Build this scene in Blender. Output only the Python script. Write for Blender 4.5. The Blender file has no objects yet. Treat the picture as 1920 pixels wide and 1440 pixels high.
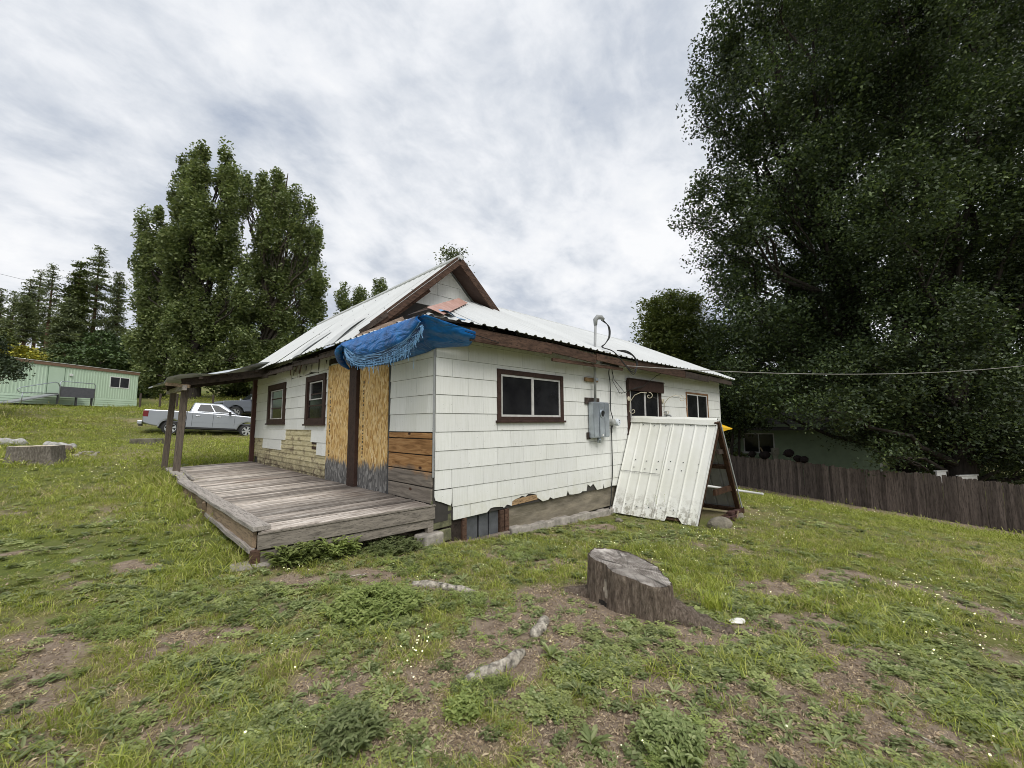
import bpy, bmesh, math, random
import numpy as np
from mathutils import Vector, Matrix
random.seed(11)
RNG = np.random.default_rng(7)
SC = bpy.context.scene
COL = SC.collection
rad = math.radians

# ---------------------------------------------------------------- camera
FPX, YAW, PITCH, ROLL = 767.5, rad(45.481), rad(5.53), rad(-0.3815)      # focal length in pixels of a 1920 px wide picture
CAM = np.array([-3.3425, -5.0012, 1.55])
_cy, _sy, _cp, _sp = math.cos(YAW), math.sin(YAW), math.cos(PITCH), math.sin(PITCH)
FW = np.array([_cy * _cp, _sy * _cp, _sp])
_r = np.array([_sy, -_cy, 0.0]); _u = np.cross(_r, FW)
RT = math.cos(ROLL) * _r + math.sin(ROLL) * _u
UP = -math.sin(ROLL) * _r + math.cos(ROLL) * _u
cam = bpy.data.cameras.new('camera'); cam_o = bpy.data.objects.new('camera', cam); COL.objects.link(cam_o)
cam.sensor_width = 36.0; cam.lens = FPX / 1920 * 36.0; cam.clip_end = 3000; cam.clip_start = 0.05
M = Matrix.Identity(4)
for i in range(3):
    M[i][0], M[i][1], M[i][2], M[i][3] = RT[i], UP[i], -FW[i], CAM[i]
cam_o.matrix_world = M
SC.camera = cam_o

# ---------------------------------------------------------------- sky, sun, exposure
SUN_EL, SUN_AZ = rad(52), rad(248)      # azimuth of the sun seen from the scene, from +X towards +Y
SUN_STRENGTH, SUN_ANGLE = 1.5, rad(36)
world = bpy.data.worlds.new('World'); SC.world = world; world.use_nodes = True
nt = world.node_tree; nt.nodes.clear()
def wn(t, **k):
    n = nt.nodes.new(t)
    for a, b in k.items(): setattr(n, a, b)
    return n
def wmath(op, a, b=None):
    n = wn('ShaderNodeMath', operation=op)
    for i, v in enumerate((a, b)):
        if v is None: continue
        if isinstance(v, (int, float)): n.inputs[i].default_value = v
        else: nt.links.new(v, n.inputs[i])
    return n.outputs[0]
sky = wn('ShaderNodeTexSky', sky_type='NISHITA'); sky.sun_disc = False
sky.sun_elevation = SUN_EL; sky.sun_rotation = math.pi / 2 - SUN_AZ
sky.air_density = 1.0; sky.dust_density = 1.5; sky.ozone_density = 1.5
bg1 = wn('ShaderNodeBackground'); bg1.inputs[1].default_value = 0.055
nt.links.new(sky.outputs[0], bg1.inputs[0])
tc = wn('ShaderNodeTexCoord'); sep = wn('ShaderNodeSeparateXYZ'); nt.links.new(tc.outputs['Generated'], sep.inputs[0])
zz = wmath('ADD', wmath('MAXIMUM', sep.outputs[2], 0.0), 0.30)
comb = wn('ShaderNodeCombineXYZ')
nt.links.new(wmath('DIVIDE', sep.outputs[0], zz), comb.inputs[0]); nt.links.new(wmath('DIVIDE', sep.outputs[1], zz), comb.inputs[1])
def cloud(scale, detail, rough, dist, rot, sx, sy, loc=(0, 0, 0)):
    mp = wn('ShaderNodeMapping'); nt.links.new(comb.outputs[0], mp.inputs[0])
    mp.inputs['Rotation'].default_value = (0, 0, rad(rot)); mp.inputs['Scale'].default_value = (sx, sy, 1); mp.inputs['Location'].default_value = loc
    n = wn('ShaderNodeTexNoise'); nt.links.new(mp.outputs[0], n.inputs['Vector'])
    n.inputs['Scale'].default_value = scale; n.inputs['Detail'].default_value = detail
    n.inputs['Roughness'].default_value = rough; n.inputs['Distortion'].default_value = dist
    return n.outputs['Fac']
n_big = cloud(0.85, 4, 0.5, 0.1, 20, 1.0, 1.1, (3.1, 1.7, 0))
n_med = cloud(2.7, 9, 0.56, 0.25, -20, 1.0, 1.2, (0.4, 5.2, 0))
n_fin = cloud(7.5, 8, 0.6, 0.3, -20, 1.0, 1.2, (2.0, 0.3, 0))
mixn = wmath('ADD', wmath('ADD', wmath('MULTIPLY', n_big, 0.38), wmath('MULTIPLY', n_med, 0.42)), wmath('MULTIPLY', n_fin, 0.20))
ramp = wn('ShaderNodeValToRGB'); nt.links.new(mixn, ramp.inputs[0])
e = ramp.color_ramp.elements
e[0].position = 0.375; e[0].color = (0.50, 0.56, 0.67, 1)
e[1].position = 0.59; e[1].color = (0.99, 1.0, 1.02, 1)
for p_, c_ in ((0.43, (0.60, 0.65, 0.735, 1)), (0.475, (0.73, 0.77, 0.835, 1)), (0.525, (0.88, 0.905, 0.95, 1))):
    q_ = e.new(p_); q_.color = c_
bg2 = wn('ShaderNodeBackground'); bg2.inputs[1].default_value = 0.60
nt.links.new(ramp.outputs[0], bg2.inputs[0])
cov = wn('ShaderNodeMapRange'); nt.links.new(mixn, cov.inputs[0])
cov.inputs[1].default_value = 0.30; cov.inputs[2].default_value = 0.42; cov.inputs[3].default_value = 0.72; cov.inputs[4].default_value = 1.0
mx = wn('ShaderNodeMixShader'); nt.links.new(cov.outputs[0], mx.inputs[0]); nt.links.new(bg1.outputs[0], mx.inputs[1]); nt.links.new(bg2.outputs[0], mx.inputs[2])
wo = wn('ShaderNodeOutputWorld'); nt.links.new(mx.outputs[0], wo.inputs[0])

sun = bpy.data.lights.new('sun', 'SUN'); sun.energy = SUN_STRENGTH; sun.angle = SUN_ANGLE; sun.color = (1.0, 0.965, 0.91)
sun_o = bpy.data.objects.new('sun', sun); COL.objects.link(sun_o)
sd = Vector((math.cos(SUN_EL) * math.cos(SUN_AZ), math.cos(SUN_EL) * math.sin(SUN_AZ), math.sin(SUN_EL)))
sun_o.rotation_euler = (-sd).to_track_quat('-Z', 'Y').to_euler(); sun_o.location = (0, 0, 60)
vs = SC.view_settings
vs.view_transform = 'Standard'; vs.look = 'None'; vs.gamma = 1.0; vs.exposure = 0.70; vs.use_curve_mapping = False
SC.render.engine = 'CYCLES'
SC.cycles.max_bounces = 6; SC.cycles.diffuse_bounces = 3; SC.cycles.glossy_bounces = 3; SC.cycles.transmission_bounces = 3; SC.cycles.transparent_max_bounces = 6
SC.cycles.use_denoising = True; SC.cycles.filter_width = 0.95

# ---------------------------------------------------------------- ground height
GP = np.array([(-3.34, -5, 0), (-.3, -3.2, -.03), (-2.05, .45, 0), (-3.6, -1.9, 0), (0, 0, -.12), (1.4, 0, -.26), (4.6, 0, -.40), (4.6, -1.85, -.40), (6.9, -2, -.47),
               (11.4, 0, -.9), (22.4, 3.4, -1.97), (18.7, -7, -2.24), (9, -8, -1.1), (2, -7, -.4), (-.3, -5.2, -.1), (-2.2, 9.75, .26), (-2.2, 5, .12), (0, 5, .1), (0, 10, .3), (-4.7, 12, .6), (-4.8, 19, .95),
               (-1.49, 22.94, 1.07), (2.35, 21.93, .93), (6, 20, 1.0), (3.8, 30, 2.2), (-1.7, 45, 3.3), (-8.7, 39.5, 3.14), (-13, 33, 2.6), (-10, 12, .9), (-8, 0, .35), (-8, -7, .3),
               (2.8, 47.7, 4.2), (-10, 62, 5.5), (-13.5, 136, 18.5), (-45, 110, 19), (5, 130, 15), (40, 70, 5), (30, 20, -1.2), (15, 12, -.3), (45, 0, -3), (45, -35, -4), (10, -25, -2.4), (-10, -35, -1), (-40, -20, 2), (-45, 50, 9),
               (90, 130, 9), (130, 40, 4), (-90, 40, 12), (-60, 180, 26), (60, 190, 22), (150, -60, -3), (0, -110, -2), (-110, -60, 4)], float)
def _tps(d2): return d2 * np.log(np.sqrt(d2) + 1e-6)
_n = len(GP); _A = np.zeros((_n + 3, _n + 3))
_d2 = ((GP[:, None, :2] - GP[None, :, :2]) ** 2).sum(-1)
_A[:_n, :_n] = _tps(_d2) + np.eye(_n) * 0.4; _A[:_n, _n] = 1; _A[:_n, _n + 1:] = GP[:, :2]; _A[_n:, :_n] = _A[:_n, _n:].T
_W = np.linalg.solve(_A, np.concatenate([GP[:, 2], [0, 0, 0]]))
def snoise(x, y, s, k=0):
    """cheap smooth noise in -1..1 from rotated sines"""
    x = np.asarray(x, float) * s; y = np.asarray(y, float) * s; o = 0
    for i, (a, b, c) in enumerate(((1.0, 0.7, 1), (-.6, 1.1, 2), (1.7, -1.3, 3.1), (-2.1, -1.9, .7), (3.1, 2.2, 4.4), (-2.7, 3.9, 5.2))):
        o = o + np.sin(a * x + b * y + c * (1.7 + k) + 1.3 * np.sin(b * x * .6 - a * y * .8 + c + k)) / (1 + .45 * i)
    return o / 3.0
def gz(x, y):
    x = np.asarray(x, float); y = np.asarray(y, float); sh = x.shape
    xf, yf = x.ravel(), y.ravel(); out = np.empty(len(xf))
    for i in range(0, len(xf), 20000):
        X, Y = xf[i:i + 20000], yf[i:i + 20000]
        d2 = (X[:, None] - GP[None, :, 0]) ** 2 + (Y[:, None] - GP[None, :, 1]) ** 2
        out[i:i + 20000] = _tps(d2) @ _W[:_n] + _W[_n] + _W[_n + 1] * X + _W[_n + 2] * Y
    out += 0.018 * snoise(xf, yf, 1.6) + 0.008 * snoise(xf, yf, 5.0, 2)
    return out.reshape(sh) if sh else float(out[0])
def ray(px, py): return FW + (px - 960) / FPX * RT - (py - 720) / FPX * UP
def at(px, py, depth): return CAM + ray(px, py) * depth
def ongr(px, py):
    """the point of the ground seen at a pixel of the 1920 px photograph"""
    d = ray(px, py); t = 1.0
    for _ in range(400):
        p = CAM + d * t
        h = p[2] - gz(p[0], p[1])
        if h < 0.004: break
        t += max(0.004, h * 0.7)
    return CAM + d * t

# ---------------------------------------------------------------- object helpers
def tag(o, label=None, cat=None, group=None, kind=None):
    if label: o['label'] = label
    if cat: o['category'] = cat
    if group: o['group'] = group
    if kind: o['kind'] = kind
    return o
def thing(name, label, cat, loc=(0, 0, 0), rotz=0.0, group=None):
    o = bpy.data.objects.new(name, None); COL.objects.link(o); o.empty_display_size = .2
    o.location = loc; o.rotation_euler = (0, 0, rotz)
    return tag(o, label, cat, group)
def empty_part(name, parent, loc=None):
    o = bpy.data.objects.new(name, None); COL.objects.link(o); o.parent = parent; o.empty_display_size = .1
    return o
def wmat(o):
    m = Matrix.Identity(4)
    while o is not None:
        m = (Matrix.Translation(o.location) @ o.rotation_euler.to_matrix().to_4x4() @ Matrix.Diagonal((*o.scale, 1))) @ m
        o = o.parent
    return m
class MB:
    """collects faces; build() links them as ONE mesh object.  Coordinates are world ones unless local=True."""
    def __init__(s): s.v = []; s.f = []; s.m = []
    def add(s, vs, fs, mi=0):
        b = len(s.v); s.v.extend([tuple(map(float, p)) for p in vs]); s.f.extend([tuple(b + i for i in f) for f in fs]); s.m.extend([mi] * len(fs)); return s
    def box(s, c, d, rz=0.0, R=None, mi=0):
        x, y, z = d[0] / 2, d[1] / 2, d[2] / 2
        R = R or Matrix.Rotation(rz, 3, 'Z'); c = Vector(c)
        P = [c + R @ Vector((a * x, b * y, e_ * z)) for e_ in (-1, 1) for b in (-1, 1) for a in (-1, 1)]
        return s.add(P, [(0, 2, 3, 1), (4, 5, 7, 6), (0, 1, 5, 4), (2, 6, 7, 3), (0, 4, 6, 2), (1, 3, 7, 5)], mi)
    def bb(s, a, b, mi=0): return s.box([(a[i] + b[i]) / 2 for i in range(3)], [abs(b[i] - a[i]) for i in range(3)], mi=mi)
    def bar(s, a, b, w, h, up=(0, 0, 1), mi=0, taper=1.0):
        """a board from a to b, w across, h along 'up'"""
        a = Vector(a); b = Vector(b); t = (b - a).normalized(); u = Vector(up); u = (u - t * u.dot(t)).normalized(); sd_ = t.cross(u)
        P = []
        for p, k in ((a, 1), (b, taper)):
            for sx, sz in ((-1, -1), (1, -1), (1, 1), (-1, 1)): P.append(p + sd_ * sx * w / 2 * k + u * sz * h / 2 * k)
        return s.add(P, [(0, 1, 2, 3)[::-1], (4, 5, 6, 7), (0, 1, 5, 4), (1, 2, 6, 5), (2, 3, 7, 6), (3, 0, 4, 7)], mi)
    def tube(s, path, r, n=8, mi=0, cap=True):
        path = [Vector(p) for p in path]; rr = r if isinstance(r, (list, tuple)) else [r] * len(path)
        rings = []; u = None
        for i, p in enumerate(path):
            t = (path[min(i + 1, len(path) - 1)] - path[max(i - 1, 0)]).normalized()
            if u is None:
                u = Vector((0, 0, 1)) if abs(t.z) < .9 else Vector((1, 0, 0))
            u = (u - t * u.dot(t)).normalized(); w = t.cross(u)
            rings.append([p + (u * math.cos(2 * math.pi * k / n) + w * math.sin(2 * math.pi * k / n)) * rr[i] for k in range(n)])
        b = len(s.v); s.v.extend([tuple(q) for R_ in rings for q in R_])
        for i in range(len(rings) - 1):
            for k in range(n):
                s.f.append((b + i * n + k, b + i * n + (k + 1) % n, b + (i + 1) * n + (k + 1) % n, b + (i + 1) * n + k)); s.m.append(mi)
        if cap:
            s.f.append(tuple(b + k for k in range(n))[::-1]); s.m.append(mi)
            s.f.append(tuple(b + (len(rings) - 1) * n + k for k in range(n))); s.m.append(mi)
        return s
    def prism(s, poly, off, mi=0):
        """poly: planar 3D polygon, extruded by the vector off"""
        n = len(poly); o = Vector(off)
        P = [Vector(p) for p in poly] + [Vector(p) + o for p in poly]
        return s.add(P, [tuple(range(n))[::-1], tuple(range(n, 2 * n))] + [(i, (i + 1) % n, n + (i + 1) % n, n + i) for i in range(n)], mi)
    def lathe(s, prof, c, axis='Z', n=20, mi=0):
        """prof: (radius, height) pairs"""
        b = len(s.v)
        for r_, h in prof:
            for k in range(n):
                a = 2 * math.pi * k / n; q = (r_ * math.cos(a), r_ * math.sin(a), h)
                if axis == 'Y': q = (q[0], q[2], q[1])
                if axis == 'X': q = (q[2], q[0], q[1])
                s.v.append((c[0] + q[0], c[1] + q[1], c[2] + q[2]))
        for i in range(len(prof) - 1):
            for k in range(n):
                s.f.append((b + i * n + k, b + i * n + (k + 1) % n, b + (i + 1) * n + (k + 1) % n, b + (i + 1) * n + k)); s.m.append(mi)
        return s
    def build(s, name, mats, parent=None, local=False, smooth=False, bevel=0, fix=True):
        me = bpy.data.meshes.new(name)
        v = s.v
        if parent is not None and not local:
            inv = wmat(parent).inverted(); v = [tuple(inv @ Vector(p)) for p in v]
        me.from_pydata(v, [], s.f)
        mats = mats if isinstance(mats, (list, tuple)) else [mats]
        for m_ in mats: me.materials.append(m_)
        if len(mats) > 1: me.polygons.foreach_set('material_index', s.m)
        if fix:
            bm = bmesh.new(); bm.from_mesh(me); bmesh.ops.recalc_face_normals(bm, faces=bm.faces); bm.to_mesh(me); bm.free()
        if smooth: me.polygons.foreach_set('use_smooth', [True] * len(me.polygons))
        me.update()
        o = bpy.data.objects.new(name, me); COL.objects.link(o)
        if parent is not None: o.parent = parent
        if bevel:
            b = o.modifiers.new('bevel', 'BEVEL'); b.width = bevel; b.segments = 2; b.limit_method = 'ANGLE'; b.angle_limit = rad(35)
        return o
def link_copy(src, parent, loc=None, rot=None, scale=None):
    c = src.copy(); COL.objects.link(c); c.parent = parent
    if loc is not None: c.location = loc
    if rot is not None: c.rotation_euler = rot
    if scale is not None: c.scale = scale
    return c
def mesh_np(name, V, F, mat, parent=None, smooth=False, cols=None):
    """big mesh from numpy arrays; F is (n,k)"""
    me = bpy.data.meshes.new(name); V = np.asarray(V, np.float32); F = np.asarray(F, np.int32); k = F.shape[1]
    if parent is not None: V = V - np.array(parent.location, np.float32)
    me.vertices.add(len(V)); me.vertices.foreach_set('co', V.ravel())
    me.loops.add(F.size); me.loops.foreach_set('vertex_index', F.ravel())
    me.polygons.add(len(F)); me.polygons.foreach_set('loop_start', np.arange(0, F.size, k, dtype=np.int32))
    for n_, a in (cols or {}).items():
        at_ = me.attributes.new(n_, 'FLOAT', 'POINT'); at_.data.foreach_set('value', np.asarray(a, np.float32))
    me.materials.append(mat); me.update(calc_edges=True)
    if smooth: me.polygons.foreach_set('use_smooth', np.ones(len(F), bool))
    o = bpy.data.objects.new(name, me); COL.objects.link(o)
    if parent is not None: o.parent = parent
    return o

# ---------------------------------------------------------------- materials
def spl(path, k=6):
    """Catmull-Rom smoothing of a path"""
    p = [Vector(q) for q in path]; p = [p[0] * 2 - p[1]] + p + [p[-1] * 2 - p[-2]]; out = []
    for i in range(1, len(p) - 2):
        for j in range(k):
            t = j / k; a, b, c, d = p[i - 1], p[i], p[i + 1], p[i + 2]
            out.append(.5 * ((2 * b) + (c - a) * t + (2 * a - 5 * b + 4 * c - d) * t * t + (3 * b - a - 3 * c + d) * t ** 3))
    return out + [p[-2]]
def atx(px, py, x):
    """the point of the plane X = x seen at a pixel"""
    d = ray(px, py); return Vector(CAM + d * ((x - CAM[0]) / d[0]))
class Mat:
    def __init__(s, name):
        s.m = bpy.data.materials.new(name); s.m.use_nodes = True; s.t = s.m.node_tree; s.t.nodes.clear()
        s.b = s.n('ShaderNodeBsdfPrincipled'); s.o = s.n('ShaderNodeOutputMaterial'); s.l(s.b.outputs[0], s.o.inputs[0])
        s._pos = None
    def n(s, t, **k):
        q = s.t.nodes.new(t)
        for a, b in k.items(): setattr(q, a, b)
        return q
    def l(s, a, b): s.t.links.new(a, b)
    def pos(s, local=False):
        if local: return s.n('ShaderNodeTexCoord').outputs['Object']
        if s._pos is None: s._pos = s.n('ShaderNodeNewGeometry').outputs['Position']
        return s._pos
    def noise(s, scale, detail=4, rough=.55, stretch=(1, 1, 1), rot=(0, 0, 0), local=False, dist=0.0, loc=(0, 0, 0)):
        mp = s.n('ShaderNodeMapping'); s.l(s.pos(local), mp.inputs[0]); mp.inputs['Scale'].default_value = stretch; mp.inputs['Rotation'].default_value = rot; mp.inputs['Location'].default_value = loc
        q = s.n('ShaderNodeTexNoise'); s.l(mp.outputs[0], q.inputs['Vector']); q.inputs['Scale'].default_value = scale; q.inputs['Detail'].default_value = detail
        q.inputs['Roughness'].default_value = rough; q.inputs['Distortion'].default_value = dist
        return q.outputs['Fac']
    def ramp(s, fac, stops):
        r_ = s.n('ShaderNodeValToRGB'); s.l(fac, r_.inputs[0]); e_ = r_.color_ramp.elements
        while len(e_) < len(stops): e_.new(.5)
        for i, (p, c) in enumerate(stops):
            e_[i].position = p; e_[i].color = (*c, 1) if not isinstance(c, (int, float)) else (c, c, c, 1)
        return r_.outputs[0]
    def mix(s, fac, a, b, mode='MIX'):
        q = s.n('ShaderNodeMix', data_type='RGBA', blend_type=mode)
        for i, v in ((0, fac), (6, a), (7, b)):
            if isinstance(v, (int, float)): q.inputs[i].default_value = v
            elif isinstance(v, tuple): q.inputs[i].default_value = (*v, 1)
            else: s.l(v, q.inputs[i])
        return q.outputs[2]
    def math(s, op, a, b=0.0):
        q = s.n('ShaderNodeMath', operation=op)
        for i, v in enumerate((a, b)):
            if isinstance(v, (int, float)): q.inputs[i].default_value = v
            else: s.l(v, q.inputs[i])
        return q.outputs[0]
    def attr(s, name): return s.n('ShaderNodeAttribute', attribute_name=name).outputs['Fac']
    def rnd(s): return s.n('ShaderNodeObjectInfo').outputs['Random']
    def island(s): return s.n('ShaderNodeNewGeometry').outputs['Random Per Island']
    def vary(s, col, amt, src=None):
        """brighten or darken a colour by the object's (or island's) random number"""
        r_ = src if src is not None else s.rnd()
        k = s.n('ShaderNodeMapRange'); s.l(r_, k.inputs[0]); k.inputs[3].default_value = 1 - amt; k.inputs[4].default_value = 1 + amt
        c = s.n('ShaderNodeCombineXYZ')
        for i in range(3): s.l(k.outputs[0], c.inputs[i])
        return s.mix(1.0, col, c.outputs[0], 'MULTIPLY')
    def out(s, col, rough=.8, bump=None, bump_d=.01, metal=0.0, spec=.5, bstr=.6):
        if isinstance(col, tuple): s.b.inputs['Base Color'].default_value = (*col, 1)
        else: s.l(col, s.b.inputs['Base Color'])
        if isinstance(rough, (int, float)): s.b.inputs['Roughness'].default_value = rough
        else: s.l(rough, s.b.inputs['Roughness'])
        s.b.inputs['Metallic'].default_value = metal; s.b.inputs['Specular IOR Level'].default_value = spec
        if bump is not None:
            q = s.n('ShaderNodeBump'); q.inputs['Distance'].default_value = bump_d; q.inputs['Strength'].default_value = bstr; s.l(bump, q.inputs['Height']); s.l(q.outputs[0], s.b.inputs['Normal'])
        return s.m
def simple(name, c, rough=.7, metal=0.0, var=.12, scale=6.0, bump=.004, spec=.5, dirt=None, stretch=(1, 1, 1), local=False):
    m = Mat(name); nz = m.noise(scale, 5, .6, stretch, local=local)
    lo = tuple(x * (1 - var * 1.6) for x in c); hi = tuple(min(1, x * (1 + var)) for x in c)
    col = m.ramp(nz, [(.3, lo), (.7, hi)])
    if dirt: col = m.mix(m.ramp(m.noise(scale * .5, 6, .65, stretch, local=local, loc=(3, 7, 1)), [(.5, 0.0), (.72, dirt[1])]), col, dirt[0])
    return m.out(col, rough, m.noise(scale * 6, 4, .6, stretch, local=local) if bump else None, bump or .001, metal, spec)
def wood(name, c, grain=(0, 0, 0), gx=(1, 12, 12), rough=.85, var=.3, rnd=.25, dark=.35, scale=3.0, extra=None, local=False):
    """weathered wood: long streaks along X of the stretch vector"""
    m = Mat(name)
    g1 = m.noise(scale, 6, .62, gx, grain, local=local); g2 = m.noise(scale * 3.1, 5, .65, gx, grain, local=local, loc=(5, 2, 1))
    col = m.ramp(g1, [(.28, tuple(x * (1 - var * 1.7) for x in c)), (.5, c), (.72, tuple(min(1, x * (1 + var)) for x in c))])
    col = m.mix(m.ramp(g2, [(.36, 1.0), (.46, 0.0)]), col, tuple(x * dark for x in c))
    if rnd: col = m.vary(col, rnd)
    if extra: col = extra(m, col)
    return m.out(col, rough, g2, .004, spec=.25, bstr=.8)
# ================================================================ MATERIALS
def m_shingle():
    m = Mat('white_asbestos_shingle')
    streak = m.noise(7.0, 5, .6, (6, 6, .35)); blot = m.noise(1.1, 5, .6, loc=(2, 9, 4)); fine = m.noise(60, 3, .6)
    col = m.ramp(streak, [(.3, (.69, .70, .66)), (.48, (.745, .75, .715)), (.7, (.78, .785, .76))])
    col = m.mix(m.ramp(blot, [(.5, 0.0), (.75, .25)]), col, (.68, .68, .57))
    col = m.mix(m.ramp(m.noise(3.0, 8, .75, (3, 3, .5), loc=(8, 1, 2)), [(.64, 0.0), (.74, .42)]), col, (.40, .385, .33))
    # grime that gathers low on the wall
    sp = m.n('ShaderNodeSeparateXYZ'); m.l(m.pos(), sp.inputs[0])
    low = m.ramp(sp.outputs[2], [(.12, .55), (.55, 0.0)])
    col = m.mix(m.math('MULTIPLY', low, m.ramp(m.noise(5, 6, .7), [(.4, 0.0), (.65, 1.0)])), col, (.50, .485, .34))
    spots = m.noise(34, 2, .4, (1, 1, 1)); col = m.mix(m.ramp(spots, [(.74, 0.0), (.78, .7)]), col, (.25, .24, .2))
    col = m.vary(col, .045)
    return m.out(col, .72, fine, .003, spec=.3)
M_SH = m_shingle()
M_FELT = simple('tar_paper', (.05, .045, .04), .95)
M_BROWN = wood('brown_painted_wood', (.048, .027, .021), gx=(3, 3, 3), var=.25, rnd=.12, dark=.6, rough=.7)
M_BROWN_ROT = wood('rotten_brown_board', (.088, .052, .036), gx=(2, 9, 9), var=.45, rnd=.35, dark=.3)
M_DARKWOOD = wood('dark_rotten_wood', (.055, .042, .034), gx=(3, 3, 3), var=.4, rnd=.3, dark=.35)
M_SOFFIT = simple('brown_soffit', (.075, .045, .036), .85)
M_WHITEFRAME = simple('grey_white_sash', (.55, .54, .52), .5, var=.15)
M_BAREWOOD = wood('bare_reddish_wood', (.30, .165, .085), gx=(4, 4, 4), var=.3, rnd=.1, dark=.5)
def m_glass():
    m = Mat('dark_window_glass'); return m.out(m.ramp(m.noise(3, 3), [(.3, (.008, .008, .01)), (.7, (.02, .02, .022))]), .10, m.noise(2.2, 2), .002, spec=.28, bstr=.25)
M_GLASS = m_glass()
def m_roof(name, c, rust=.0):
    m = Mat(name)
    col = m.ramp(m.noise(1.3, 6, .6), [(.3, tuple(x * .9 for x in c)), (.7, c)])
    col = m.mix(m.ramp(m.noise(2.2, 7, .7, (1, 1, 1), loc=(1, 4, 2)), [(.6, 0.0), (.75, .4)]), col, (.42, .40, .36))
    if rust: col = m.mix(m.ramp(m.noise(5, 7, .7), [(.35, 0.0), (.6, rust)]), col, (.30, .13, .08))
    col = m.vary(col, .03)
    return m.out(col, .42, m.noise(12, 3), .003, spec=.45)
M_ROOF = m_roof('white_roof_metal', (.60, .615, .61))
M_CAP = m_roof('faded_red_ridge_metal', (.55, .34, .28), rust=.6)
M_CONC = simple('stained_concrete', (.235, .205, .155), .95, var=.3, scale=2.2, bump=.012, dirt=((.11, .095, .06), .8), stretch=(1, 1, 3.5))
M_CONC_PALE = simple('pale_rough_concrete', (.36, .33, .29), .95, var=.3, scale=7, bump=.012)
def m_clap():
    m = Mat('peeling_yellow_clapboard')
    g = m.noise(4, 6, .62, (10, .8, 8)); col = m.ramp(g, [(.3, (.40, .345, .19)), (.55, (.58, .515, .32)), (.75, (.66, .61, .43))])
    col = m.mix(m.ramp(m.noise(2.6, 8, .74, (1, 1, 1.6), loc=(4, 0, 2)), [(.52, 0.0), (.6, .8)]), col, (.17, .125, .085))
    sp = m.n('ShaderNodeSeparateXYZ'); m.l(m.pos(), sp.inputs[0])
    col = m.mix(m.math('MULTIPLY', m.ramp(sp.outputs[2], [(.42, .9), (.85, 0.0)]), m.ramp(m.noise(6, 6, .7), [(.38, 0.0), (.55, 1.0)])), col, (.12, .09, .062))
    return m.out(m.vary(col, .12), .85, g, .006, spec=.2)
M_CLAP = m_clap()
def m_pine():
    m = Mat('stained_pine_board')
    g = m.noise(2.0, 6, .6, (3, .9, 9), dist=1.2); g2 = m.noise(2.4, 4, .6, loc=(3, 1.3, 0))
    col = m.ramp(g, [(.3, (.16, .075, .025)), (.5, (.36, .19, .075)), (.68, (.50, .29, .13))])
    grey = m.ramp(g, [(.3, (.10, .085, .072)), (.7, (.25, .215, .18))])
    sp = m.n('ShaderNodeSeparateXYZ'); m.l(m.pos(), sp.inputs[0])
    hz = m.math('ADD', sp.outputs[2], m.math('MULTIPLY', m.math('SUBTRACT', g2, .5), .35))
    col = m.mix(m.ramp(hz, [(.82, 1.0), (.93, 0.0)]), col, grey)
    kn = m.n('ShaderNodeTexVoronoi'); mp = m.n('ShaderNodeMapping'); m.l(m.pos(), mp.inputs[0]); mp.inputs['Scale'].default_value = (3, 2.2, 4.5); m.l(mp.outputs[0], kn.inputs[0]); kn.inputs['Scale'].default_value = 1.0
    col = m.mix(m.ramp(kn.outputs['Distance'], [(.07, 1.0), (.13, 0.0)]), col, (.05, .022, .012))
    return m.out(m.vary(col, .15), .8, g, .004, spec=.25)
M_PINE = m_pine()
def m_osb():
    m = Mat('flake_board')
    v = m.n('ShaderNodeTexVoronoi'); mp = m.n('ShaderNodeMapping'); m.l(m.pos(), mp.inputs[0]); mp.inputs['Scale'].default_value = (30, 42, 13); mp.inputs['Rotation'].default_value = (rad(14), 0, 0); m.l(mp.outputs[0], v.inputs[0]); v.inputs['Scale'].default_value = 1.0; v.inputs['Randomness'].default_value = 1.0
    cell = m.n('ShaderNodeSeparateColor'); m.l(v.outputs['Color'], cell.inputs[0])
    col = m.ramp(cell.outputs[0], [(0.0, (.36, .19, .055)), (.3, (.57, .35, .12)), (.65, (.70, .48, .20)), (1.0, (.78, .60, .33))])
    col = m.mix(m.ramp(m.noise(26, 4, .6, (1, 1, .4), rot=(rad(-20), 0, 0)), [(.55, 0.0), (.66, .55)]), col, (.24, .12, .04))
    grey = m.ramp(cell.outputs[1], [(0, (.075, .072, .072)), (.6, (.15, .145, .14)), (1, (.30, .29, .28))])
    sp = m.n('ShaderNodeSeparateXYZ'); m.l(m.pos(), sp.inputs[0])
    hz = m.math('ADD', sp.outputs[2], m.math('MULTIPLY', m.math('SUBTRACT', m.noise(14, 5, .7, (1, 1, .25)), .5), .55))
    col = m.mix(m.ramp(hz, [(.80, 1.0), (.90, 0.0)]), col, grey)
    return m.out(col, .75, cell.outputs[0], .003, spec=.3, bstr=.5)
M_OSB = m_osb()
M_INK = simple('dark_stamp_ink', (.12, .085, .04), .8, bump=0)
M_GALV = simple('galvanised_steel', (.42, .46, .50), .38, metal=.75, var=.12, scale=5, bump=.001)
M_GREYPIPE = simple('grey_conduit', (.30, .31, .31), .5, var=.12)
M_BLACK = simple('black_rubber', (.018, .018, .018), .6, bump=0)
M_DKGREY = simple('dark_grey_paint', (.06, .062, .066), .6)
M_WHITEPAINT = simple('white_paint', (.78, .78, .76), .45, var=.05)
M_IVORY = simple('cream_wrought_metal', (.62, .56, .42), .5)

# ================================================================ HOUSE
HX, HY, EX = 11.43, 10.0, .273
C0 = 2.527
house = thing('abandoned_house', 'derelict white shingled house with brown window trim and white metal roof', 'house', (5, 3, 0))

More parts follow.
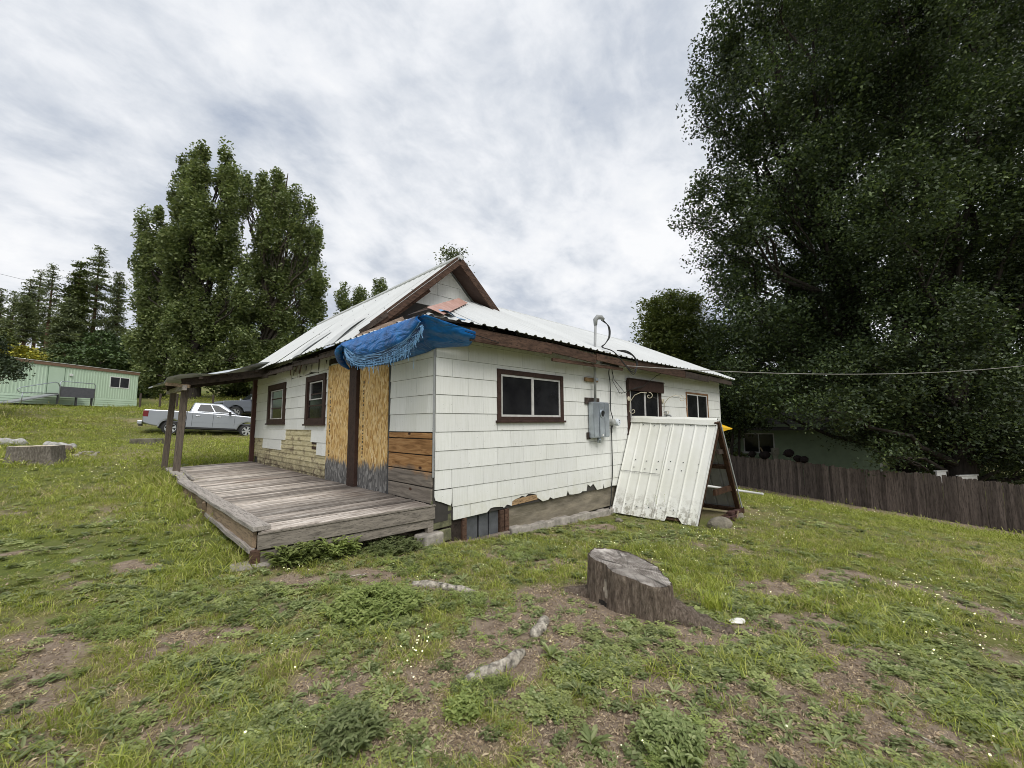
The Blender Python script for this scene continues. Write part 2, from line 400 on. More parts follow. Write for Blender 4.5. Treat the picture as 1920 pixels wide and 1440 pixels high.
# --- shells that back the cladding
w = MB()
w.bb((0.005, .012, .16), (HX, .20, 2.98))
w_right = w.build('wall', M_FELT, house)
w = MB(); w.bb((.012, .205, .16), (.20, 2.3, 2.98)); w.bb((.012, 2.3, .16), (.20, HY, 3.25)); w_left = w.build('wall', M_FELT, house)
w = MB(); w.bb((HX - .2, .205, .1), (HX - .002, 5.2, 2.96)); w_far = w.build('wall', M_SH, house)
w = MB(); w.bb((.205, HY - .2, .1), (3.8, HY - .002, 3.2)); w_back = w.build('wall', M_SH, house)
w = MB(); w.bb((3.8, 5.0, .0), (HX - .205, 5.2, 2.96)); w.build('wall', M_SH, house)

SHINGLES = []
def clip_poly(poly, a, b, c):
    """keep a*x+b*y<=c"""
    out = []
    for i in range(len(poly)):
        p, q = poly[i], poly[(i + 1) % len(poly)]; fp = a * p[0] + b * p[1] - c; fq = a * q[0] + b * q[1] - c
        if fp <= 0: out.append(p)
        if fp * fq < 0:
            t = fp / (fp - fq); out.append((p[0] + (q[0] - p[0]) * t, p[1] + (q[1] - p[1]) * t))
    return out
_unit = {}
def shingle(parent, place, poly, zt, zb, lip=.010, base=0.0):
    """poly in (s, z) of the wall; place(s, z, out) -> world.  The lower edge stands proud."""
    n = len(poly)
    if n < 3: return
    h = max(zt - zb, .02)
    def off(z): return base + .004 + lip * min(1.0, max(0.0, (zt - z) / EX))
    P = [place(s, z, off(z)) for s, z in poly] + [place(s, z, -.004) for s, z in poly]
    m = MB(); m.add(P, [tuple(range(n))] + [(i, (i + 1) % n, n + (i + 1) % n, n + i) for i in range(n)])
    SHINGLES.append((parent, m))
def right_place(s, z, o): return (s, -o, z)
def left_place(s, z, o): return (-o, s, z)
def gable_place(s, z, o): return (s, 2.30 - o, z)
def lay(parent, place, s0, s1, rows, holes, wid=.61, phase=.308, g=.0022, base=0.0, sag=lambda s: 0):
    for k, zb in rows:
        zt = zb + EX
        st = phase if k % 2 else phase - wid / 2 + .0
        n0 = int(math.floor((s0 - st) / wid)) - 1
        a = st + n0 * wid
        while a < s1:
            rects = [[max(a + g, s0), min(a + wid - g, s1), zb + .004, zt - .001]]
            for hx0, hx1, hz0, hz1 in holes:
                nr = []
                for r_ in rects:
                    if r_[1] <= hx0 or r_[0] >= hx1 or r_[3] <= hz0 or r_[2] >= hz1: nr.append(r_); continue
                    if r_[0] < hx0: nr.append([r_[0], hx0, r_[2], r_[3]])
                    if r_[1] > hx1: nr.append([hx1, r_[1], r_[2], r_[3]])
                    x0, x1 = max(r_[0], hx0), min(r_[1], hx1)
                    if r_[2] < hz0: nr.append([x0, x1, r_[2], hz0])
                    if r_[3] > hz1: nr.append([x0, x1, hz1, r_[3]])
                rects = nr
            for r_ in rects:
                if r_[1] - r_[0] > .03 and r_[3] - r_[2] > .015:
                    j = random.uniform(-.0004, .0004)
                    shingle(parent, place, [(r_[0], r_[2] + j), (r_[1], r_[2] + j), (r_[1], r_[3]), (r_[0], r_[3])], zt, zb, base=base)
            a += wid
WA = (1.215, 2.958, 1.60, 2.466); WB = (5.36, 7.13, 1.30, 2.56); WC = (8.73, 10.42, 1.30, 2.45)
# right wall: full courses, the last one torn
lay(w_right, right_place, .02, HX, [(k, C0 - EX * k) for k in range(-1, 8)], [WA, WB, WC])
lay(w_right, right_place, .33, HX, [(8, C0 - EX * 8)], [])
shingle(w_right, right_place, [(.02, .606), (.02, .52), (.037, .469), (.143, .433), (.289, .369), (.31, .40), (.325, .606)], .616, .343)
TORN = [(.342, .152), (.666, .157), (.997, .164), (1.074, .216), (1.14, .222), (1.212, .215), (1.334, .2), (1.364, .181), (1.437, .222), (1.543, .188), (1.559, .258), (1.64, .285), (1.719, .295), (1.79, .318), (1.876, .293), (1.95, .33), (2.016, .330),
        (2.159, .295), (2.182, .238), (2.329, .155), (2.481, .167), (2.533, .202), (2.611, .163), (2.80, .168), (3.006, .167), (3.058, .264), (3.101, .181), (3.223, .166), (3.463, .164), (3.525, .192), (3.666, .179), (3.713, .31), (3.813, .251), (3.913, .30), (4.041, .16), (4.264, .163), (4.294, .265), (4.317, .161), (4.643, .183), (4.8, .17), (5.6, .16), (6.5, .16), (11.42, .16)]
def torn(a):
    for (x0, z0), (x1, z1) in zip(TORN, TORN[1:]):
        if x0 <= a <= x1: return z0 + (z1 - z0) * (a - x0) / max(1e-6, x1 - x0)
    return .16
cuts = [.342, .67, 1.28, 1.545, 2.17, 2.50, 3.06, 3.69, 4.27, 4.64, 5.2, 5.8, 6.4, 7.0, 7.6, 8.2, 8.8, 9.4, 10, 10.7, 11.42]
for a, b in zip(cuts, cuts[1:]):
    low = [(a + .002, torn(a + .002))] + [q for q in TORN if a + .004 < q[0] < b - .004] + [(b - .002, torn(b - .002))]
    shingle(w_right, right_place, low + [(b - .002, .341), (a + .002, .341)], .343, .07)
# left wall
LB = 1.435
lay(w_left, left_place, .02, HY, [(k, C0 - EX * k) for k in range(-2, 5)], [(-1, 2.25, 3.02, 4), (1.30, 4.0, 0, 2.72), (4.14, 5.37, 1.57, 2.68), (6.97, 8.62, 1.60, 2.70), (2.2, 6.6, 2.74, 3.4)], phase=.17)
lay(w_left, left_place, 6.85, 9.95, [(5, C0 - EX * 5)], [], phase=.24, base=.016)
lay(w_left, left_place, 4.02, 4.93, [(5, C0 - EX * 5)], [], phase=.24, base=.016)
lay(w_left, left_place, 7.19, 8.98, [(6, C0 - EX * 6)], [], phase=.26, base=.016)
lay(w_left, left_place, 4.02, 4.56, [(6, C0 - EX * 6)], [], phase=.26, base=.016)
# broken top course under the left eave, hanging in ragged pieces
yy = 2.25
while yy < 6.6:
    wd = random.uniform(.25, .6); zb = 2.742; zt = 3.12
    pts = [(yy + .006, zb + random.choice((0, 0, 0, .07))), (yy + wd * .4, zb + random.uniform(0, .02)), (yy + wd * .7, zb + random.uniform(0, .03)), (yy + wd - random.choice((.004, .012, .03)), zb + random.choice((0, .0, .05))), (yy + wd - random.choice((.004, .01, .035)), zt), (yy + .006, zt)]
    shingle(w_left, left_place, pts, zt, zb, .02)
    yy += wd
# gable wall
GM = (5.12 - 3.05) / (1.9 + .4)
for k in range(-10, -3):
    zb = 2.42 - EX * k - .0
    for i in range(-3, 10):
        a = .05 + i * .61 + (.305 if k % 2 else 0)
        poly = [(a + .002, zb + .004), (a + .608, zb + .004), (a + .608, zb + EX - .001), (a + .002, zb + EX - .001)]
        poly = clip_poly(poly, -GM, 1, 3.03 + GM * .4 - .17); poly = clip_poly(poly, GM, 1, 5.10 + GM * 1.9 - .17)
        poly = [q for q in poly]
        if len(poly) >= 3 and max(q[1] for q in poly) > 4.2: shingle('gable', gable_place, poly, zb + EX, zb)
g = MB(); g.prism([(-.05, 2.312, 3.1), (3.85, 2.312, 3.1), (1.9, 2.312, 4.92)], (0, .12, 0)); w_gable = g.build('gable_wall', M_FELT, house)
w_gable_list = [(w_gable if p == 'gable' else p, m) for p, m in SHINGLES]
for p, m in w_gable_list:
    m.build('shingle', M_SH, p, fix=False)
# dark hollows where the top course is gone, and splintered lath
for i in range(10):
    y = 2.6 + i * .41 + random.uniform(-.1, .1); a = random.uniform(.008, .03)
    m = MB(); zt = 2.96; h = random.uniform(.08, .34)
    m.prism([(-.024, y - a, zt), (-.024, y + a, zt), (-.024, y + a * random.uniform(-.3, 1.2) + random.uniform(-.05, .05), zt - h), (-.024, y - a * .8, zt - h * random.uniform(.5, .95))], (.012, 0, 0))
    m.build('torn_felt_strip', M_FELT, w_left)
# corner strip
m = MB(); m.tube([(-.016, -.016, z) for z in (.80, 1.2, 1.6, 2.0, 2.3, 2.68)], .017, 6); m.build('corner_strip', simple('grey_corner_metal', (.30, .31, .31), .5), house)
m = MB(); m.bb((HX - .01, -.03, .16), (HX + .03, .03, 2.9)); m.build('corner_strip', M_WHITEPAINT, house)
# stained boards on the left wall next to the corner
zs = [1.43, 1.335, 1.10, .865, .645, .42]
for i, (zt, zb) in enumerate(zip(zs, zs[1:])):
    m = MB(); m.bb((-.022 - .004 * (i % 2), .02 + random.uniform(0, .02), zb + .008), (.011, 1.285 - random.uniform(0, .01), zt - .008)); m.build('bare_board', M_PINE, w_left, bevel=.006)
# clapboards
z = .36; i = 0
while z < 1.44:
    y0 = 4.0; y1 = HY - .02
    if z < .5: y1 = 9.6
    m = MB(); t = .118
    nn = 14; P = []
    for q in range(nn + 1):
        y = y0 + (y1 - y0) * q / nn; rot_ = random.uniform(-.022, .012) if z < .55 else random.uniform(-.004, .004)
        P += [(.004, y, z + t + .004), (-.014, y, z + .003 + rot_), (.009, y, z + .003 + rot_)]
    F = []
    for q in range(nn): F += [(q * 3, q * 3 + 1, q * 3 + 4, q * 3 + 3), (q * 3 + 1, q * 3 + 2, q * 3 + 5, q * 3 + 4)]
    m.add(P, F); m.build('clapboard', M_CLAP, w_left, fix=False); z += t
m = MB(); m.bb((-.008, 4.45, 1.0), (.01, 4.9, 1.16)); m.build('exposed_sheathing', M_BROWN_ROT, w_left)
# door posts and head of the boarded opening
m = MB(); m.bb((-.10, 2.42, .345), (.012, 2.74, 2.76)); m.build('door_post', M_BROWN, house, bevel=.008)
m = MB(); m.bb((-.018, 1.285, .36), (.012, 1.325, 2.74)); m.build('door_jamb', M_DKGREY, house)
m = MB(); m.bb((-.02, 1.33, 2.72), (.012, 4.0, 2.95)); m.build('door_head', M_DARKWOOD, house)
# rust brown post at the far corner
m = MB(); m.bar((-.06, 10.08, .34), (-.05, 10.08, 3.0), .14, .12); m.build('corner_post', simple('red_brown_post', (.085, .035, .026), .8), house, bevel=.01)

# --- windows: house > window > casing, sill, sash, pane
def window(wall, s0, s1, z0, z1, frame_mat, casing, sash_mat, splits, hbars=(), reveal=.05, header=None, sill=.03, name='window', proud=.03):
    P = right_place if wall == 'r' else left_place
    def b2(m, a0, a1, c0, c1, o0, o1):
        p, q = P(a0, c0, o0), P(a1, c1, o1); m.bb([min(p[i], q[i]) for i in range(3)], [max(p[i], q[i]) for i in range(3)])
    win = empty_part(name, house)
    c = casing; m = MB()
    b2(m, s0, s0 + c, z0, z1, proud, -.02); b2(m, s1 - c, s1, z0, z1, proud, -.02); b2(m, s0 + c, s1 - c, z1 - c, z1, proud - .003, -.02); b2(m, s0 + c, s1 - c, z0, z0 + c * .8, proud - .003, -.02)
    m.build('casing', frame_mat, win, bevel=.005)
    i0, i1, k0, k1 = s0 + c, s1 - c, z0 + c * .8, z1 - c
    m = MB(); b2(m, s0 - .03, s1 + .03, z0 - .035, z0 + .004, proud + sill, -.02); m.build('sill', frame_mat, win, bevel=.005)
    if header:
        m = MB(); b2(m, s0 - .02, s1 + .02, z1 - header, z1 + .02, .10, .034); b2(m, s0 - .03, s1 + .03, z1 + .022, z1 + .05, .12, .034); m.build('roller_shutter_box', frame_mat, win, bevel=.01)
    f = .035
    for j, (u0, u1) in enumerate(splits):
        a, b = i0 + (i1 - i0) * u0, i0 + (i1 - i0) * u1; o = -.008 * (j % 2)
        m = MB(); b2(m, a, a + f, k0, k1, o + .018, -.011); b2(m, b - f, b, k0, k1, o + .018, -.011); b2(m, a + f, b - f, k0, k0 + f, o + .016, -.011); b2(m, a + f, b - f, k1 - f, k1, o + .016, -.011)
        for hb in hbars:
            zc = k0 + (k1 - k0) * hb; b2(m, a + f, b - f, zc - .014, zc + .014, o + .014, -.010)
        m.build('sash', sash_mat, win)
        m = MB(); b2(m, a + f * .8, b - f * .8, k0 + f * .8, k1 - f * .8, o + .004, o - .002); m.build('pane', M_GLASS, win)
    return win
window('r', *WA, M_BROWN, .085, M_WHITEFRAME, [(0, .5), (.5, 1)])
window('r', *WB, M_BROWN, .12, M_WHITEFRAME, [(.02, .52), (.48, .98)], header=.24)
window('r', *WC, M_BAREWOOD, .05, M_WHITEPAINT, [(0, .53), (.5, 1)])
w2 = window('l', 4.14, 5.37, 1.57, 2.68, M_BROWN, .13, M_BROWN, [(0, 1)], (.36, .66), proud=.045)
w1 = window('l', 6.97, 8.62, 1.60, 2.70, M_BROWN, .15, M_BROWN, [(0, 1)], (.36, .68), proud=.045)
for wn_, a, b, c, d in ((w2, 4.30, 5.1, 2.12, 2.53), (w1, 7.2, 8.3, 1.72, 2.52)):
    m = MB(); x = -.034
    for q0, q1, r0, r1 in ((a, a + .022, c, d), (b - .022, b, c, d), (a + .022, b - .022, d - .022, d), (a + .022, b - .022, c, c + .022)): m.bb((x, q0, r0), (x + .03, q1, r1))
    m.build('storm_frame', M_WHITEFRAME, wn_)
m = MB(); m.tube([(1.98, .02, 2.2), (1.98, .015, 1.95)], .004, 5); m.lathe([(.0, -.03), (.011, -.02), (.008, .02), (0, .03)], (1.98, .012, 1.93)); m.build('blind_cord', M_WHITEFRAME, house)
# the felt backing has to stay behind the glass: shallow, dark, so panes sit in front of it
# --- foundation
m = MB()
def fnd_box(x0, x1, z0, z1, y0, y1): m.bb((x0, y0, z0), (x1, y1, z1))
fnd_box(1.50, HX - .05, -.25, .36, .05, .3)
fnd = m.build('foundation', M_CONC, house)
m = MB()
for i in range(26):
    x = 1.5 + i * .22; h = random.uniform(.04, .11); zb = gz(x, -.08)
    m.box((x + .11, .0 + random.uniform(-.02, .03), zb + h * .2), (.24, .13 + random.uniform(0, .08), h + .12), rz=random.uniform(-.1, .1))
m.build('footing', M_CONC_PALE, house, bevel=.02)
for z in (.0, .165):
    m = MB(); m.tube([(1.5, .052, z), (6.0, .052, z + .02)], .006, 4); m.build('form_line', M_CONC, house)
m = MB(); m.bb((.20, .04, -.35), (.62, .3, .3)); m.build('foundation_plank', M_DARKWOOD, house)
M_MOSS = simple('mossy_grey_board', (.15, .15, .085), .95, var=.4, scale=9, bump=.01, dirt=((.06, .085, .02), .8))
for z0_, z1_ in ((.27, .47), (.06, .245), (-.14, .03)):
    m = MB(); m.bar((-.01, .045, (z0_ + z1_) / 2), (.33, .035, (z0_ + z1_) / 2 + .015), .05, z1_ - z0_); m.build('mossy_board', M_MOSS, house, bevel=.012)
# cellar window of grey panes between brown posts
cw = empty_part('cellar_window', house)
for x0, x1, zb in ((.52, .60, -.42), (1.29, 1.37, -.35), (1.40, 1.49, -.35)):
    m = MB(); m.bb((x0, -.004, zb), (x1, .09, .15)); m.build('post', M_BROWN_ROT, cw, bevel=.005)
m = MB(); m.bar((.55, -.02, -.245), (1.45, -.02, -.245), .09, .10); m.build('sill', wood('grey_board', (.20, .165, .14), gx=(1, 9, 9)), cw, bevel=.006)
m = MB(); m.bar((.62, -.05, -.33), (1.42, -.05, -.30), .08, .07); m.build('lower_board', M_DARKWOOD, cw)
for x0, x1 in ((.625, .84), (.875, 1.06), (1.085, 1.28)):
    m = MB(); m.bb((x0, .045, -.22), (x1, .06, .30)); m.build('pane', simple('dusty_grey_pane', (.10, .105, .115), .4, var=.25), cw)
m = MB(); m.bb((.6, .07, -.3), (1.3, .1, .3)); m.build('back', M_BLACK, cw)
m = MB(); m.bar((1.55, .03, .232), (2.2, .03, .252), .06, .09); m.build('rotten_sill_board', wood('tan_rotten_board', (.33, .22, .12), gx=(2, 9, 9)), house)

# --- roofs: house > roof_slope > roof_sheet
def ribbed(m, p00, du, dv_fn, width, rib=.23, h=.018, nrm=(0, 0, 1), n_off=0.0, rw=1.0):
    """corrugated sheet: ribs run along v.  p00 + du*s ; at each s, dv_fn(s) -> (start, end) world points"""
    nrm = Vector(nrm); prof = []
    s = 0.0
    while s < width - 1e-6:
        for q, hh in ((0, 0), (.035 * rw, h), (.065 * rw, h), (.10 * rw, 0), (.5 * rib + .05 * rw, 0.003)):
            if s + q <= width: prof.append((s + q, hh))
        s += rib
    prof.append((width, 0))
    P = []
    for s, hh in prof:
        a, b = dv_fn(s); a, b = Vector(a), Vector(b); L = max(1, 3)
        for k in range(L + 1): P.append(a.lerp(b, k / L) + nrm * (hh + n_off))
    n = 4; F = []
    for i in range(len(prof) - 1):
        for k in range(n - 1): F.append((i * n + k, i * n + k + 1, (i + 1) * n + k + 1, (i + 1) * n + k))
    nb = len(P)
    P += [p - nrm * .004 for p in P]; F += [tuple(nb + i for i in f[::-1]) for f in F]
    rim = [(i * n, (i + 1) * n) for i in range(len(prof) - 1)] + [(i * n + n - 1, (i + 1) * n + n - 1) for i in range(len(prof) - 1)]
    F += [(a, b, nb + b, nb + a) for a, b in rim]
    m.add(P, F)
# main left slope
def zl(y): return 3.02 + .10 * (y - 1.9) / 8.4 + .012 * math.sin(y * 2.1)
def zr(y): return 5.13 + .02 * (y - 1.9) / 8.4
rs = empty_part('roof_slope', house); nl = Vector((-.68, 0, .74)).normalized(); RX = 1.88
y = 1.88; i = 0
while y < 10.3:
    wd = min(.92, 10.3 - y); m = MB(); j = random.uniform(-.03, .02); o = .004 * (i % 2)
    ribbed(m, None, None, lambda s: ((-.42 + j, y + s, zl(y + s) + .02), (RX, y + s, zr(y + s))), wd + .03, nrm=nl, n_off=o, h=.02)
    m.build('roof_sheet', M_ROOF, rs, fix=False); y += .92; i += 1
# curled patches of loose metal along that eave
for yc, ln in ((2.7, .5), (4.6, .55)):
    m = MB(); P = []
    for k in range(7):
        t = k / 6; x = -.44 + .75 * t; zz_ = zl(yc) + .03 + (x + .42) * .915 + .03 + .05 * math.sin(t * 3.1)
        P += [(x, yc - .02 + .18 * t, zz_), (x, yc + ln * (1 - .5 * t) + .18 * t, zz_ + .012)]
    m.add(P, [(2 * k, 2 * k + 1, 2 * k + 3, 2 * k + 2) for k in range(6)]); m.build('lifted_flashing', M_ROOF, rs, fix=False)
# main right slope
rs2 = empty_part('roof_slope', house); y = 1.88
while y < 10.3:
    wd = min(.92, 10.3 - y); m = MB()
    ribbed(m, None, None, lambda s: ((4.2, y + s, 3.05), (RX, y + s, zr(y + s) - .002)), wd + .03, nrm=(.66, 0, .75), h=.014); m.build('roof_sheet', M_ROOF, rs2, fix=False); y += .92
m = MB(); 
m.tube([(RX, 1.86, 5.155), (RX, 10.34, 5.18)], .05, 7); m.build('ridge_cap', M_ROOF, house)
# front slope with hips
rf = empty_part('roof_slope', house); FS = .5; zf = lambda yv: 3.0 + FS * (yv + .42)
def top_y(x):
    t = 2.6
    t = min(t, x + .02)                                             # left hip
    if x > 10.2: t = min(t, 2.6 - (x - 10.2) * 1.86)
    return max(t, -.40)
x = -.40; i = 0
while x < 11.8:
    wd = min(.92, 11.82 - x); m = MB(); j = random.uniform(-.025, .012)
    ribbed(m, None, None, lambda s: ((x + s, -.42 + j, 3.0 + .02 * math.sin((x + s) * .9)), (x + s, top_y(x + s), zf(top_y(x + s)))), wd + .02, nrm=(0, -.447, .894), n_off=.004 * (i % 2), h=.027)
    m.build('roof_sheet', M_ROOF, rf, fix=False); x += .92; i += 1
m = MB(); m.add([(3.2, 2.6, 4.51), (10.2, 2.6, 4.51), (11.8, 5.6, 3.0), (3.2, 5.6, 3.0)], [(0, 1, 2, 3)]); m.add([(11.81, -.4, 3.0), (11.81, 5.6, 3.0), (10.2, 2.6, 4.5)], [(0, 1, 2)]); m.build('roof_slope', M_ROOF, house, fix=False)
m = MB(); m.tube([(3.2, 2.6, 4.515), (10.2, 2.6, 4.515)], .035, 7); m.tube([(10.2, 2.6, 4.515), (11.8, -.38, 3.02)], .03, 7); m.build('ridge_cap', M_ROOF, house)
# small left hip seen edge on
rh = empty_part('roof_slope', house); y = -.40; i = 0
while y < 2.3:
    wd = min(.75, 2.3 - y); m = MB(); j = random.uniform(-.05, .03); tl = random.uniform(-.015, .03)
    ribbed(m, None, None, lambda s: ((-.42 + j, y + s, 2.99 + tl * s), (max(min(y + s, 2.0), -.38), y + s, 2.97 + .27 * (max(min(y + s, 2.0), -.38) + .42))), wd + .02, nrm=(-.447, 0, .894), h=.03, n_off=.005 * (i % 2))
    m.build('roof_sheet', M_ROOF, rh, fix=False); y += .75; i += 1
# faded red hip cap
m = MB(); P = []
for k in range(9):
    t = k / 8; c = Vector((-.42 + 2.15 * t, -.42 + 2.15 * t, 3.05 + .5 * 2.15 * t)); wv = .24 - .03 * t
    P += [c + Vector((-wv, wv * .4, -.09)), c + Vector((0, 0, .05)), c + Vector((wv * .9, -wv * .35, -.03))]
m.add(P, [f for k in range(8) for f in ((3 * k, 3 * k + 1, 3 * k + 4, 3 * k + 3), (3 * k + 1, 3 * k + 2, 3 * k + 5, 3 * k + 4))]); m.build('hip_cap', M_CAP, house, fix=False)
# --- soffits, fascia, rake boards
m = MB(); m.add([(-.36, -.36, 2.955), (11.7, -.36, 2.955), (11.7, .0, 3.1), (0, 0, 3.1)], [(0, 1, 2, 3)]); m.add([(-.36, -.36, 2.955), (0, 0, 3.1), (0, 10, 3.12), (-.36, 10.2, 3.0)], [(0, 1, 2, 3)]); m.build('soffit', M_DARKWOOD, house, fix=False)  # boards coloured dark to put in the shadow under the eaves
xs = [.35, 2.2, 3.6, 5.2, 7.9, 9.6, 11.65]
for i, (a, b) in enumerate(zip(xs, xs[1:])):
    m = MB(); t0, t1 = random.uniform(-.02, .02), random.uniform(-.03, .02)
    m.bar((a + .005, -.37 + .008 * (i % 2), 2.875 + t0), (b - .005, -.37 + .008 * (i % 2), 2.86 + t1), .03, .20 - .03 * (i % 3)); m.build('fascia_board', M_BROWN_ROT if i < 4 else M_DARKWOOD, house, bevel=.005)
m = MB(); m.bar((2.3, -.30, 2.70), (4.7, -.31, 2.73), .04, .06); m.build('split_batten', M_BROWN_ROT, house)
ys = [2.0, 3.7, 5.4, 7.5, 10.2]
for i, (a, b) in enumerate(zip(ys, ys[1:])):
    m = MB(); m.bar((-.33, a, 2.91 + random.uniform(-.05, .02)), (-.33, b - .01, 2.95 + random.uniform(-.03, .03)), .03, .11); m.build('fascia_board', M_DARKWOOD, house)
for i in range(16):                                                 # rafter tails under the left eave
    y = 2.3 + i * .5; m = MB(); m.bar((-.34, y, 2.93), (.0, y, 3.16), .045, .09); m.build('rafter_tail', M_DARKWOOD, house)
for i in range(5):                                                  # splintered lath hanging from the eave
    y = 2.6 + random.uniform(0, 3.2); m = MB(); m.bar((-.3, y, 2.93), (-.12, y + random.uniform(.3, .8), 2.80 + random.uniform(-.05, .1)), .02, .05); m.build('broken_lath', M_BROWN_ROT, house)
ap = Vector((RX, 1.90, 5.09))
m = MB(); m.bar(ap + Vector((0.02, 0, -.02)), (4.0, 1.90, 5.09 - (4.0 - RX) * .875), .035, .17, (0, 0, 1)); m.build('rake_board', M_BROWN_ROT, house, bevel=.006)
m = MB(); m.bar(ap + Vector((-.02, .003, -.02)), (-.05, 1.903, 5.09 - (RX + .05) * .915), .035, .17); m.build('rake_board', M_BROWN_ROT, house, bevel=.006)
m = MB(); m.add([(RX, 1.92, 5.05), (4.1, 1.92, 3.10), (4.1, 2.32, 3.10), (RX, 2.32, 5.05)], [(0, 1, 2, 3)]); m.build('gable_soffit', M_SOFFIT, house, fix=False)
m = MB(); m.add([(RX, 1.92, 5.05), (-.4, 1.92, 2.98), (-.4, 2.32, 2.98), (RX, 2.32, 5.05)], [(0, 1, 2, 3)]); m.build('gable_soffit', M_BROWN_ROT, house, fix=False)
m = MB(); m.bar((1.75, 2.24, 4.86), (-.1, 2.24, 3.14), .05, .10); m.build('frieze_board', M_BROWN_ROT, house)
M_GREYPLANK = wood('loose_grey_plank', (.24, .18, .14), gx=(2, 8, 8), rnd=.1)
m = MB(); m.bar((-.36, 1.80, 3.02), (.55, 1.86, 3.52), .03, .15, (0, .3, 1)); m.build('loose_plank', M_GREYPLANK, house)
m = MB(); m.bar((-.2, 1.98, 3.1), (1.2, 2.05, 4.32), .03, .12); m.build('loose_plank', M_BROWN_ROT, house)
m = MB(); m.bar((-.3, 1.86, 3.16), (.2, 1.87, 3.58), .03, .08); m.build('loose_plank', M_DARKWOOD, house)
# screws on the roof sheets: small dark heads, too many to pick apart singly
m = MB()
for i in range(46):
    y = 2.0 + (i * .1793) % 8.0; t = .18 + .22 * ((i * 7) % 4); p = Vector((-.42, y, zl(y) + .02)).lerp(Vector((RX, y, zr(y))), t); m.box(p + nl * .012, (.022, .022, .012))
tag(m.build('screw_heads', M_DKGREY, rs), kind='stuff')

# ================================================================ FLAKE BOARD SHEETS
for s0, s1, a, b, lab in ((2.745, 3.985, .365, 2.80, 'flake board sheet over the opening, left of the brown post, next to the small window'), (1.33, 2.415, .40, 2.74, 'flake board sheet over the opening, right of the brown post, beside the stained boards')):
    m = MB(); m.bb((-.034, s0, a), (-.014, s1, b)); o = tag(m.build('flake_board', M_OSB, bevel=.003), lab, 'plywood sheet', 'flake board sheets over the doorway')
    m = MB(); z = 2.3; yy = s1 - .17
    while z > .85:                                                  # faded stamped marks running down the sheet
        hgt = random.uniform(.02, .055)
        if random.random() < .72: m.bb((-.0352, yy - .02 - random.uniform(0, .02), z), (-.0344, yy + .02, z + hgt))
        z -= hgt + random.uniform(.012, .045)
    tag(m.build('stamp_marks', M_INK, o), kind='stuff')
# ================================================================ PORCH: deck, posts, small roof
def m_deck():
    m = Mat('weathered_deck_board')
    g = m.noise(2.2, 6, .6, (.7, 11, 11)); g2 = m.noise(7, 5, .65, (.6, 12, 12), loc=(4, 1, 0)); bl = m.noise(.8, 5, .6, (1, .7, 1), loc=(2.2, 7.4, 0))
    col = m.ramp(g, [(.30, (.19, .158, .132)), (.47, (.39, .345, .30)), (.66, (.60, .55, .50))])
    col = m.mix(m.ramp(g2, [(.34, 1.0), (.46, 0.0)]), col, (.095, .078, .066))
    wet = m.ramp(bl, [(.5, 0.0), (.62, .6)])
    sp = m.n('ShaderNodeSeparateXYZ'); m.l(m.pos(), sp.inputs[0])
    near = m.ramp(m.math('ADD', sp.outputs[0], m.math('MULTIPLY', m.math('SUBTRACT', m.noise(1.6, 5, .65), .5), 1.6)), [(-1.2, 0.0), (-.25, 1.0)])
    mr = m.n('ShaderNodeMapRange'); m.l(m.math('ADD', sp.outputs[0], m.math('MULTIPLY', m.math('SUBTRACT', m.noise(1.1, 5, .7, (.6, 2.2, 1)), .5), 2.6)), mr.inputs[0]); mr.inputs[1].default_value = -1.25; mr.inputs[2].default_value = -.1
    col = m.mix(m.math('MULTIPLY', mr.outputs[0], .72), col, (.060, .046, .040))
    col = m.mix(m.ramp(m.noise(.6, 3, .5, loc=(1, 3, 0)), [(.52, 0.0), (.7, .3)]), col, (.17, .105, .075))
    return m.out(m.vary(col, .48), .85, g2, .006, spec=.2, bstr=.8)
M_DECK = m_deck()
M_GREYWOOD_X = wood('grey_weathered_board', (.255, .225, .19), gx=(.8, 10, 10), rnd=.15, dark=.4)
M_GREYWOOD_Y = wood('grey_weathered_board_long', (.33, .30, .27), gx=(10, .8, 10), rnd=.12, dark=.4)
M_TANWOOD_Y = wood('tan_weathered_board', (.25, .185, .125), gx=(9, .9, 9), rnd=.2, dark=.35)
M_POST = wood('grey_round_post', (.15, .122, .098), gx=(10, 10, .8), rnd=.15, dark=.4)
porch = thing('wooden_porch', 'grey weathered plank deck with two posts and a sagging metal roof along the left wall', 'porch', (-1, 5, .3))
def dz(x, y): return .425 + (.055 * x / 2.05) + .004 * math.sin(y * 1.3)
def front_y(x): return -.17 * x                  # the deck's front edge runs a little askew
PW = .098; y = .0; i = 0
nplank = 102
for i in range(nplank):
    t = i / nplank
    y0 = 0.0 + t * 10.02; sk = .17 * (1 - t) ** 2
    xa, xb = -2.04 + random.uniform(-.012, .012), -.045
    def yy(x): return y0 - sk * x
    hgt = random.uniform(-.004, .004); tw = random.uniform(-.0035, .0035); w_ = PW - random.choice((.008, .012, .016, .022))
    P = []
    for x in (xa, (xa + xb) / 2, xb):
        b_ = random.uniform(-.003, .003); zt = dz(x, y0) + hgt + b_
        P += [(x, yy(x) + .003, zt - .03), (x, yy(x) + .003, zt - tw), (x, yy(x) + .012, zt - tw + .004), (x, yy(x) + w_ - .008, zt + tw + .004), (x, yy(x) + w_, zt + tw), (x, yy(x) + w_, zt - .03)]
    F = []
    for k in (0, 1):
        for q in range(6): F.append((6 * k + q, 6 * k + (q + 1) % 6, 6 * k + 6 + (q + 1) % 6, 6 * k + 6 + q))
    F += [tuple(range(6))[::-1], tuple(range(12, 18))]
    m = MB(); m.add(P, F); m.build('plank', M_DECK, porch)
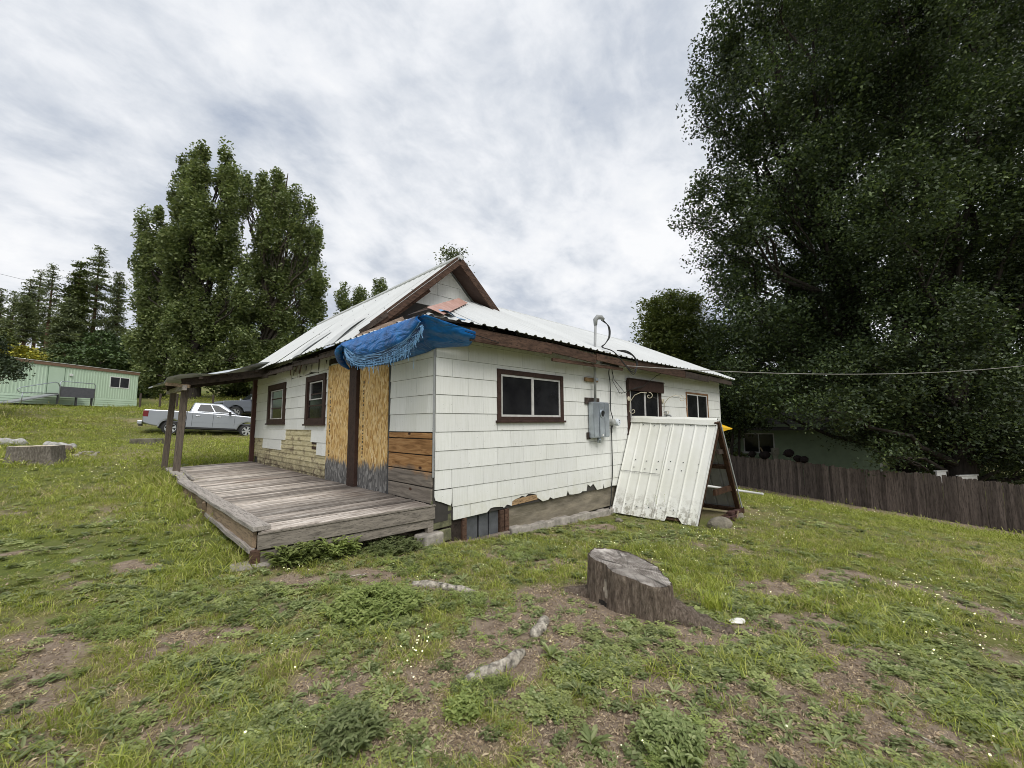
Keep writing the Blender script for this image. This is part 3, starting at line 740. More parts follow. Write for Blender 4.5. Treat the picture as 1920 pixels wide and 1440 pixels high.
# joists below, front boards, rim
m = MB(); m.bar((-2.0, .4, .26), (-2.0, 9.9, .28), .05, .12); m.bar((-1.0, .2, .30), (-1.0, 9.9, .30), .05, .12); m.bar((-.1, .2, .32), (-.1, 9.9, .32), .05, .12); m.build('joist', M_DARKWOOD, porch)
fa, fb = (-2.075, .345), (.02, -.012)
m = MB(); m.bar((*fa, .252), (*fb, .312), .04, .165); m.build('front_board', M_GREYWOOD_X, porch, bevel=.006)
m = MB(); m.bar((fa[0], fa[1] - .008, .345), (fb[0], fb[1] - .008, .412), .045, .022); m.build('front_edge_board', M_GREYWOOD_X, porch, bevel=.004)
m = MB(); m.bar((-2.06, .37, .085), (-.02, .02, .175), .05, .115); m.build('lower_front_board', M_GREYWOOD_X, porch, bevel=.006)
m = MB(); m.bar((-2.09, .37, .02), (-2.09, .37, .17), .09, .10, (0, 1, 0)); m.build('corner_block', M_BROWN_ROT, porch, bevel=.008)
m = MB(); m.bar((-.03, .05, -.12), (-.03, .05, .26), .09, .09, (0, 1, 0)); m.build('short_post', M_GREYWOOD_X, porch, bevel=.006)
# thick cap board along the outer edge, split further back
def wob(m, a, b, w_, h, n=14, amp=.012, droop=0, mi=0):
    a = Vector(a); b = Vector(b); t = (b - a).normalized(); sd_ = t.cross(Vector((0, 0, 1))); P = []
    for k in range(n + 1):
        u = k / n; p = a.lerp(b, u) - Vector((0, 0, droop * u * u)); w1 = w_ * (1 + random.uniform(-1, 1) * amp * 3); o = random.uniform(-amp, amp) * .6
        P += [p + sd_ * (w1 / 2 + o) + Vector((0, 0, h / 2 + random.uniform(-.003, .003))), p + sd_ * (-w1 / 2 + o) + Vector((0, 0, h / 2 + random.uniform(-.003, .003))), p + sd_ * (-w1 / 2 + o) - Vector((0, 0, h / 2)), p + sd_ * (w1 / 2 + o) - Vector((0, 0, h / 2))]
    F = [(0, 1, 2, 3), tuple(4 * n + i for i in (3, 2, 1, 0))]
    for k in range(n): F += [(4 * k + i, 4 * k + (i + 1) % 4, 4 * k + 4 + (i + 1) % 4, 4 * k + 4 + i) for i in range(4)]
    m.add(P, F)
m = MB(); wob(m, (-2.04, .34, .40), (-2.17, 5.85, .42), .185, .052); m.build('edge_cap_board', M_GREYWOOD_Y, porch, bevel=.006)
m = MB(); wob(m, (-2.13, 6.0, .40), (-2.07, 7.6, .43), .16, .045, 6); m.build('edge_cap_board', M_GREYWOOD_Y, porch, bevel=.006)
m = MB(); wob(m, (-2.0, 6.0, .42), (-1.97, 7.7, .47), .05, .03, 6); m.build('split_sliver', M_GREYWOOD_Y, porch)
m = MB(); wob(m, (-2.08, 7.7, .38), (-2.05, 10.05, .37), .16, .045, 6); m.build('edge_cap_board', M_GREYWOOD_Y, porch, bevel=.006)
m = MB(); wob(m, (-2.085, .40, .27), (-2.14, 3.0, .27), .04, .17, 8); m.build('rim_board', M_TANWOOD_Y, porch)
m = MB(); wob(m, (-2.12, .38, .165), (-2.16, 3.4, .16), .06, .05, 8, droop=-.02); m.build('rim_ledger', M_GREYWOOD_Y, porch)
m = MB(); wob(m, (-2.13, 3.1, .25), (-2.16, 5.6, .27), .05, .20, 9, amp=.05); m.build('rim_board', M_TANWOOD_Y, porch)
m = MB(); m.bar((-2.19, 3.05, .36), (-2.17, 3.1, .14), .05, .06); m.bar((-2.2, 4.9, .36), (-2.22, 4.8, .05), .07, .05); m.build('split_stake', M_TANWOOD_Y, porch)
# posts
m = MB(); m.bar((-2.01, 8.75, .36), (-1.95, 8.75, 2.50), .15, .14, (0, 1, 0)); m.build('post', M_POST, porch, bevel=.012)
m = MB(); m.bar((-2.14, 10.25, .25), (-2.06, 10.15, 2.50), .135, .13, (0, 1, 0)); m.build('post', M_POST, porch, bevel=.012)
# roof: beams and bent sheets
m = MB(); m.bar((.1, 7.95, 3.10), (-2.05, 8.5, 2.665), .07, .19); m.build('roof_beam', M_DARKWOOD, porch)
m = MB(); m.bar((.1, 10.2, 3.10), (-2.2, 10.4, 2.64), .07, .16); m.build('roof_beam', M_DARKWOOD, porch)
m = MB(); m.bar((-2.0, 8.3, 2.52), (-2.12, 10.9, 2.54), .09, .12); m.build('plate_beam', M_GREYWOOD_Y, porch)
for i in range(3):
    m = MB(); x = -.5 - .6 * i; z = 3.16 + .225 * x; m.bar((x, 7.9 - .2 * x * .6, z), (x, 10.8, z), .08, .05); m.build('purlin', M_DARKWOOD, porch)
def porch_sheet(ya, yb, curl, xo):
    m = MB(); P = []; nx, ny = 10, 12
    for i in range(nx + 1):
        t = i / nx; x = -.0 - (2.32 + xo) * t
        for j in range(ny + 1):
            s = j / ny; y0_ = ya + (.55 * t if ya < 8.5 else 0); y = y0_ + (yb - y0_) * s
            z = 3.27 + .222 * x + .012 * math.cos(j * math.pi) - curl * max(0, t - .62) ** 2 * 2.2 + (.06 * math.exp(-((s) / .2) ** 2) * math.sin(t * 9) if ya < 8.5 else 0) + .03 * math.sin(x * 3 + y * 2)
            P.append((x, y, z))
    n = ny + 1; F = [(i * n + j, i * n + j + 1, (i + 1) * n + j + 1, (i + 1) * n + j) for i in range(nx) for j in range(ny)]
    nb = len(P); P += [(p[0], p[1], p[2] - .006) for p in P]; F += [tuple(nb + i for i in f[::-1]) for f in F]
    m.add(P, F); return m
porch_sheet(7.62, 9.3, .10, .05).build('roof_sheet', m_roof('dull_roof_metal', (.50, .53, .56)), porch, fix=False)
porch_sheet(9.2, 10.9, .25, .25).build('roof_sheet', bpy.data.materials['dull_roof_metal'], porch, fix=False)
m = MB(); m.add([(-1.98, 8.6, 2.84), (-2.2, 8.3, 2.74), (-2.5, 9.5, 2.66), (-2.2, 9.8, 2.78)], [(0, 1, 2, 3)]); m.build('torn_metal_edge', bpy.data.materials['dull_roof_metal'], porch, fix=False)
m = MB(); m.bar((-2.35, 8.6, 2.62), (-1.9, 8.3, 2.56), .05, .08); m.build('broken_batten', M_TANWOOD_Y, porch)
# concrete piers under the deck
for c, d, rz, lab in (((-.05, .02, gz(-.05, .02) + .03), (.34, .26, .26), .2, 'broken grey concrete block under the deck end beside the house corner'),
                      ((-2.0, .38, gz(-2.0, .38) + .0), (.62, .24, .09), -.15, 'flat grey concrete slab under the outer corner of the deck')):
    m = MB(); m.box(c, d, rz); tag(m.build('pier_block', M_CONC_PALE, bevel=.025), lab, 'concrete block')

# ================================================================ BLUE TARP
def m_tarp():
    m = Mat('blue_tarpaulin')
    col = m.ramp(m.noise(3.5, 5, .6), [(.3, (.003, .075, .27)), (.6, (.007, .145, .46)), (.8, (.025, .23, .60))])
    return m.out(col, .34, m.noise(2.2, 3, .5, (1, 1, 3.0), dist=1.5), .09, spec=.4, bstr=.7)
M_TARP = m_tarp()
M_FRAY = simple('frayed_blue_thread', (.17, .35, .58), .7, bump=0)
tarp = thing('blue_tarp', 'torn blue tarpaulin hanging from the roof corner with a frayed edge', 'tarp', (-.3, .5, 2.8))
NU, NV = 46, 16
P = []
def eave_pt(u):     # along the drip edge: left eave, round the corner, a little of the right eave
    if u < .78: y = 2.25 + (-.45 - 2.25) * (u / .78); return Vector((-.455, y, 2.985))
    t = (u - .78) / .22; return Vector((-.455 + (.40 + .455) * t, -.45, 2.985 - .10 * t))
BOT = [(0, (640, 672)), (.10, (661, 691)), (.42, (728, 683)), (.70, (800, 661)), (.78, (815, 654))]
def wall_pt(u):
    if u <= .78:
        for (u0, p0), (u1, p1) in zip(BOT, BOT[1:]):
            if u0 <= u <= u1 + 1e-6:
                t = (u - u0) / (u1 - u0); return atx(p0[0] + (p1[0] - p0[0]) * t, p0[1] + (p1[1] - p0[1]) * t, -.05)
    t = (u - .78) / .22; return Vector((-.03 + .50 * t, -.05 - .12 * t, 2.645 + .075 * t))
for i in range(NU + 1):
    u = i / NU; a, b = eave_pt(u), wall_pt(u)
    for j in range(NV + 1):
        v = j / NV; p = a.lerp(b, v); sag = .035 * math.sin(math.pi * v)
        fold = .024 * math.sin(13 * u + 5 * v) + .012 * math.sin(31 * u - 9 * v) + .007 * math.sin(55 * u + 14 * v)
        crease = .05 * math.exp(-((v - .52) / .10) ** 2) * math.exp(-((u - .80) / .16) ** 2)
        outw = Vector((-1, 0, 0)) if u < .74 else (Vector((-.7, -.7, 0)) if u < .82 else Vector((0, -1, 0)))
        p = p + Vector((0, 0, -sag)) + outw * (.03 * math.sin(math.pi * v) - crease + fold * math.sin(math.pi * min(1, v * 1.6)) ) + Vector((0, 0, fold * .6 * v * (1 - v)))
        P.append(p)
n = NV + 1
m = MB(); m.add(P, [(i * n + j, i * n + j + 1, (i + 1) * n + j + 1, (i + 1) * n + j) for i in range(NU) for j in range(NV)])
o = m.build('sheet', M_TARP, tarp, smooth=True, fix=False); sm = o.modifiers.new('thick', 'SOLIDIFY'); sm.thickness = .004
# rolled end on the left, and the loose outer layer whose torn edge sags
m = MB(); m.tube(spl([(-.47, 2.2, 2.97), (-.42, 2.5, 2.88), (-.25, 2.75, 2.74), (-.08, 2.8, 2.62)]), [.02 + .05 * math.sin(math.pi * k / 18) for k in range(19)], 9); m.build('rolled_end', M_TARP, tarp, smooth=True)
CORD = spl([atx(*q, -.53) for q in ((645, 650), (660, 662), (678, 667), (709, 661), (735, 650), (758, 638), (776, 620), (788, 603))], 5)
LOW = spl([atx(*q, -.54) for q in ((647, 662), (658, 680), (680, 688), (712, 684), (741, 675), (764, 660), (783, 640), (793, 611))], 5)
P = []; NL = len(CORD)
for i in range(NL):
    u = i / (NL - 1); a = Vector((-.476, 2.22 - 2.55 * u, 2.998)); b = CORD[i]
    for j in range(7):
        v = j / 6; p = a.lerp(b, v); p += Vector((-.035 * math.sin(math.pi * v) - .012 * math.sin(20 * u + 3 * v) * v, 0, 0)); P.append(p)
m = MB(); m.add(P, [(i * 7 + j, i * 7 + j + 1, (i + 1) * 7 + j + 1, (i + 1) * 7 + j) for i in range(NL - 1) for j in range(6)]); o = m.build('outer_flap', M_TARP, tarp, smooth=True, fix=False)
sm = o.modifiers.new('thick', 'SOLIDIFY'); sm.thickness = .003
m = MB()
def thread(p, q, r=.003):
    p, q = Vector(p), Vector(q); m.tube([p, (p + q) / 2 + Vector((random.uniform(-.012, .012), random.uniform(-.02, .02), random.uniform(-.012, .012))), q], r, 3, cap=False)
for i in range(230):
    f = random.random() * (NL - 1.01); k = int(f); t = f - k; p = LOW[k].lerp(LOW[k + 1], t); c = CORD[k].lerp(CORD[k + 1], t); v = random.random() ** .5
    st_ = c.lerp(p, random.uniform(.35, .95)); L_ = random.uniform(.02, .10) * (1.8 if random.random() < .08 else 1); thread(st_, st_ + Vector((random.uniform(-.02, .02), random.uniform(-.05, .04), -L_)), random.choice((.002, .003, .004)))
for i in range(110):
    k = random.randrange(NL - 7); v = random.uniform(.0, 1.0); k2 = min(NL - 1, k + random.randint(2, 6)); thread(CORD[k].lerp(LOW[k], v), CORD[k2].lerp(LOW[k2], min(1, max(0, v + random.uniform(-.25, .25)))), .0028)
m.tube(CORD, .005, 5); m.tube([CORD[i].lerp(LOW[i], .75) for i in range(NL)], .006, 5); m.tube([CORD[i].lerp(LOW[i], .93) for i in range(NL)], .006, 5)
for dx, L_ in ((.36, .26), (.80, .30)):
    k = int(dx * (NL - 1)); thread(LOW[k], LOW[k] + Vector((0, 0, -L_)), .002)
tag(m.build('frayed_threads', M_FRAY, tarp), kind='stuff')
m = MB(); m.tube([(.2, -.46, 2.86), (.9, -.40, 2.80)], .006, 5); m.build('tie_cord', M_BLACK, tarp)
m = MB(); m.lathe([(.014, 0), (.026, .004), (.028, -.004), (.014, 0)], (.42, -.185, 2.735), 'Y', 12); m.build('grommet', M_GALV, tarp)
m = MB(); P = []
for i in range(9):
    t = i / 8; c = Vector((-.2 + .62 * t, -.30 + .05 * t, 3.09 + .03 * math.sin(t * 6))); P += [c + Vector((0, .09, .07)), c + Vector((.02, -.07, .0 + .02 * math.sin(t * 9)))]
m.add(P, [(2 * i, 2 * i + 1, 2 * i + 3, 2 * i + 2) for i in range(8)]); o = m.build('tucked_scrap', simple('light_blue_tarp', (.10, .28, .50), .4), tarp, smooth=True, fix=False)

# ================================================================ ELECTRICS ON THE RIGHT WALL
mast = thing('service_mast', 'grey electric conduit with weatherhead rising through the roof eave', 'electric mast', (3.72, -.10, 2.0))
MX, MY = 3.90, -.13
m = MB(); m.tube([(MX - .02, MY, 1.98), (MX, MY, 2.9), (MX + .02, MY - .03, 3.68)], .028, 10); m.build('conduit', M_GREYPIPE, mast, smooth=True)
m = MB(); m.tube([(MX + .02, MY - .03, 3.62), (MX + .02, MY - .03, 3.74), (MX + .06, MY - .06, 3.80), (MX + .14, MY - .10, 3.80), (MX + .19, MY - .13, 3.75)], [.038, .05, .056, .05, .032], 10); m.build('weatherhead', M_GREYPIPE, mast, smooth=True)
m = MB()
for k in range(3):
    o = k * .022
    m.tube(spl([(MX + .17, MY - .12 + o, 3.75), (MX + .30 + o, MY - .16, 3.62), (MX + .30 + o, MY - .17, 3.40), (MX + .14, MY - .18, 3.22), (MX - .02 + o, MY - .2, 3.12), (MX + .18, MY - .36, 3.02), (MX + .55 + o, MY - .40, 2.78 - o), (MX + .88 + o, MY - .38, 2.70 - 2 * o), (MX + 1.10 + o, MY - .36, 2.80 + o), (MX + 1.0 + o, MY - .36, 3.0), (MX + .72, MY - .36, 3.06 + o), (MX + .40, MY - .30, 3.09)]), .0105, 6)
m.build('cable_loop', M_BLACK, mast, smooth=True)
m = MB(); m.bb((MX - .24, -.06, 2.42), (MX + .22, -.02, 2.50)); m.build('strap_board', wood('raw_yellow_board', (.34, .22, .11), gx=(1, 8, 8)), mast, bevel=.004)
m = MB(); m.bb((MX - .05, -.175, 2.435), (MX + .05, -.165, 2.485)); m.build('pipe_strap', M_GALV, mast)
meter = thing('electric_meter_box', 'tall galvanised meter box without its meter, on the white wall below the grey conduit', 'meter box', (3.95, -.1, 1.25))
m = MB(); m.bb((3.66, -.035, 1.95), (4.18, -.018, 2.08)); m.build('back_board', M_DARKWOOD, meter)
m = MB(); m.bb((3.70, -.035, 1.22), (3.82, -.018, 1.36)); m.build('back_board', M_DARKWOOD, meter)
m = MB(); m.bb((3.76, -.16, 1.25), (4.34, -.036, 1.99)); m.build('body', M_GALV, meter, bevel=.012)
m = MB(); m.bb((3.765, -.172, 1.27), (3.94, -.1605, 1.97)); m.bb((3.965, -.180, 1.27), (4.14, -.1605, 1.97)); m.bb((4.165, -.172, 1.27), (4.335, -.1605, 1.97)); m.build('cover_panel', M_GALV, meter, bevel=.006)
m = MB(); m.lathe([(.088, .004), (.088, -.018), (.070, -.022), (.066, -.004)], (4.052, -.181, 1.745), 'Y', 22); m.build('socket_ring', M_GALV, meter, smooth=False)
m = MB(); m.lathe([(.0, -.006), (.082, -.006)], (4.052, -.182, 1.745), 'Y', 22); m.bb((4.03, -.20, 1.70), (4.04, -.187, 1.79)); m.bb((4.06, -.20, 1.70), (4.07, -.187, 1.79)); m.build('socket', M_BLACK, meter)
m = MB(); m.bb((4.035, -.20, 1.285), (4.065, -.180, 1.32)); m.build('seal_tab', M_WHITEPAINT, meter)
m = MB(); m.tube([(4.05, -.09, 1.25), (4.05, -.09, 1.14)], .042, 12); m.build('nipple', M_GALV, meter, smooth=True)
tel = thing('telephone_box', 'small round grey and white wiring box on a black cable right of the meter box', 'wiring box', (4.65, -.05, 1.56))
m = MB(); m.lathe([(0, -.13), (.045, -.13), (.075, -.11), (.078, -.02), (.0, -.02)], (4.62, 0, 1.57), 'Y', 18); m.build('body', simple('grey_plastic', (.38, .39, .37), .5), tel, smooth=False)
m = MB(); m.lathe([(0, -.165), (.07, -.16), (.082, -.14), (.082, -.075), (.0, -.075)], (4.74, 0, 1.565), 'Y', 20); m.build('cover', simple('pale_plastic', (.62, .66, .70), .4), tel)
m = MB(); m.lathe([(0, -.168), (.013, -.168), (.013, -.16)], (4.745, 0, 1.60), 'Y', 10); m.bb((4.74, -.168, 1.545), (4.75, -.163, 1.565)); m.build('label_marks', M_BLACK, tel)
m = MB(); m.tube([(4.63, -.05, 1.5), (4.60, -.05, 1.42), (4.60, -.05, 1.34)], .02, 8); m.build('gland', M_BLACK, tel)
cab = thing('wall_cable', 'black cable hanging down the white wall through the round wiring box to the ground', 'cable', (4.5, -.05, 1))
m = MB(); m.tube(spl([(4.35, -.25, 2.82), (4.48, -.10, 2.68), (4.58, -.06, 2.45), (4.60, -.05, 2.1), (4.585, -.05, 1.85), (4.64, -.06, 1.68), (4.66, -.06, 1.6)]), .011, 6); m.tube(spl([(4.60, -.05, 1.4), (4.605, -.045, 1.0), (4.60, -.045, .62), (4.58, -.045, .36), (4.50, -.07, .2), (4.48, -.06, -.1), (4.42, -.05, -.3)]), .011, 6); m.build('run', M_BLACK, cab, smooth=True)
m = MB(); m.tube([(4.42, -.2, 2.78), (4.72, -.08, 2.52), (5.02, -.06, 2.36), (5.16, -.08, 2.25), (5.0, -.08, 2.22)], .007, 5); m.tube([(4.45, -.2, 2.75), (4.66, -.07, 2.5), (4.98, -.06, 2.22)], .006, 5); m.tube([(5.16, -.08, 2.25), (5.35, -.12, 2.33)], .008, 5)
m.tube([(5.35, -.14, 2.33), (5.9, -.14, 2.42), (6.5, -.2, 2.72), (6.75, -.3, 2.85)], .006, 5); m.tube([(5.45, -.14, 2.36), (6.0, -.14, 2.46), (6.58, -.2, 2.76)], .005, 5); m.build('loose_wire', M_BLACK, cab, smooth=True)
m = MB(); m.tube([(3.85, -.3, 2.79), (4.1, -.3, 2.80), (4.4, -.28, 2.80), (4.55, -.3, 2.78)], [.012, .03, .034, .02], 8); m.build('splice', M_BLACK, cab, smooth=True)
drop = thing('service_wire', 'thin overhead wire running from the eave across the dark trees to the right edge', 'wire', (4.5, -.45, 2.77))
e_ = at(1960, 681, 14); pth = []
for i in range(41):
    t = i / 40; a = Vector((4.55, -.46, 2.78)); b = Vector(e_); p = a.lerp(b, t); p.z -= .55 * 4 * t * (1 - t) * .5; pth.append(p)
m = MB(); m.tube(pth, .009, 6); m.build('strand', simple('weathered_wire', (.30, .29, .27), .6), drop, smooth=True)
# scroll brackets
def scroll(x, name, lab, flip=False):
    t = thing(name, lab, 'bracket', (x, -.04, 2.0), 0, 'wrought iron scroll brackets by the shuttered window')
    s = -1 if flip else 1
    m = MB(); main = [(x, -.035 - .012, 1.86), (x + .01, -.06, 2.05), (x + .05, -.16, 2.2), (x + .1, -.30, 2.26), (x + .15, -.42, 2.24)]
    m.tube(main, .009, 6)
    def spiral(c, r0, a0, turns, sgn): return [(c[0] + .3 * (r0 * (1 - k / 22)) * math.cos(a0 + sgn * k / 22 * turns * 2 * math.pi), c[1] - (r0 * (1 - k / 22)) * math.cos(a0 + sgn * k / 22 * turns * 2 * math.pi), c[2] + r0 * (1 - k / 22) * math.sin(a0 + sgn * k / 22 * turns * 2 * math.pi)) for k in range(20)]
    m.tube(spiral((x + .17, -.46, 2.17), .085, 1.6, 1.25, -1), .008, 6); m.tube(spiral((x + .02, -.115, 1.83), .075, 3.0, 1.2, 1), .008, 6)
    m.build('scroll', M_IVORY, t, smooth=True)
    m = MB(); m.lathe([(0, -.03), (.05, -.028), (.06, -.018), (.06, 0)], (x, -.016, 2.12), 'Y', 14); m.build('rosette', M_IVORY, t)
scroll(5.42, 'scroll_bracket', 'cream scroll bracket on the left side of the shuttered window'); scroll(7.2, 'scroll_bracket', 'cream scroll bracket on the right side of the shuttered window')
pb = thing('pipe_bracket', 'grey angled antenna mount bracket on the white wall between the two far windows', 'bracket', (7.35, -.05, 1.75))
m = MB(); m.bb((7.28, -.04, 1.62), (7.40, -.02, 1.86)); m.build('plate', M_GREYPIPE, pb, bevel=.004)
m = MB(); m.tube([(7.34, -.04, 1.76), (7.36, -.14, 1.74), (7.42, -.30, 1.45), (7.45, -.34, 1.36)], .026, 8); m.build('arm', M_GREYPIPE, pb, smooth=True)

# ================================================================ CELLAR ENTRY COVER (white metal A-frame)
sh = thing('cellar_entry_cover', 'white ribbed metal A-frame cover leaning out from the right wall', 'shelter', (5.5, -1, -.4))
A0, A1 = Vector((4.52, -.03, -.36)), Vector((4.60, -1.80, -.38)); R0, R1 = Vector((5.55, -.03, 1.66)), Vector((5.50, -1.97, 1.585)); B0, B1 = Vector((6.55, -.03, -.40)), Vector((6.62, -1.97, -.40))
nA = (A1 - A0).cross(R0 - A0).normalized(); nA = nA if nA.x < 0 else -nA
nB = (B1 - B0).cross(R0 - B0).normalized(); nB = nB if nB.x > 0 else -nB
def m_panel():
    m = Mat('cream_white_panel_metal'); g = m.noise(1.2, 5, .6)
    col = m.ramp(g, [(.3, (.70, .70, .62)), (.7, (.80, .80, .76))]); col = m.mix(m.ramp(m.noise(4, 7, .72, (2, 2, .5)), [(.60, 0.0), (.74, .5)]), col, (.55, .53, .42))
    sp = m.n('ShaderNodeSeparateXYZ'); m.l(m.pos(), sp.inputs[0])
    mr = m.n('ShaderNodeMapRange'); m.l(sp.outputs[2], mr.inputs[0]); mr.inputs[1].default_value = .15; mr.inputs[2].default_value = -.4
    col = m.mix(m.math('MULTIPLY', mr.outputs[0], m.ramp(m.noise(9, 6, .7), [(.48, 0.0), (.58, .9)])), col, (.20, .18, .13))
    return m.out(m.vary(col, .02), .45, m.noise(14, 3), .002)
M_PANEL = m_panel()
def panel(a0, a1, r0, r1, nrm, s0, s1, jag=0.0, lift=0.0, t0=0.0):
    m = MB()
    def fn(s):
        u = s0 + s; q = random.uniform(0, 1)
        lo = a0.lerp(a1, u / 1.77); hi = r0.lerp(r1, u / 1.77); d = jag if 1.18 < u < 1.50 else 0
        return lo.lerp(hi, t0 + d), hi
    ribbed(m, None, None, fn, s1 - s0, rib=.2215, h=.022, nrm=nrm, n_off=lift, rw=.42); return m
panel(A0, A1, R0, R1, nA, 0, .95, 0, .0).build('metal_panel', M_PANEL, sh, fix=False)
panel(A0, A1, R0, R1, nA, 0, .93, 0, .008).build('metal_panel', M_PANEL, sh, fix=False) if False else None
panel(A0, A1, R0, R1, nA, .93, 1.77, .045, .006).build('metal_panel', M_PANEL, sh, fix=False)
lo, hi = A0.lerp(R0, .43), A0.lerp(A1, .0); lap = MB(); p0 = A0.lerp(R0, .42) + nA * .024; p1 = A0.lerp(A1, .5).lerp(R0.lerp(R1, .5), .42) + nA * .024
lap.bar(p0, p1, .004, .012, nA); lap.build('lap_seam', M_DKGREY, sh)
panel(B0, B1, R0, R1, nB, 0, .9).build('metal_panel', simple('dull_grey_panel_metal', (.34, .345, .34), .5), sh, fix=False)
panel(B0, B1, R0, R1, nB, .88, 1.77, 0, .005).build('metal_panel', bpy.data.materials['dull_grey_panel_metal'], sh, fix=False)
m = MB(); P = []
for k in range(7):
    c = R0.lerp(R1, k / 6) + Vector((0, 0, .035 + .006 * math.sin(k * 2.1))); P += [c + Vector((-.085, 0, -.125)), c + Vector((-.05, 0, -.03)), c + Vector((.0, 0, .02)), c + Vector((.10, 0, -.12))]
m.add(P, [(4 * k + i, 4 * k + i + 1, 4 * k + 5 + i, 4 * k + 4 + i) for k in range(6) for i in range(3)]); m.build('ridge_cap', M_PANEL, sh, fix=False)
m = MB(); q = A1 + Vector((0, -.012, 0)); m.bar(q + nA * .004, R1 + Vector((0, -.012, 0)) + nA * .004, .012, .05, nA); m.build('edge_trim', M_WHITEPAINT, sh)
for t0 in (.04, .52, .97):
    m = MB(); m.bar(A0.lerp(R0, t0) - nA * .05, A1.lerp(R1, t0) - nA * .05, .08, .05, nA); m.bar(B0.lerp(R0, t0) - nB * .05, B1.lerp(R1, t0) - nB * .05, .08, .05, nB); m.build('purlin', M_BROWN_ROT, sh)
M_STUD = wood('rusty_brown_stud', (.058, .030, .017), gx=(6, 6, 1), rnd=.1)
m = MB(); m.bar(B1 + Vector((-.04, .02, .0)) - nB * .05, R1 - nB * .07, .09, .06, nB); m.build('rafter', M_STUD, sh, bevel=.004)
m = MB(); m.bar(B1 + Vector((0, -.03, 0)) + nB * .015, R1 + Vector((.02, -.03, 0)) + nB * .015, .015, .05, nB); m.build('edge_trim', simple('galv_trim', (.38, .39, .38), .5, metal=.3), sh)
m = MB(); m.bar(A1 + Vector((.06, .05, 0)) - nA * .05, R1 - nA * .08, .08, .06, nA); m.build('rafter', M_STUD, sh)
m = MB(); m.bar((5.2, -1.96, -.36), (6.68, -1.99, -.36), .05, .12); m.build('sill_board', M_STUD, sh)
m = MB(); m.bar((5.3, -1.90, .16), (6.34, -1.92, .16), .05, .11); m.build('cross_board', M_STUD, sh)
m = MB(); m.bar((5.5, -1.93, .95), (6.1, -1.95, .95), .05, .09); m.build('cross_board', M_DARKWOOD, sh)
m = MB()
for yv in (.30, .55, .80, 1.05, 1.3, 1.6):
    for t_ in (.10, .47, .55, .93):
        c = (A0.lerp(A1, yv / 1.77)).lerp(R0.lerp(R1, yv / 1.77), t_ + .01 * math.sin(yv * 20)) + nA * .012; m.box(c, (.016, .016, .016))
tag(m.build('screw_heads', M_DKGREY, sh), kind='stuff')
# dark broken brick steps inside the mouth
st = thing('cellar_step_wall', 'crumbling dark red brick wall in the mouth of the metal cover', 'brick wall', (6.2, -2.0, -.5))
M_BRICK = simple('old_red_brick', (.07, .030, .024), .95, var=.4, scale=5, bump=.01)
for r in range(4):
    for c in range(4):
        if r == 3 and c in (0, 3): continue
        m = MB(); m.box((5.50 + c * .215 + (.1 if r % 2 else 0), -2.03 + random.uniform(-.03, .03), -.50 + r * .072 + random.uniform(-.006, .006)), (.2, .1, .062), rz=random.uniform(-.08, .08)); m.build('brick', M_BRICK, st, bevel=.006)
m = MB(); m.bar((5.9, -2.1, -.36), (5.95, -2.12, -.25), .02, .03); m.bar((6.2, -2.12, -.52), (6.42, -2.14, -.60), .02, .03); m.build('wood_splinter', M_TANWOOD_Y, st)

# yellow scoop shovel leaning behind the cover
sv = thing('yellow_scoop_shovel', 'yellow plastic scoop shovel leaning blade up behind the white metal cover', 'shovel', (6.3, -1.6, 0))
M_YEL = simple('yellow_plastic', (.70, .42, .015), .4, var=.06, bump=0)
bc = Vector(at(1348, 805, 9.9)); rt_, up_ = Vector(RT), Vector((0, 0, 1)); fw_ = Vector(FW)
P = []; prof = [(0.0, -.085, .10), (.06, -.07, .085), (.15, -.03, .05), (.27, .0, .0)]
for t_, lo_, hi_ in prof:
    w_ = .15 * (1 - .25 * t_ / .27)
    for k in range(7):
        a = -1 + 2 * k / 6; P.append(bc + rt_ * t_ + fw_ * (a * w_) + up_ * (.02 + hi_ * (1 - a * a * .7) + .02))
n = 7; F = [(i * n + k, i * n + k + 1, (i + 1) * n + k + 1, (i + 1) * n + k) for i in range(3) for k in range(6)]
P2 = [p - up_ * (.02) - up_ * (.11 * (1 - (i // 7) / 3.2)) for i, p in enumerate(P)]; nb = len(P)
F += [(nb + f[3], nb + f[2], nb + f[1], nb + f[0]) for f in F]
F += [(k, k + 1, nb + k + 1, nb + k) for k in range(6)] + [(3 * n + k, 3 * n + k + 1, nb + 3 * n + k + 1, nb + 3 * n + k) for k in range(6)] + [(i * n, (i + 1) * n, nb + (i + 1) * n, nb + i * n) for i in range(3)] + [(i * n + 6, (i + 1) * n + 6, nb + (i + 1) * n + 6, nb + i * n + 6) for i in range(3)]
m = MB(); m.add(P + P2, F); m.build('blade', M_YEL, sv, bevel=.01)
m = MB(); m.tube([at(1350, 804, 9.85), at(1341, 806, 9.8), at(1340, 812, 9.75), at(1352, 845, 9.6), at(1358, 868, 9.5)], .018, 8); m.build('handle', M_YEL, sv, smooth=True)
# white pole
pl = thing('white_pole', 'thin white plastic pipe sticking out over the lawn from the mouth of the metal cover', 'pipe', tuple(at(1375, 920, 8.6)))
pa, pc = Vector(at(1318, 910.5, 7.8)), Vector(at(1428, 926, 9.4)); pa = Vector(at(1314, 909.5, 8.45))
m = MB(); m.tube([pa, pc], .026, 10); m.build('pipe', M_WHITEPAINT, pl, smooth=True)
m = MB(); m.tube([pc, pc + (pc - pa).normalized() * .03], .032, 10); m.build('end_collar', M_WHITEPAINT, pl)

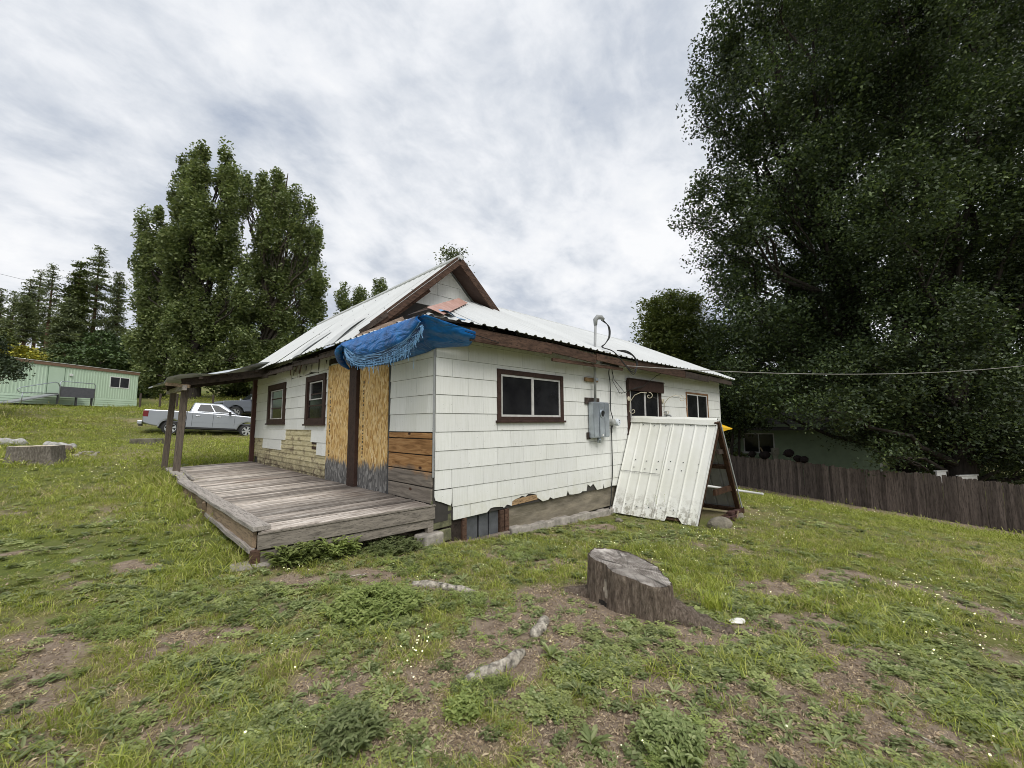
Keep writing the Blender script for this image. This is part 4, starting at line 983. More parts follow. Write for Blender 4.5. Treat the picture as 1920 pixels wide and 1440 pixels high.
# ================================================================ STONES, STUMPS, LOGS
def rock(name, c, r, lab, mat, cat='rock', seed=0, flat=.6, rz=0.0):
    rn = random.Random(seed); bm = bmesh.new(); bmesh.ops.create_icosphere(bm, subdivisions=3, radius=1)
    dirs = [Vector((rn.uniform(-1, 1), rn.uniform(-1, 1), rn.uniform(-1, 1))).normalized() for _ in range(16)]; ds = [rn.uniform(.62, .95) for _ in dirs]
    for v in bm.verts:
        p = v.co.copy()
        for d, k in zip(dirs, ds):
            q = p.dot(d)
            if q > k: p -= d * (q - k)
        v.co = Vector((p.x * r[0], p.y * r[1], p.z * r[2]))
    me = bpy.data.meshes.new(name); bm.to_mesh(me); bm.free(); me.materials.append(mat)
    o = bpy.data.objects.new(name, me); COL.objects.link(o); o.location = c; o.rotation_euler = (0, 0, rz); return tag(o, lab, cat)
M_ROCK = simple('lichened_grey_stone', (.22, .195, .155), .95, var=.35, scale=6, bump=.02, local=True, dirt=((.13, .12, .08), .6))
for (px, py), r, rz, lab in (((1350, 988), (.30, .16, .15), .5, 'flat grey brown stone in the grass at the mouth of the metal cover'), ((1386, 972), (.24, .09, .10), .9, 'small pale pointed stone beyond the flat stone by the metal cover'), ((1160, 978), (.10, .08, .06), 0, 'small pale rubble stone by the foundation at the left foot of the metal cover')):
    p = ongr(px, py); rock('stone', (p[0], p[1], p[2] + r[2] * .25), r, lab, M_ROCK, seed=px, rz=rz - .8)
def m_bark(c1, c2):
    m = Mat('rough_stump_bark'); g = m.noise(7, 8, .72, (6, 6, 1.7)); g2 = m.noise(26, 5, .7, (2.5, 2.5, .8))
    col = m.ramp(g, [(.3, tuple(x * .35 for x in c1)), (.5, c1), (.7, c2)])
    return m.out(col, .95, m.math('ADD', g, m.math('MULTIPLY', g2, .9)), .045, spec=.2, bstr=1.0)
def m_cut(c1, c2, ring=24.0, cracks=False):
    m = Mat('sawn_stump_top'); w_ = m.n('ShaderNodeTexWave', wave_type='RINGS', rings_direction='Z'); m.l(m.pos(True), w_.inputs[0]); w_.inputs['Scale'].default_value = ring; w_.inputs['Distortion'].default_value = 3.5; w_.inputs['Detail'].default_value = 3
    g = m.noise(6, 6, .65, local=True); g2 = m.noise(3, 5, .7, local=True, loc=(4, 1, 0))
    col = m.ramp(m.math('ADD', m.math('MULTIPLY', w_.outputs['Fac'], .14), m.math('MULTIPLY', g, .86)), [(.3, tuple(x * .45 for x in c1)), (.48, c1), (.66, c2)])
    col = m.mix(m.ramp(g2, [(.5, 0.0), (.64, .85)]), col, tuple(min(.8, x * 1.7) for x in c2))
    col = m.mix(m.ramp(m.noise(2.0, 4, .6, local=True, loc=(9, 3, 2)), [(.56, 0.0), (.66, .75)]), col, tuple(x * .3 for x in c1))
    if cracks:
        gr = m.n('ShaderNodeTexGradient', gradient_type='RADIAL'); m.l(m.pos(True), gr.inputs[0]); cx_ = m.n('ShaderNodeCombineXYZ'); m.l(m.math('MULTIPLY', gr.outputs['Fac'], 34.0), cx_.inputs[0]); ln2 = m.n('ShaderNodeVectorMath', operation='LENGTH'); m.l(m.pos(True), ln2.inputs[0]); m.l(m.math('MULTIPLY', ln2.outputs['Value'], 3.0), cx_.inputs[1])
        nz = m.n('ShaderNodeTexNoise'); m.l(cx_.outputs[0], nz.inputs['Vector']); nz.inputs['Scale'].default_value = 1.0; nz.inputs['Detail'].default_value = 6; col = m.mix(m.ramp(nz.outputs['Fac'], [(.33, .9), (.43, 0.0)]), col, tuple(x * .25 for x in c1)); col = m.mix(m.ramp(nz.outputs['Fac'], [(.60, 0.0), (.70, .6)]), col, tuple(min(.7, x * 1.9) for x in c2))
    return m.out(col, .85, g, .008, spec=.2)
def stump(name, loc, R, H, flare, lab, bark, cut, tilt=(0, 0), seed=0, lobes=(), nseg=160, patches=()):
    t = thing(name, lab, 'tree stump', loc); rn = np.random.default_rng(seed); ph = rn.uniform(0, 6.28, 6)
    def rad_(a, u):
        f = 1 + .06 * math.sin(2 * a + ph[0]) + .05 * math.sin(3 * a + ph[1]) + .025 * math.sin(7 * a + ph[2]) + .012 * math.sin(17 * a + ph[3])
        f += flare * (1 - u) ** 3 * (1 + .5 * math.sin(5 * a + ph[4]))
        for la, lw, la_amp, topk in lobes:
            d = (a - la + math.pi) % (2 * math.pi) - math.pi; f += la_amp * math.exp(-(d / lw) ** 2) * (topk + (1 - topk) * (1 - u) ** 2)
        f += .014 * math.sin(29 * a + 3 * u + ph[5]) + .010 * math.sin(47 * a - 5 * u) + .012 * math.sin(13 * a + 9 * u) * (1 - u)
        return f
    us = [0, .06, .14, .2, .27, .34, .42, .5, .58, .66, .74, .82, .9, .97, 1.0]; m = MB()
    for u in us:
        for k in range(nseg):
            a = 2 * math.pi * k / nseg; r_ = rad_(a, u); x, y = R[0] * r_ * math.cos(a), R[1] * r_ * math.sin(a); z = -.12 + (H + .12) * u + u * (tilt[0] * x + tilt[1] * y)
            if u > .97: x *= .985; y *= .985; z += .004
            m.v.append((x, y, z))
    for i in range(len(us) - 1):
        for k in range(nseg): m.f.append((i * nseg + k, i * nseg + (k + 1) % nseg, (i + 1) * nseg + (k + 1) % nseg, (i + 1) * nseg + k)); am = 2 * math.pi * (k + .5) / nseg; um = (us[i] + us[i + 1]) / 2; m.m.append(next((q + 1 for q, pt in enumerate(patches) if pt[0] + .03 * math.sin(31 * um) < am < pt[1] + .04 * math.sin(17 * um) and pt[2] < um < pt[3]), 0))
    m.build('bark', [bark] + [pt[4] for pt in patches] if patches else bark, t, local=True, smooth=True, fix=False)
    m = MB(); ks = [.97, .8, .6, .4, .2]
    for q in ks:
        for k in range(nseg):
            a = 2 * math.pi * k / nseg; r_ = 1 + (rad_(a, 1.0) - 1) * q; x, y = R[0] * r_ * q * math.cos(a), R[1] * r_ * q * math.sin(a)
            m.v.append((x, y, H + tilt[0] * x + tilt[1] * y + .004 * math.sin(9 * a + 7 * q) - .015 * (1 - q) * (.6 + .4 * math.sin(3 * a))))
    m.v.append((0, 0, H - .02)); c = len(m.v) - 1
    for i in range(len(ks) - 1):
        for k in range(nseg): m.f.append((i * nseg + k, i * nseg + (k + 1) % nseg, (i + 1) * nseg + (k + 1) % nseg, (i + 1) * nseg + k)); m.m.append(0)
    for k in range(nseg): m.f.append(((len(ks) - 1) * nseg + k, (len(ks) - 1) * nseg + (k + 1) % nseg, c)); m.m.append(0)
    m.build('sawn_top', cut, t, local=True, smooth=True, fix=False)
    return t
SB = Vector((.06, -3.0, gz(.06, -3.0)))
s1 = stump('tree_stump', tuple(SB), (.215, .395), .345, .11, 'brown tree stump with a grey weathered sawn top, in the near yard on bare soil', m_bark((.215, .168, .13), (.41, .34, .27)), m_cut((.155, .135, .118), (.34, .315, .285), cracks=True), (.07, .15), 3, [(4.6, .45, .22, .25), (2.72, .22, -.16, 1.0), (3.55, .2, -.08, .8)], patches=((2.66, 2.82, .44, .78, simple('pale_bare_wood', (.42, .36, .29), .8, var=.5, scale=14)), (2.55, 2.88, .10, .34, simple('rotten_black_wood', (.02, .017, .014), .95))))
M_BARK1 = s1.children[0].data.materials[0]
m = MB(); m.tube(spl([SB + Vector((.02, -.20, .05)), SB + Vector((.04, -.44, .035)), SB + Vector((.08, -.58, .0)), SB + Vector((.15, -.78, -.035)), SB + Vector((.22, -1.0, -.055)), SB + Vector((.30, -1.2, -.09))], 4), [.13 - .105 * (k / 20) + .012 * math.sin(k * 2.3) for k in range(21)], 14); m.build('surface_root', M_BARK1, s1, smooth=True)
m = MB(); m.tube([SB + Vector((-.05, .35, .02)), SB + Vector((-.12, .6, -.02)), SB + Vector((-.2, .8, -.06))], [.08, .05, .02], 9); m.build('surface_root', M_BARK1, s1, smooth=True)
L = ongr(65, 868); stump('tree_stump', (L[0] - .02, L[1] + .2, gz(L[0] - .02, L[1] + .2)), (.48, .48), .44, .16, 'wide old stump with a fresh pale top, on the lawn at the left edge', m_bark((.21, .185, .155), (.40, .365, .31)), m_cut((.58, .50, .34), (.74, .66, .48), 9), (0, 0), 8, [(5.3, .25, .22, .1), (.2, .3, .25, .1), (3.6, .3, .2, .1)])
p = ongr(122, 850); rock('bark_slab', (p[0], p[1], p[2] + .09), (.30, .12, .17), 'dark slab of bark leaning beside the wide left stump', bpy.data.materials['rough_stump_bark'], 'bark slab', 5, rz=.2)
p = ongr(152, 853)
M_PALEWOOD = wood('pale_bleached_wood', (.45, .41, .36), gx=(3, 3, 3), rnd=.15, dark=.35)
for i in range(9):
    q = ongr(140 + 7 * i % 47, 848 + (i * 5) % 9); m = MB(); m.box((q[0], q[1], q[2] + .03), (random.uniform(.06, .2), random.uniform(.05, .1), random.uniform(.04, .09)), rz=random.uniform(0, 3)); tag(m.build('wood_chunk', M_PALEWOOD, bevel=.01), 'pale split wood chunk scattered in the grass right of the wide left stump', 'wood chunk', 'wood chunks beside the left stump')
def log(name, a, b, r0, r1, lab, mat, cat='log', n=10, wob_=.12, seed=1, ends=None, lift=.4):
    rn = random.Random(seed); a = Vector(a); b = Vector(b); t = thing(name, lab, cat, tuple((a + b) / 2)); m = MB(); pth = []; rr = []
    for i in range(n + 1):
        u = i / n; p = a.lerp(b, u); r_ = r0 + (r1 - r0) * u; p += Vector((rn.uniform(-1, 1), rn.uniform(-1, 1), rn.uniform(-.5, .5))) * wob_ * r_; p.z += r_ * lift; pth.append(p); rr.append(r_ * (1 + rn.uniform(-.2, .2)) * (.55 if i in (0, n) else 1))
    m.tube(spl(pth, 4), [rr[0]] + [rr[min(n, j // 4)] * (1 - (j % 4) / 4) + rr[min(n, j // 4 + 1)] * ((j % 4) / 4) for j in range(1, 4 * n)] + [rr[n]], 12); m.build('wood', mat, t, smooth=True)
    return t
M_LOGW = simple('white_weathered_log', (.44, .43, .40), .9, var=.4, scale=6, bump=.02, dirt=((.17, .16, .13), .8))
a, b = ongr(-40, 830), ongr(45, 835); log('fallen_log', a, b, .17, .15, 'long bleached log lying in the grass behind the left stump, cut by the left edge', M_LOGW, seed=2)
a, b = ongr(84, 838), ongr(140, 842); log('fallen_log', a, b, .14, .12, 'shorter bleached log lying in the grass behind the left stump, right of the long one', M_LOGW, seed=4)
M_DRIFT = simple('bleached_root_wood', (.45, .41, .34), .9, var=.55, scale=26, bump=.02, dirt=((.13, .095, .07), .9))
a, b = ongr(776, 1096), ongr(892, 1112); log('fallen_branch', a, b, .052, .026, 'grey bleached branch lying among weeds in front of the deck', M_DRIFT, 'branch', 9, .5, 3, lift=.2)
a, b = ongr(876, 1288), ongr(986, 1228); log('surface_root', a, b, .046, .034, 'longer piece of pale exposed root on the near soil', M_DRIFT, 'root', 9, .38, 5, lift=.45)
a, b = ongr(1002, 1198), ongr(1024, 1168); log('surface_root', a, b, .034, .046, 'short piece of pale exposed root left of the near stump', M_DRIFT, 'root', 6, .4, 6, lift=.5)
p = ongr(1382, 1168); rock('wood_chip', (p[0], p[1], p[2] + .01), (.085, .045, .022), 'bright white chip of wood at the tip of the near stump root', simple('bright_wood', (.78, .76, .72), .7), 'wood chip', 7, rz=-.4)
for i, (x0, y0, x1, y1, lab) in enumerate(((1735, 1274, 1790, 1302, 'thin pale stick on the bare soil near the right edge, higher of two'), (1692, 1364, 1757, 1398, 'pale forked stick on the soil in the lower right'), (655, 1082, 688, 1076, 'short pale stick by the weeds in front of the deck'), (560, 1208, 605, 1190, 'thin pale stick in the grass below the deck corner'))):
    log('fallen_stick', ongr(x0, y0), ongr(x1, y1), .009, .006, lab, M_DRIFT, 'stick', 6, .8, i)
p = ongr(275, 832); m = MB(); m.box((p[0], p[1], p[2] + .08), (1.05, .5, .28), rz=rad(-44)); tag(m.build('concrete_slab', simple('mossy_concrete', (.17, .155, .115), .95, var=.35, scale=3), bevel=.03), 'low mossy concrete block in the grass in front of the silver pickup', 'concrete block')
# ================================================================ VEHICLES
def m_car(name, c, metal=.6, rough=.32):
    m = Mat(name); return m.out(m.ramp(m.noise(2, 3, local=True), [(.3, tuple(x * .94 for x in c)), (.7, c)]), rough, metal=metal, spec=.5)
M_SILVER = m_car('silver_car_paint', (.38, .40, .44)); M_OLDGREY = m_car('faded_grey_blue_paint', (.15, .165, .20), .15, .5)
M_TYRE = simple('tyre_rubber', (.022, .022, .023), .85, bump=0); M_RIM = simple('bright_alloy', (.66, .67, .69), .3, metal=.8, bump=0); M_CHROME = simple('bumper_chrome', (.55, .56, .58), .25, metal=.9, bump=0)
M_CARGLASS = simple('tinted_car_glass', (.018, .021, .025), .12, bump=0, spec=.22); M_REDLAMP = simple('red_lamp', (.16, .010, .012), .25, bump=0); M_PLASTIC = simple('black_trim_plastic', (.02, .02, .022), .6, bump=0)
def wheel(root, x, y, r, w_, side):
    wl = empty_part('wheel', root); wl.location = (x, y, r)
    m = MB(); m.lathe([(r * .66, -w_ / 2), (r * .93, -w_ / 2), (r, -w_ * .36), (r, w_ * .36), (r * .93, w_ / 2), (r * .66, w_ / 2)], (0, 0, 0), 'Y', 28); m.build('tyre', M_TYRE, wl, local=True, smooth=True)
    o = side * w_ * .44; m = MB()
    m.lathe([(r * .66, o), (r * .60, o), (r * .60, o - side * .05)], (0, 0, 0), 'Y', 28); m.lathe([(0, o), (r * .15, o), (r * .15, o - side * .03)], (0, 0, 0), 'Y', 14)
    for k in range(6):
        a = k * math.pi / 3 + .3; d = Vector((math.cos(a), 0, math.sin(a))); q = Vector((-d.z, 0, d.x))
        m.add([d * r * .12 + q * r * .10 + Vector((0, o, 0)), d * r * .62 + q * r * .13 + Vector((0, o, 0)), d * r * .62 - q * r * .13 + Vector((0, o, 0)), d * r * .12 - q * r * .10 + Vector((0, o, 0))], [(0, 1, 2, 3)])
    m.build('rim', M_RIM, wl, local=True, fix=False)
    m = MB(); m.lathe([(0, o - side * .07), (r * .64, o - side * .07)], (0, 0, 0), 'Y', 24); m.build('brake_shadow', M_PLASTIC, wl, local=True, fix=False)
def arch(cx, r, z0, n=12):
    a0 = math.asin(max(-1, min(1, (z0 - .40) / r))); return [(cx + r * math.cos(math.pi - a0 - (math.pi - 2 * a0) * k / n), .40 + r * math.sin(math.pi - a0 - (math.pi - 2 * a0) * k / n)) for k in range(n + 1)]
def pickup(name, lab, loc, rotz, paint, old=False):
    t = thing(name, lab, 'pickup truck', loc, rotz, None); W_ = 1.0; z0 = .47
    front = [(4.52, .50), (4.62, .62), (4.62, .98), (4.50, 1.16), (3.9, 1.27), (2.95, 1.33)] if not old else [(4.45, .50), (4.50, .6), (4.50, 1.12), (4.40, 1.22), (3.9, 1.25), (2.6, 1.30)]
    prof = [(-1.24, .66), (-1.28, 1.0), (-1.25, 1.40), (.66, 1.40), (.70, 1.40)] + front[::-1]
    prof += arch(3.67, .53, z0)[::-1] + arch(0, .53, z0)[::-1] + [(-.95, z0 + .08)]
    m = MB(); m.prism([(x, -W_, z) for x, z in prof], (0, 2 * W_, 0)); m.build('body', paint, t, local=True, bevel=.05, smooth=False)
    # cab
    x0, x1, xr0, xr1 = (.74, 3.10, .90, 2.25) if not old else (1.35, 2.75, 1.5, 2.25); zb, zt = 1.34, 1.95 if not old else 1.86; wb, wt = .95, .74
    P = [(x0, -wb, zb), (x1, -wb, zb), (x1, wb, zb), (x0, wb, zb), (xr0, -wt, zt), (xr1, -wt, zt), (xr1, wt, zt), (xr0, wt, zt)]
    m = MB(); m.add(P, [(0, 1, 2, 3), (4, 5, 6, 7), (0, 1, 5, 4), (1, 2, 6, 5), (2, 3, 7, 6), (3, 0, 4, 7)]); m.build('cab_roof', paint, t, local=True, bevel=.07)
    def sidept(u, v, s, e_=.006):     # u along x at height fraction v
        xa = x0 + (xr0 - x0) * v; xb = x1 + (xr1 - x1) * v; w_ = wb + (wt - wb) * v; return (xa + (xb - xa) * u, s * (w_ + e_), zb + (zt - zb) * v)
    for s in (-1, 1):
        wins = [((.15, .16), (.53, .16), (.54, .84), (.22, .84)), ((.555, .16), (.90, .16), (.83, .60), (.77, .84), (.57, .84))] if not old else [((.2, .14), (.86, .14), (.78, .85), (.3, .85))]
        for q in wins:
            m = MB(); m.add([sidept(u, v, s) for u, v in q], [tuple(range(len(q)))]); m.build('side_window', M_CARGLASS, t, local=True, fix=False)
        lines = [(.66, .50, 1.40), (.93, .55, 1.40), (1.92, .52, 1.38), (2.98, .66, 1.36)] if not old else [(1.3, .5, 1.38), (2.72, .5, 1.34)]
        for i, (x, a, b) in enumerate(lines):
            m = MB(); m.box((x, s * 1.001, (a + b) / 2), (.014 if i else .028, .006, b - a)); m.build('door_gap', M_PLASTIC, t, local=True)
        for x in ((1.05, 2.06) if not old else (1.5,)):
            h = MB(); h.box((x + .13, s * 1.015, 1.16), (.22, .04, .035)); h.build('door_handle', M_CHROME, t, local=True, bevel=.01)
        m = MB(); m.bar((-.52, s * 1.003, .80), (4.2, s * 1.003, .80), .01, .018); m.build('side_crease', paint, t, local=True)
        m = MB(); m.bar((.7, s * .97, .47), (3.05, s * .97, .47), .08, .09); m.build('sill_trim', M_PLASTIC, t, local=True)
        m = MB(); m.box((2.72, s * 1.10, 1.42), (.12, .20, .17)); m.build('door_mirror', M_PLASTIC if not old else M_CHROME, t, local=True, bevel=.03)
        m = MB(); m.box((-1.15, s * .985, 1.16), (.24, .05, .34)); m.build('tail_lamp', M_REDLAMP, t, local=True, bevel=.02)
        m = MB(); m.box((4.42, s * .80, .98), (.24, .38, .20)); m.build('headlamp', M_CARGLASS, t, local=True, bevel=.02)
        for cx in (0, 3.67):
            m = MB(); ap_ = arch(cx, .53, z0); ao = arch(cx, .60, z0)
            m.add([(x, s * 1.006, z) for x, z in ap_] + [(x, s * 1.012, z) for x, z in ao], [(i, i + 1, len(ap_) + i + 1, len(ap_) + i) for i in range(len(ap_) - 1)]); m.build('wheel_arch', paint, t, local=True, fix=False)
            wheel(t, cx, s * .87, .405, .27, s)
    m = MB(); m.add([(xr1 + .03, -wt * .9, zt - .05), (x1 - .05, -wb * .9, zb + .06), (x1 - .05, wb * .9, zb + .06), (xr1 + .03, wt * .9, zt - .05)], [(0, 1, 2, 3)])
    m.v = [(x + .03, y, z + .015) for x, y, z in m.v]; m.build('windscreen', M_CARGLASS, t, local=True, fix=False)
    m = MB(); m.add([(xr0 - .012, -wt * .85, zt - .09), (x0 - .004, -wb * .85, zb + .12), (x0 - .004, wb * .85, zb + .12), (xr0 - .012, wt * .85, zt - .09)], [(0, 1, 2, 3)]); m.v = [(x - .02, y, z) for x, y, z in m.v]; m.build('rear_window', M_CARGLASS, t, local=True, fix=False)
    m = MB(); m.box((-.3, 0, 1.405), (1.75, 1.8, .01)); m.build('bed_shade_panel', M_PLASTIC, t, local=True)  # dark slab on the solid bed stands for the shaded open recess
    m = MB(); m.box((-1.36, 0, .66), (.22, 1.98, .20)); m.build('rear_bumper', M_CHROME, t, local=True, bevel=.03)
    m = MB(); m.box((4.62, 0, .60), (.18, 1.98, .24)); m.build('front_bumper', M_CHROME, t, local=True, bevel=.03)
    m = MB(); m.box((-1.47, 0, .60), (.02, 1.6, .10)); m.box((-1.5, 0, .50), (.18, .09, .09)); m.build('tow_hitch', M_PLASTIC, t, local=True)
    m = MB(); m.box((1.7, 0, .47), (4.6, 1.5, .20)); m.box((0, 0, .6), (1.0, 1.7, .5)); m.box((3.67, 0, .6), (1.0, 1.7, .5)); m.build('underbody', M_PLASTIC, t, local=True)
    return t
wr, wf = Vector(at(318, 816, 21.5)), Vector(at(462, 820.5, 23.2)); hv = Vector((wf.x - wr.x, wf.y - wr.y)); hd = math.atan2(hv.y, hv.x); hv.normalize(); nrm_ = Vector((-hv.y, hv.x))
tc_ = Vector((wr.x, wr.y)) + nrm_ * .81
pk = pickup('silver_pickup', 'silver crew cab pickup truck parked on the grass behind the porch posts', (tc_.x, tc_.y, wr.z), hd, M_SILVER); pk.rotation_euler = (0, -math.atan2(wf.z - wr.z, 3.4), hd); pk.scale = (.925, .925, .925)
gf, gd = at(404, 772, 29), ray(440, 770)[:2]; gd = gd / np.linalg.norm(gd); hg = np.array([-gd[1], gd[0]]) * math.cos(.30) - gd * math.sin(.30); hd2 = math.atan2(hg[1], hg[0])
q = np.array([gf[0] - 4.6 * hg[0], gf[1] - 4.6 * hg[1]])
gp = pickup('old_grey_pickup', 'faded blue grey old pickup truck facing left, behind the silver pickup', (q[0], q[1], at(440, 784, 29)[2]), hd2, M_OLDGREY, old=True)

# ================================================================ MOBILE HOME
def m_mint():
    m = Mat('mint_green_siding'); return m.out(m.ramp(m.noise(.8, 5, .6, (1, 1, .4)), [(.3, (.48, .62, .46)), (.7, (.55, .69, .53))]), .5, spec=.4)
M_MINT = m_mint(); M_ROOFEDGE = simple('brown_roof_edge', (.22, .135, .085), .6)
Rm = np.array([-1.64, 45.2]); Lm = np.array([-8.70, 39.5]); dm = Lm - Rm; dm = dm / np.linalg.norm(dm); nm_ = np.array([dm[1], -dm[0]]); nm_ = nm_ if nm_ @ (CAM[:2] - Rm) > 0 else -nm_
mh_rot = math.atan2(dm[1], dm[0])
mh = thing('mobile_home', 'long mint green mobile home with a brown roof edge, up the slope on the left', 'mobile home', (Rm[0], Rm[1], 3.3), mh_rot)
sy = 1 if (Matrix.Rotation(mh_rot, 2) @ Vector((0, 1))).dot(Vector(nm_)) > 0 else -1      # local +y*sy points at the camera
LN = 16.0
m = MB(); zb, zt = .62, 2.86; s = 0.0; P = []; F = []
xs_ = []
while s < LN:
    for q_, o in ((0, .0), (.08, .0), (.10, .016), (.16, .016), (.18, 0)): xs_.append((s + q_, o))
    s += .20
for x, o in xs_: P += [(x, sy * o, zb), (x, sy * o, zt)]
F = [(2 * i, 2 * i + 1, 2 * i + 3, 2 * i + 2) for i in range(len(xs_) - 1)]
m.add(P, F); m.add([(0, 0, zb), (0, 0, zt), (0, -sy * 4.2, zt), (0, -sy * 4.2, zb), (LN, 0, zb), (LN, 0, zt), (LN, -sy * 4.2, zt), (LN, -sy * 4.2, zb)], [(0, 1, 2, 3), (4, 5, 6, 7), (3, 2, 6, 7)]); m.build('wall', M_MINT, mh, local=True, fix=False)
for k in range(4):
    m = MB(); z = -.08 + k * .175; m.add([(-.02, sy * .03, z), (LN, sy * .03, z), (LN, sy * .005, z + .172), (-.02, sy * .005, z + .172), (-.02, 0, z), (LN, 0, z)], [(0, 1, 2, 3), (0, 4, 5, 1)]); m.build('skirt_panel', M_MINT, mh, local=True, fix=False)
m = MB(); m.bb((-.05, sy * .08, 2.85), (LN, sy * -4.3, 3.08)); m.build('roof_edge', M_ROOFEDGE, mh, local=True)
m = MB(); m.bb((-.08, sy * .11, 3.081), (LN, sy * -4.33, 3.11)); m.build('roof', M_WHITEPAINT, mh, local=True)
m = MB(); m.tube([(7.2, -sy * 1.2, 3.1), (7.2, -sy * 1.2, 3.3)], [.12, .08], 10); m.build('roof_vent', M_WHITEPAINT, mh, local=True)
def mwin(x0, x1, z0, z1):
    wq = empty_part('window', mh); m = MB(); f = .06
    m.bb((x0, sy * .03, z0), (x0 + f, sy * -.01, z1)); m.bb((x1 - f, sy * .03, z0), (x1, sy * -.01, z1)); m.bb((x0 + f, sy * .028, z0), (x1 - f, sy * -.01, z0 + f)); m.bb((x0 + f, sy * .028, z1 - f), (x1 - f, sy * -.01, z1)); c = (x0 + x1) / 2; m.bb((c - .03, sy * .03, z0 + f), (c + .03, sy * .0, z1 - f))
    m.build('frame', M_WHITEPAINT, wq, local=True)
    for a, b in ((x0 + f, c - .03), (c + .03, x1 - f)):
        m = MB(); m.bb((a, sy * .022, z0 + f), (b, sy * .018, z1 - f)); m.build('pane', M_GLASS, wq, local=True)
mwin(.75, 2.35, 1.55, 2.5)
m = MB(); m.bb((5.6, sy * .035, .75), (6.6, sy * .0, 2.72)); m.build('door', M_MINT, mh, local=True, bevel=.01)
m = MB(); m.bb((5.56, sy * .030, .7), (5.6, sy * .01, 2.76)); m.bb((6.6, sy * .03, .7), (6.64, sy * .01, 2.76)); m.build('door_frame', simple('dull_green_trim', (.16, .24, .16), .6), mh, local=True)
m = MB(); m.bb((5.1, sy * .12, 2.2), (5.28, sy * .02, 2.36)); m.build('porch_lamp', M_WHITEPAINT, mh, local=True)
rp = thing('entry_ramp', 'grey metal landing with a ramp and tube railings at the mobile home door', 'ramp', (Rm[0], Rm[1], 3.3), mh_rot)
M_RAMP = simple('grey_ramp_metal', (.16, .17, .19), .55)
m = MB(); m.bb((4.5, sy * .15, .58), (6.8, sy * 1.35, .68)); m.build('landing', M_RAMP, rp, local=True)
m = MB(); m.bb((4.5, sy * 1.35, .45), (6.8, sy * 1.40, 1.22)); m.build('side_panel', simple('dark_ramp_panel', (.10, .10, .115), .6), rp, local=True)
m = MB(); m.add([(6.8, sy * .2, .66), (6.8, sy * 1.3, .66), (9.4, sy * 1.3, -.08), (9.4, sy * .2, -.08), (6.8, sy * .2, .58), (6.8, sy * 1.3, .58), (9.4, sy * 1.3, -.16), (9.4, sy * .2, -.16)], [(0, 1, 2, 3), (4, 5, 6, 7), (0, 1, 5, 4), (1, 2, 6, 5), (2, 3, 7, 6), (3, 0, 4, 7)]); m.build('sloped_deck', simple('pale_ramp_metal', (.30, .31, .33), .5), rp, local=True)
m = MB(); y_ = sy * 1.42
m.tube([(4.5, y_, -.1), (4.5, y_, 1.5), (4.58, y_, 1.6), (6.72, y_, 1.6), (6.8, y_, 1.5), (6.8, y_, -.1)], .03, 6); m.tube([(6.8, y_, 1.2), (6.95, y_, 1.45), (7.1, y_, 1.5), (9.0, y_, .95), (9.2, y_, .8), (9.1, y_, .65), (8.9, y_, .6), (6.9, y_, .68)], .03, 6); m.tube([(8.9, y_, .6), (8.9, y_, -.1)], .03, 6); m.build('railing', M_GALV, rp, local=True, smooth=True)
m = MB()
for x in (4.55, 5.6, 6.75): m.bb((x - .05, sy * 1.2, -.15), (x + .05, sy * 1.3, .6))
m.build('leg', M_DKGREY, rp, local=True)

# ================================================================ NEIGHBOUR'S GREEN HOUSE, FENCE, BIRDS
P1, P2 = at(1335, 840, 28.5), at(1652, 872, 25.0); d_ = P2[:2] - P1[:2]; ln = np.linalg.norm(d_); d_ = d_ / ln; ng = np.array([d_[1], -d_[0]]); ng = ng if ng @ (CAM[:2] - P1[:2]) > 0 else -ng
P0 = P1[:2] - d_ * 3.0; LNG = ln + 3.0; gr_rot = math.atan2(d_[1], d_[0]); zg = -2.5
gh = thing('green_house', 'sage green board sided house behind the wooden fence, shaded by the big trees', 'house', (P0[0], P0[1], zg), gr_rot)
syg = 1 if (Matrix.Rotation(gr_rot, 2) @ Vector((0, 1))).dot(Vector(ng)) > 0 else -1
M_SAGE = simple('sage_green_siding', (.36, .46, .31), .8, var=.08, scale=3)
m = MB(); m.bb((.01, -syg * .02, 0), (LNG - .01, -syg * 7, 3.6)); m.build('wall', M_SAGE, gh, local=True)
for k in range(18):
    m = MB(); z = .3 + k * .2; m.add([(0, syg * .02, z), (LNG, syg * .02, z), (LNG, syg * .002, z + .197), (0, syg * .002, z + .197), (0, -syg * .03, z), (LNG, -syg * .03, z)], [(0, 1, 2, 3), (0, 4, 5, 1)]); m.build('siding_board', M_SAGE, gh, local=True, fix=False)
m = MB(); m.bb((LNG - .06, syg * .04, 0), (LNG + .06, -syg * .2, 3.6)); m.build('corner_trim', M_WHITEPAINT, gh, local=True)
m = MB(); m.prism([(-.4, syg * .5, 3.5), (-.4, -syg * 3.5, 5.4), (-.4, -syg * 7.5, 3.5)], (LNG + .8, 0, 0)); m.build('roof', simple('dark_shingle_roof', (.06, .055, .05), .9), gh, local=True)
wq = empty_part('window', gh); wx0, wx1, wz0, wz1 = 4.95, 6.75, 2.0, 3.3
m = MB(); f = .07
for a, b, c, e_ in ((wx0, wx0 + f, wz0, wz1), (wx1 - f, wx1, wz0, wz1), (wx0 + f, wx1 - f, wz1 - f, wz1), ((wx0 + wx1) / 2 - .03, (wx0 + wx1) / 2 + .03, wz0 + f, wz1 - f)): m.bb((a, syg * .05, c), (b, syg * .0, e_))
m.build('frame', M_WHITEPAINT, wq, local=True)
m = MB(); m.bb((wx0 - .1, syg * .09, wz0 - .02), (wx1 + .1, syg * .0, wz0 + f)); m.build('sill', M_WHITEPAINT, wq, local=True)
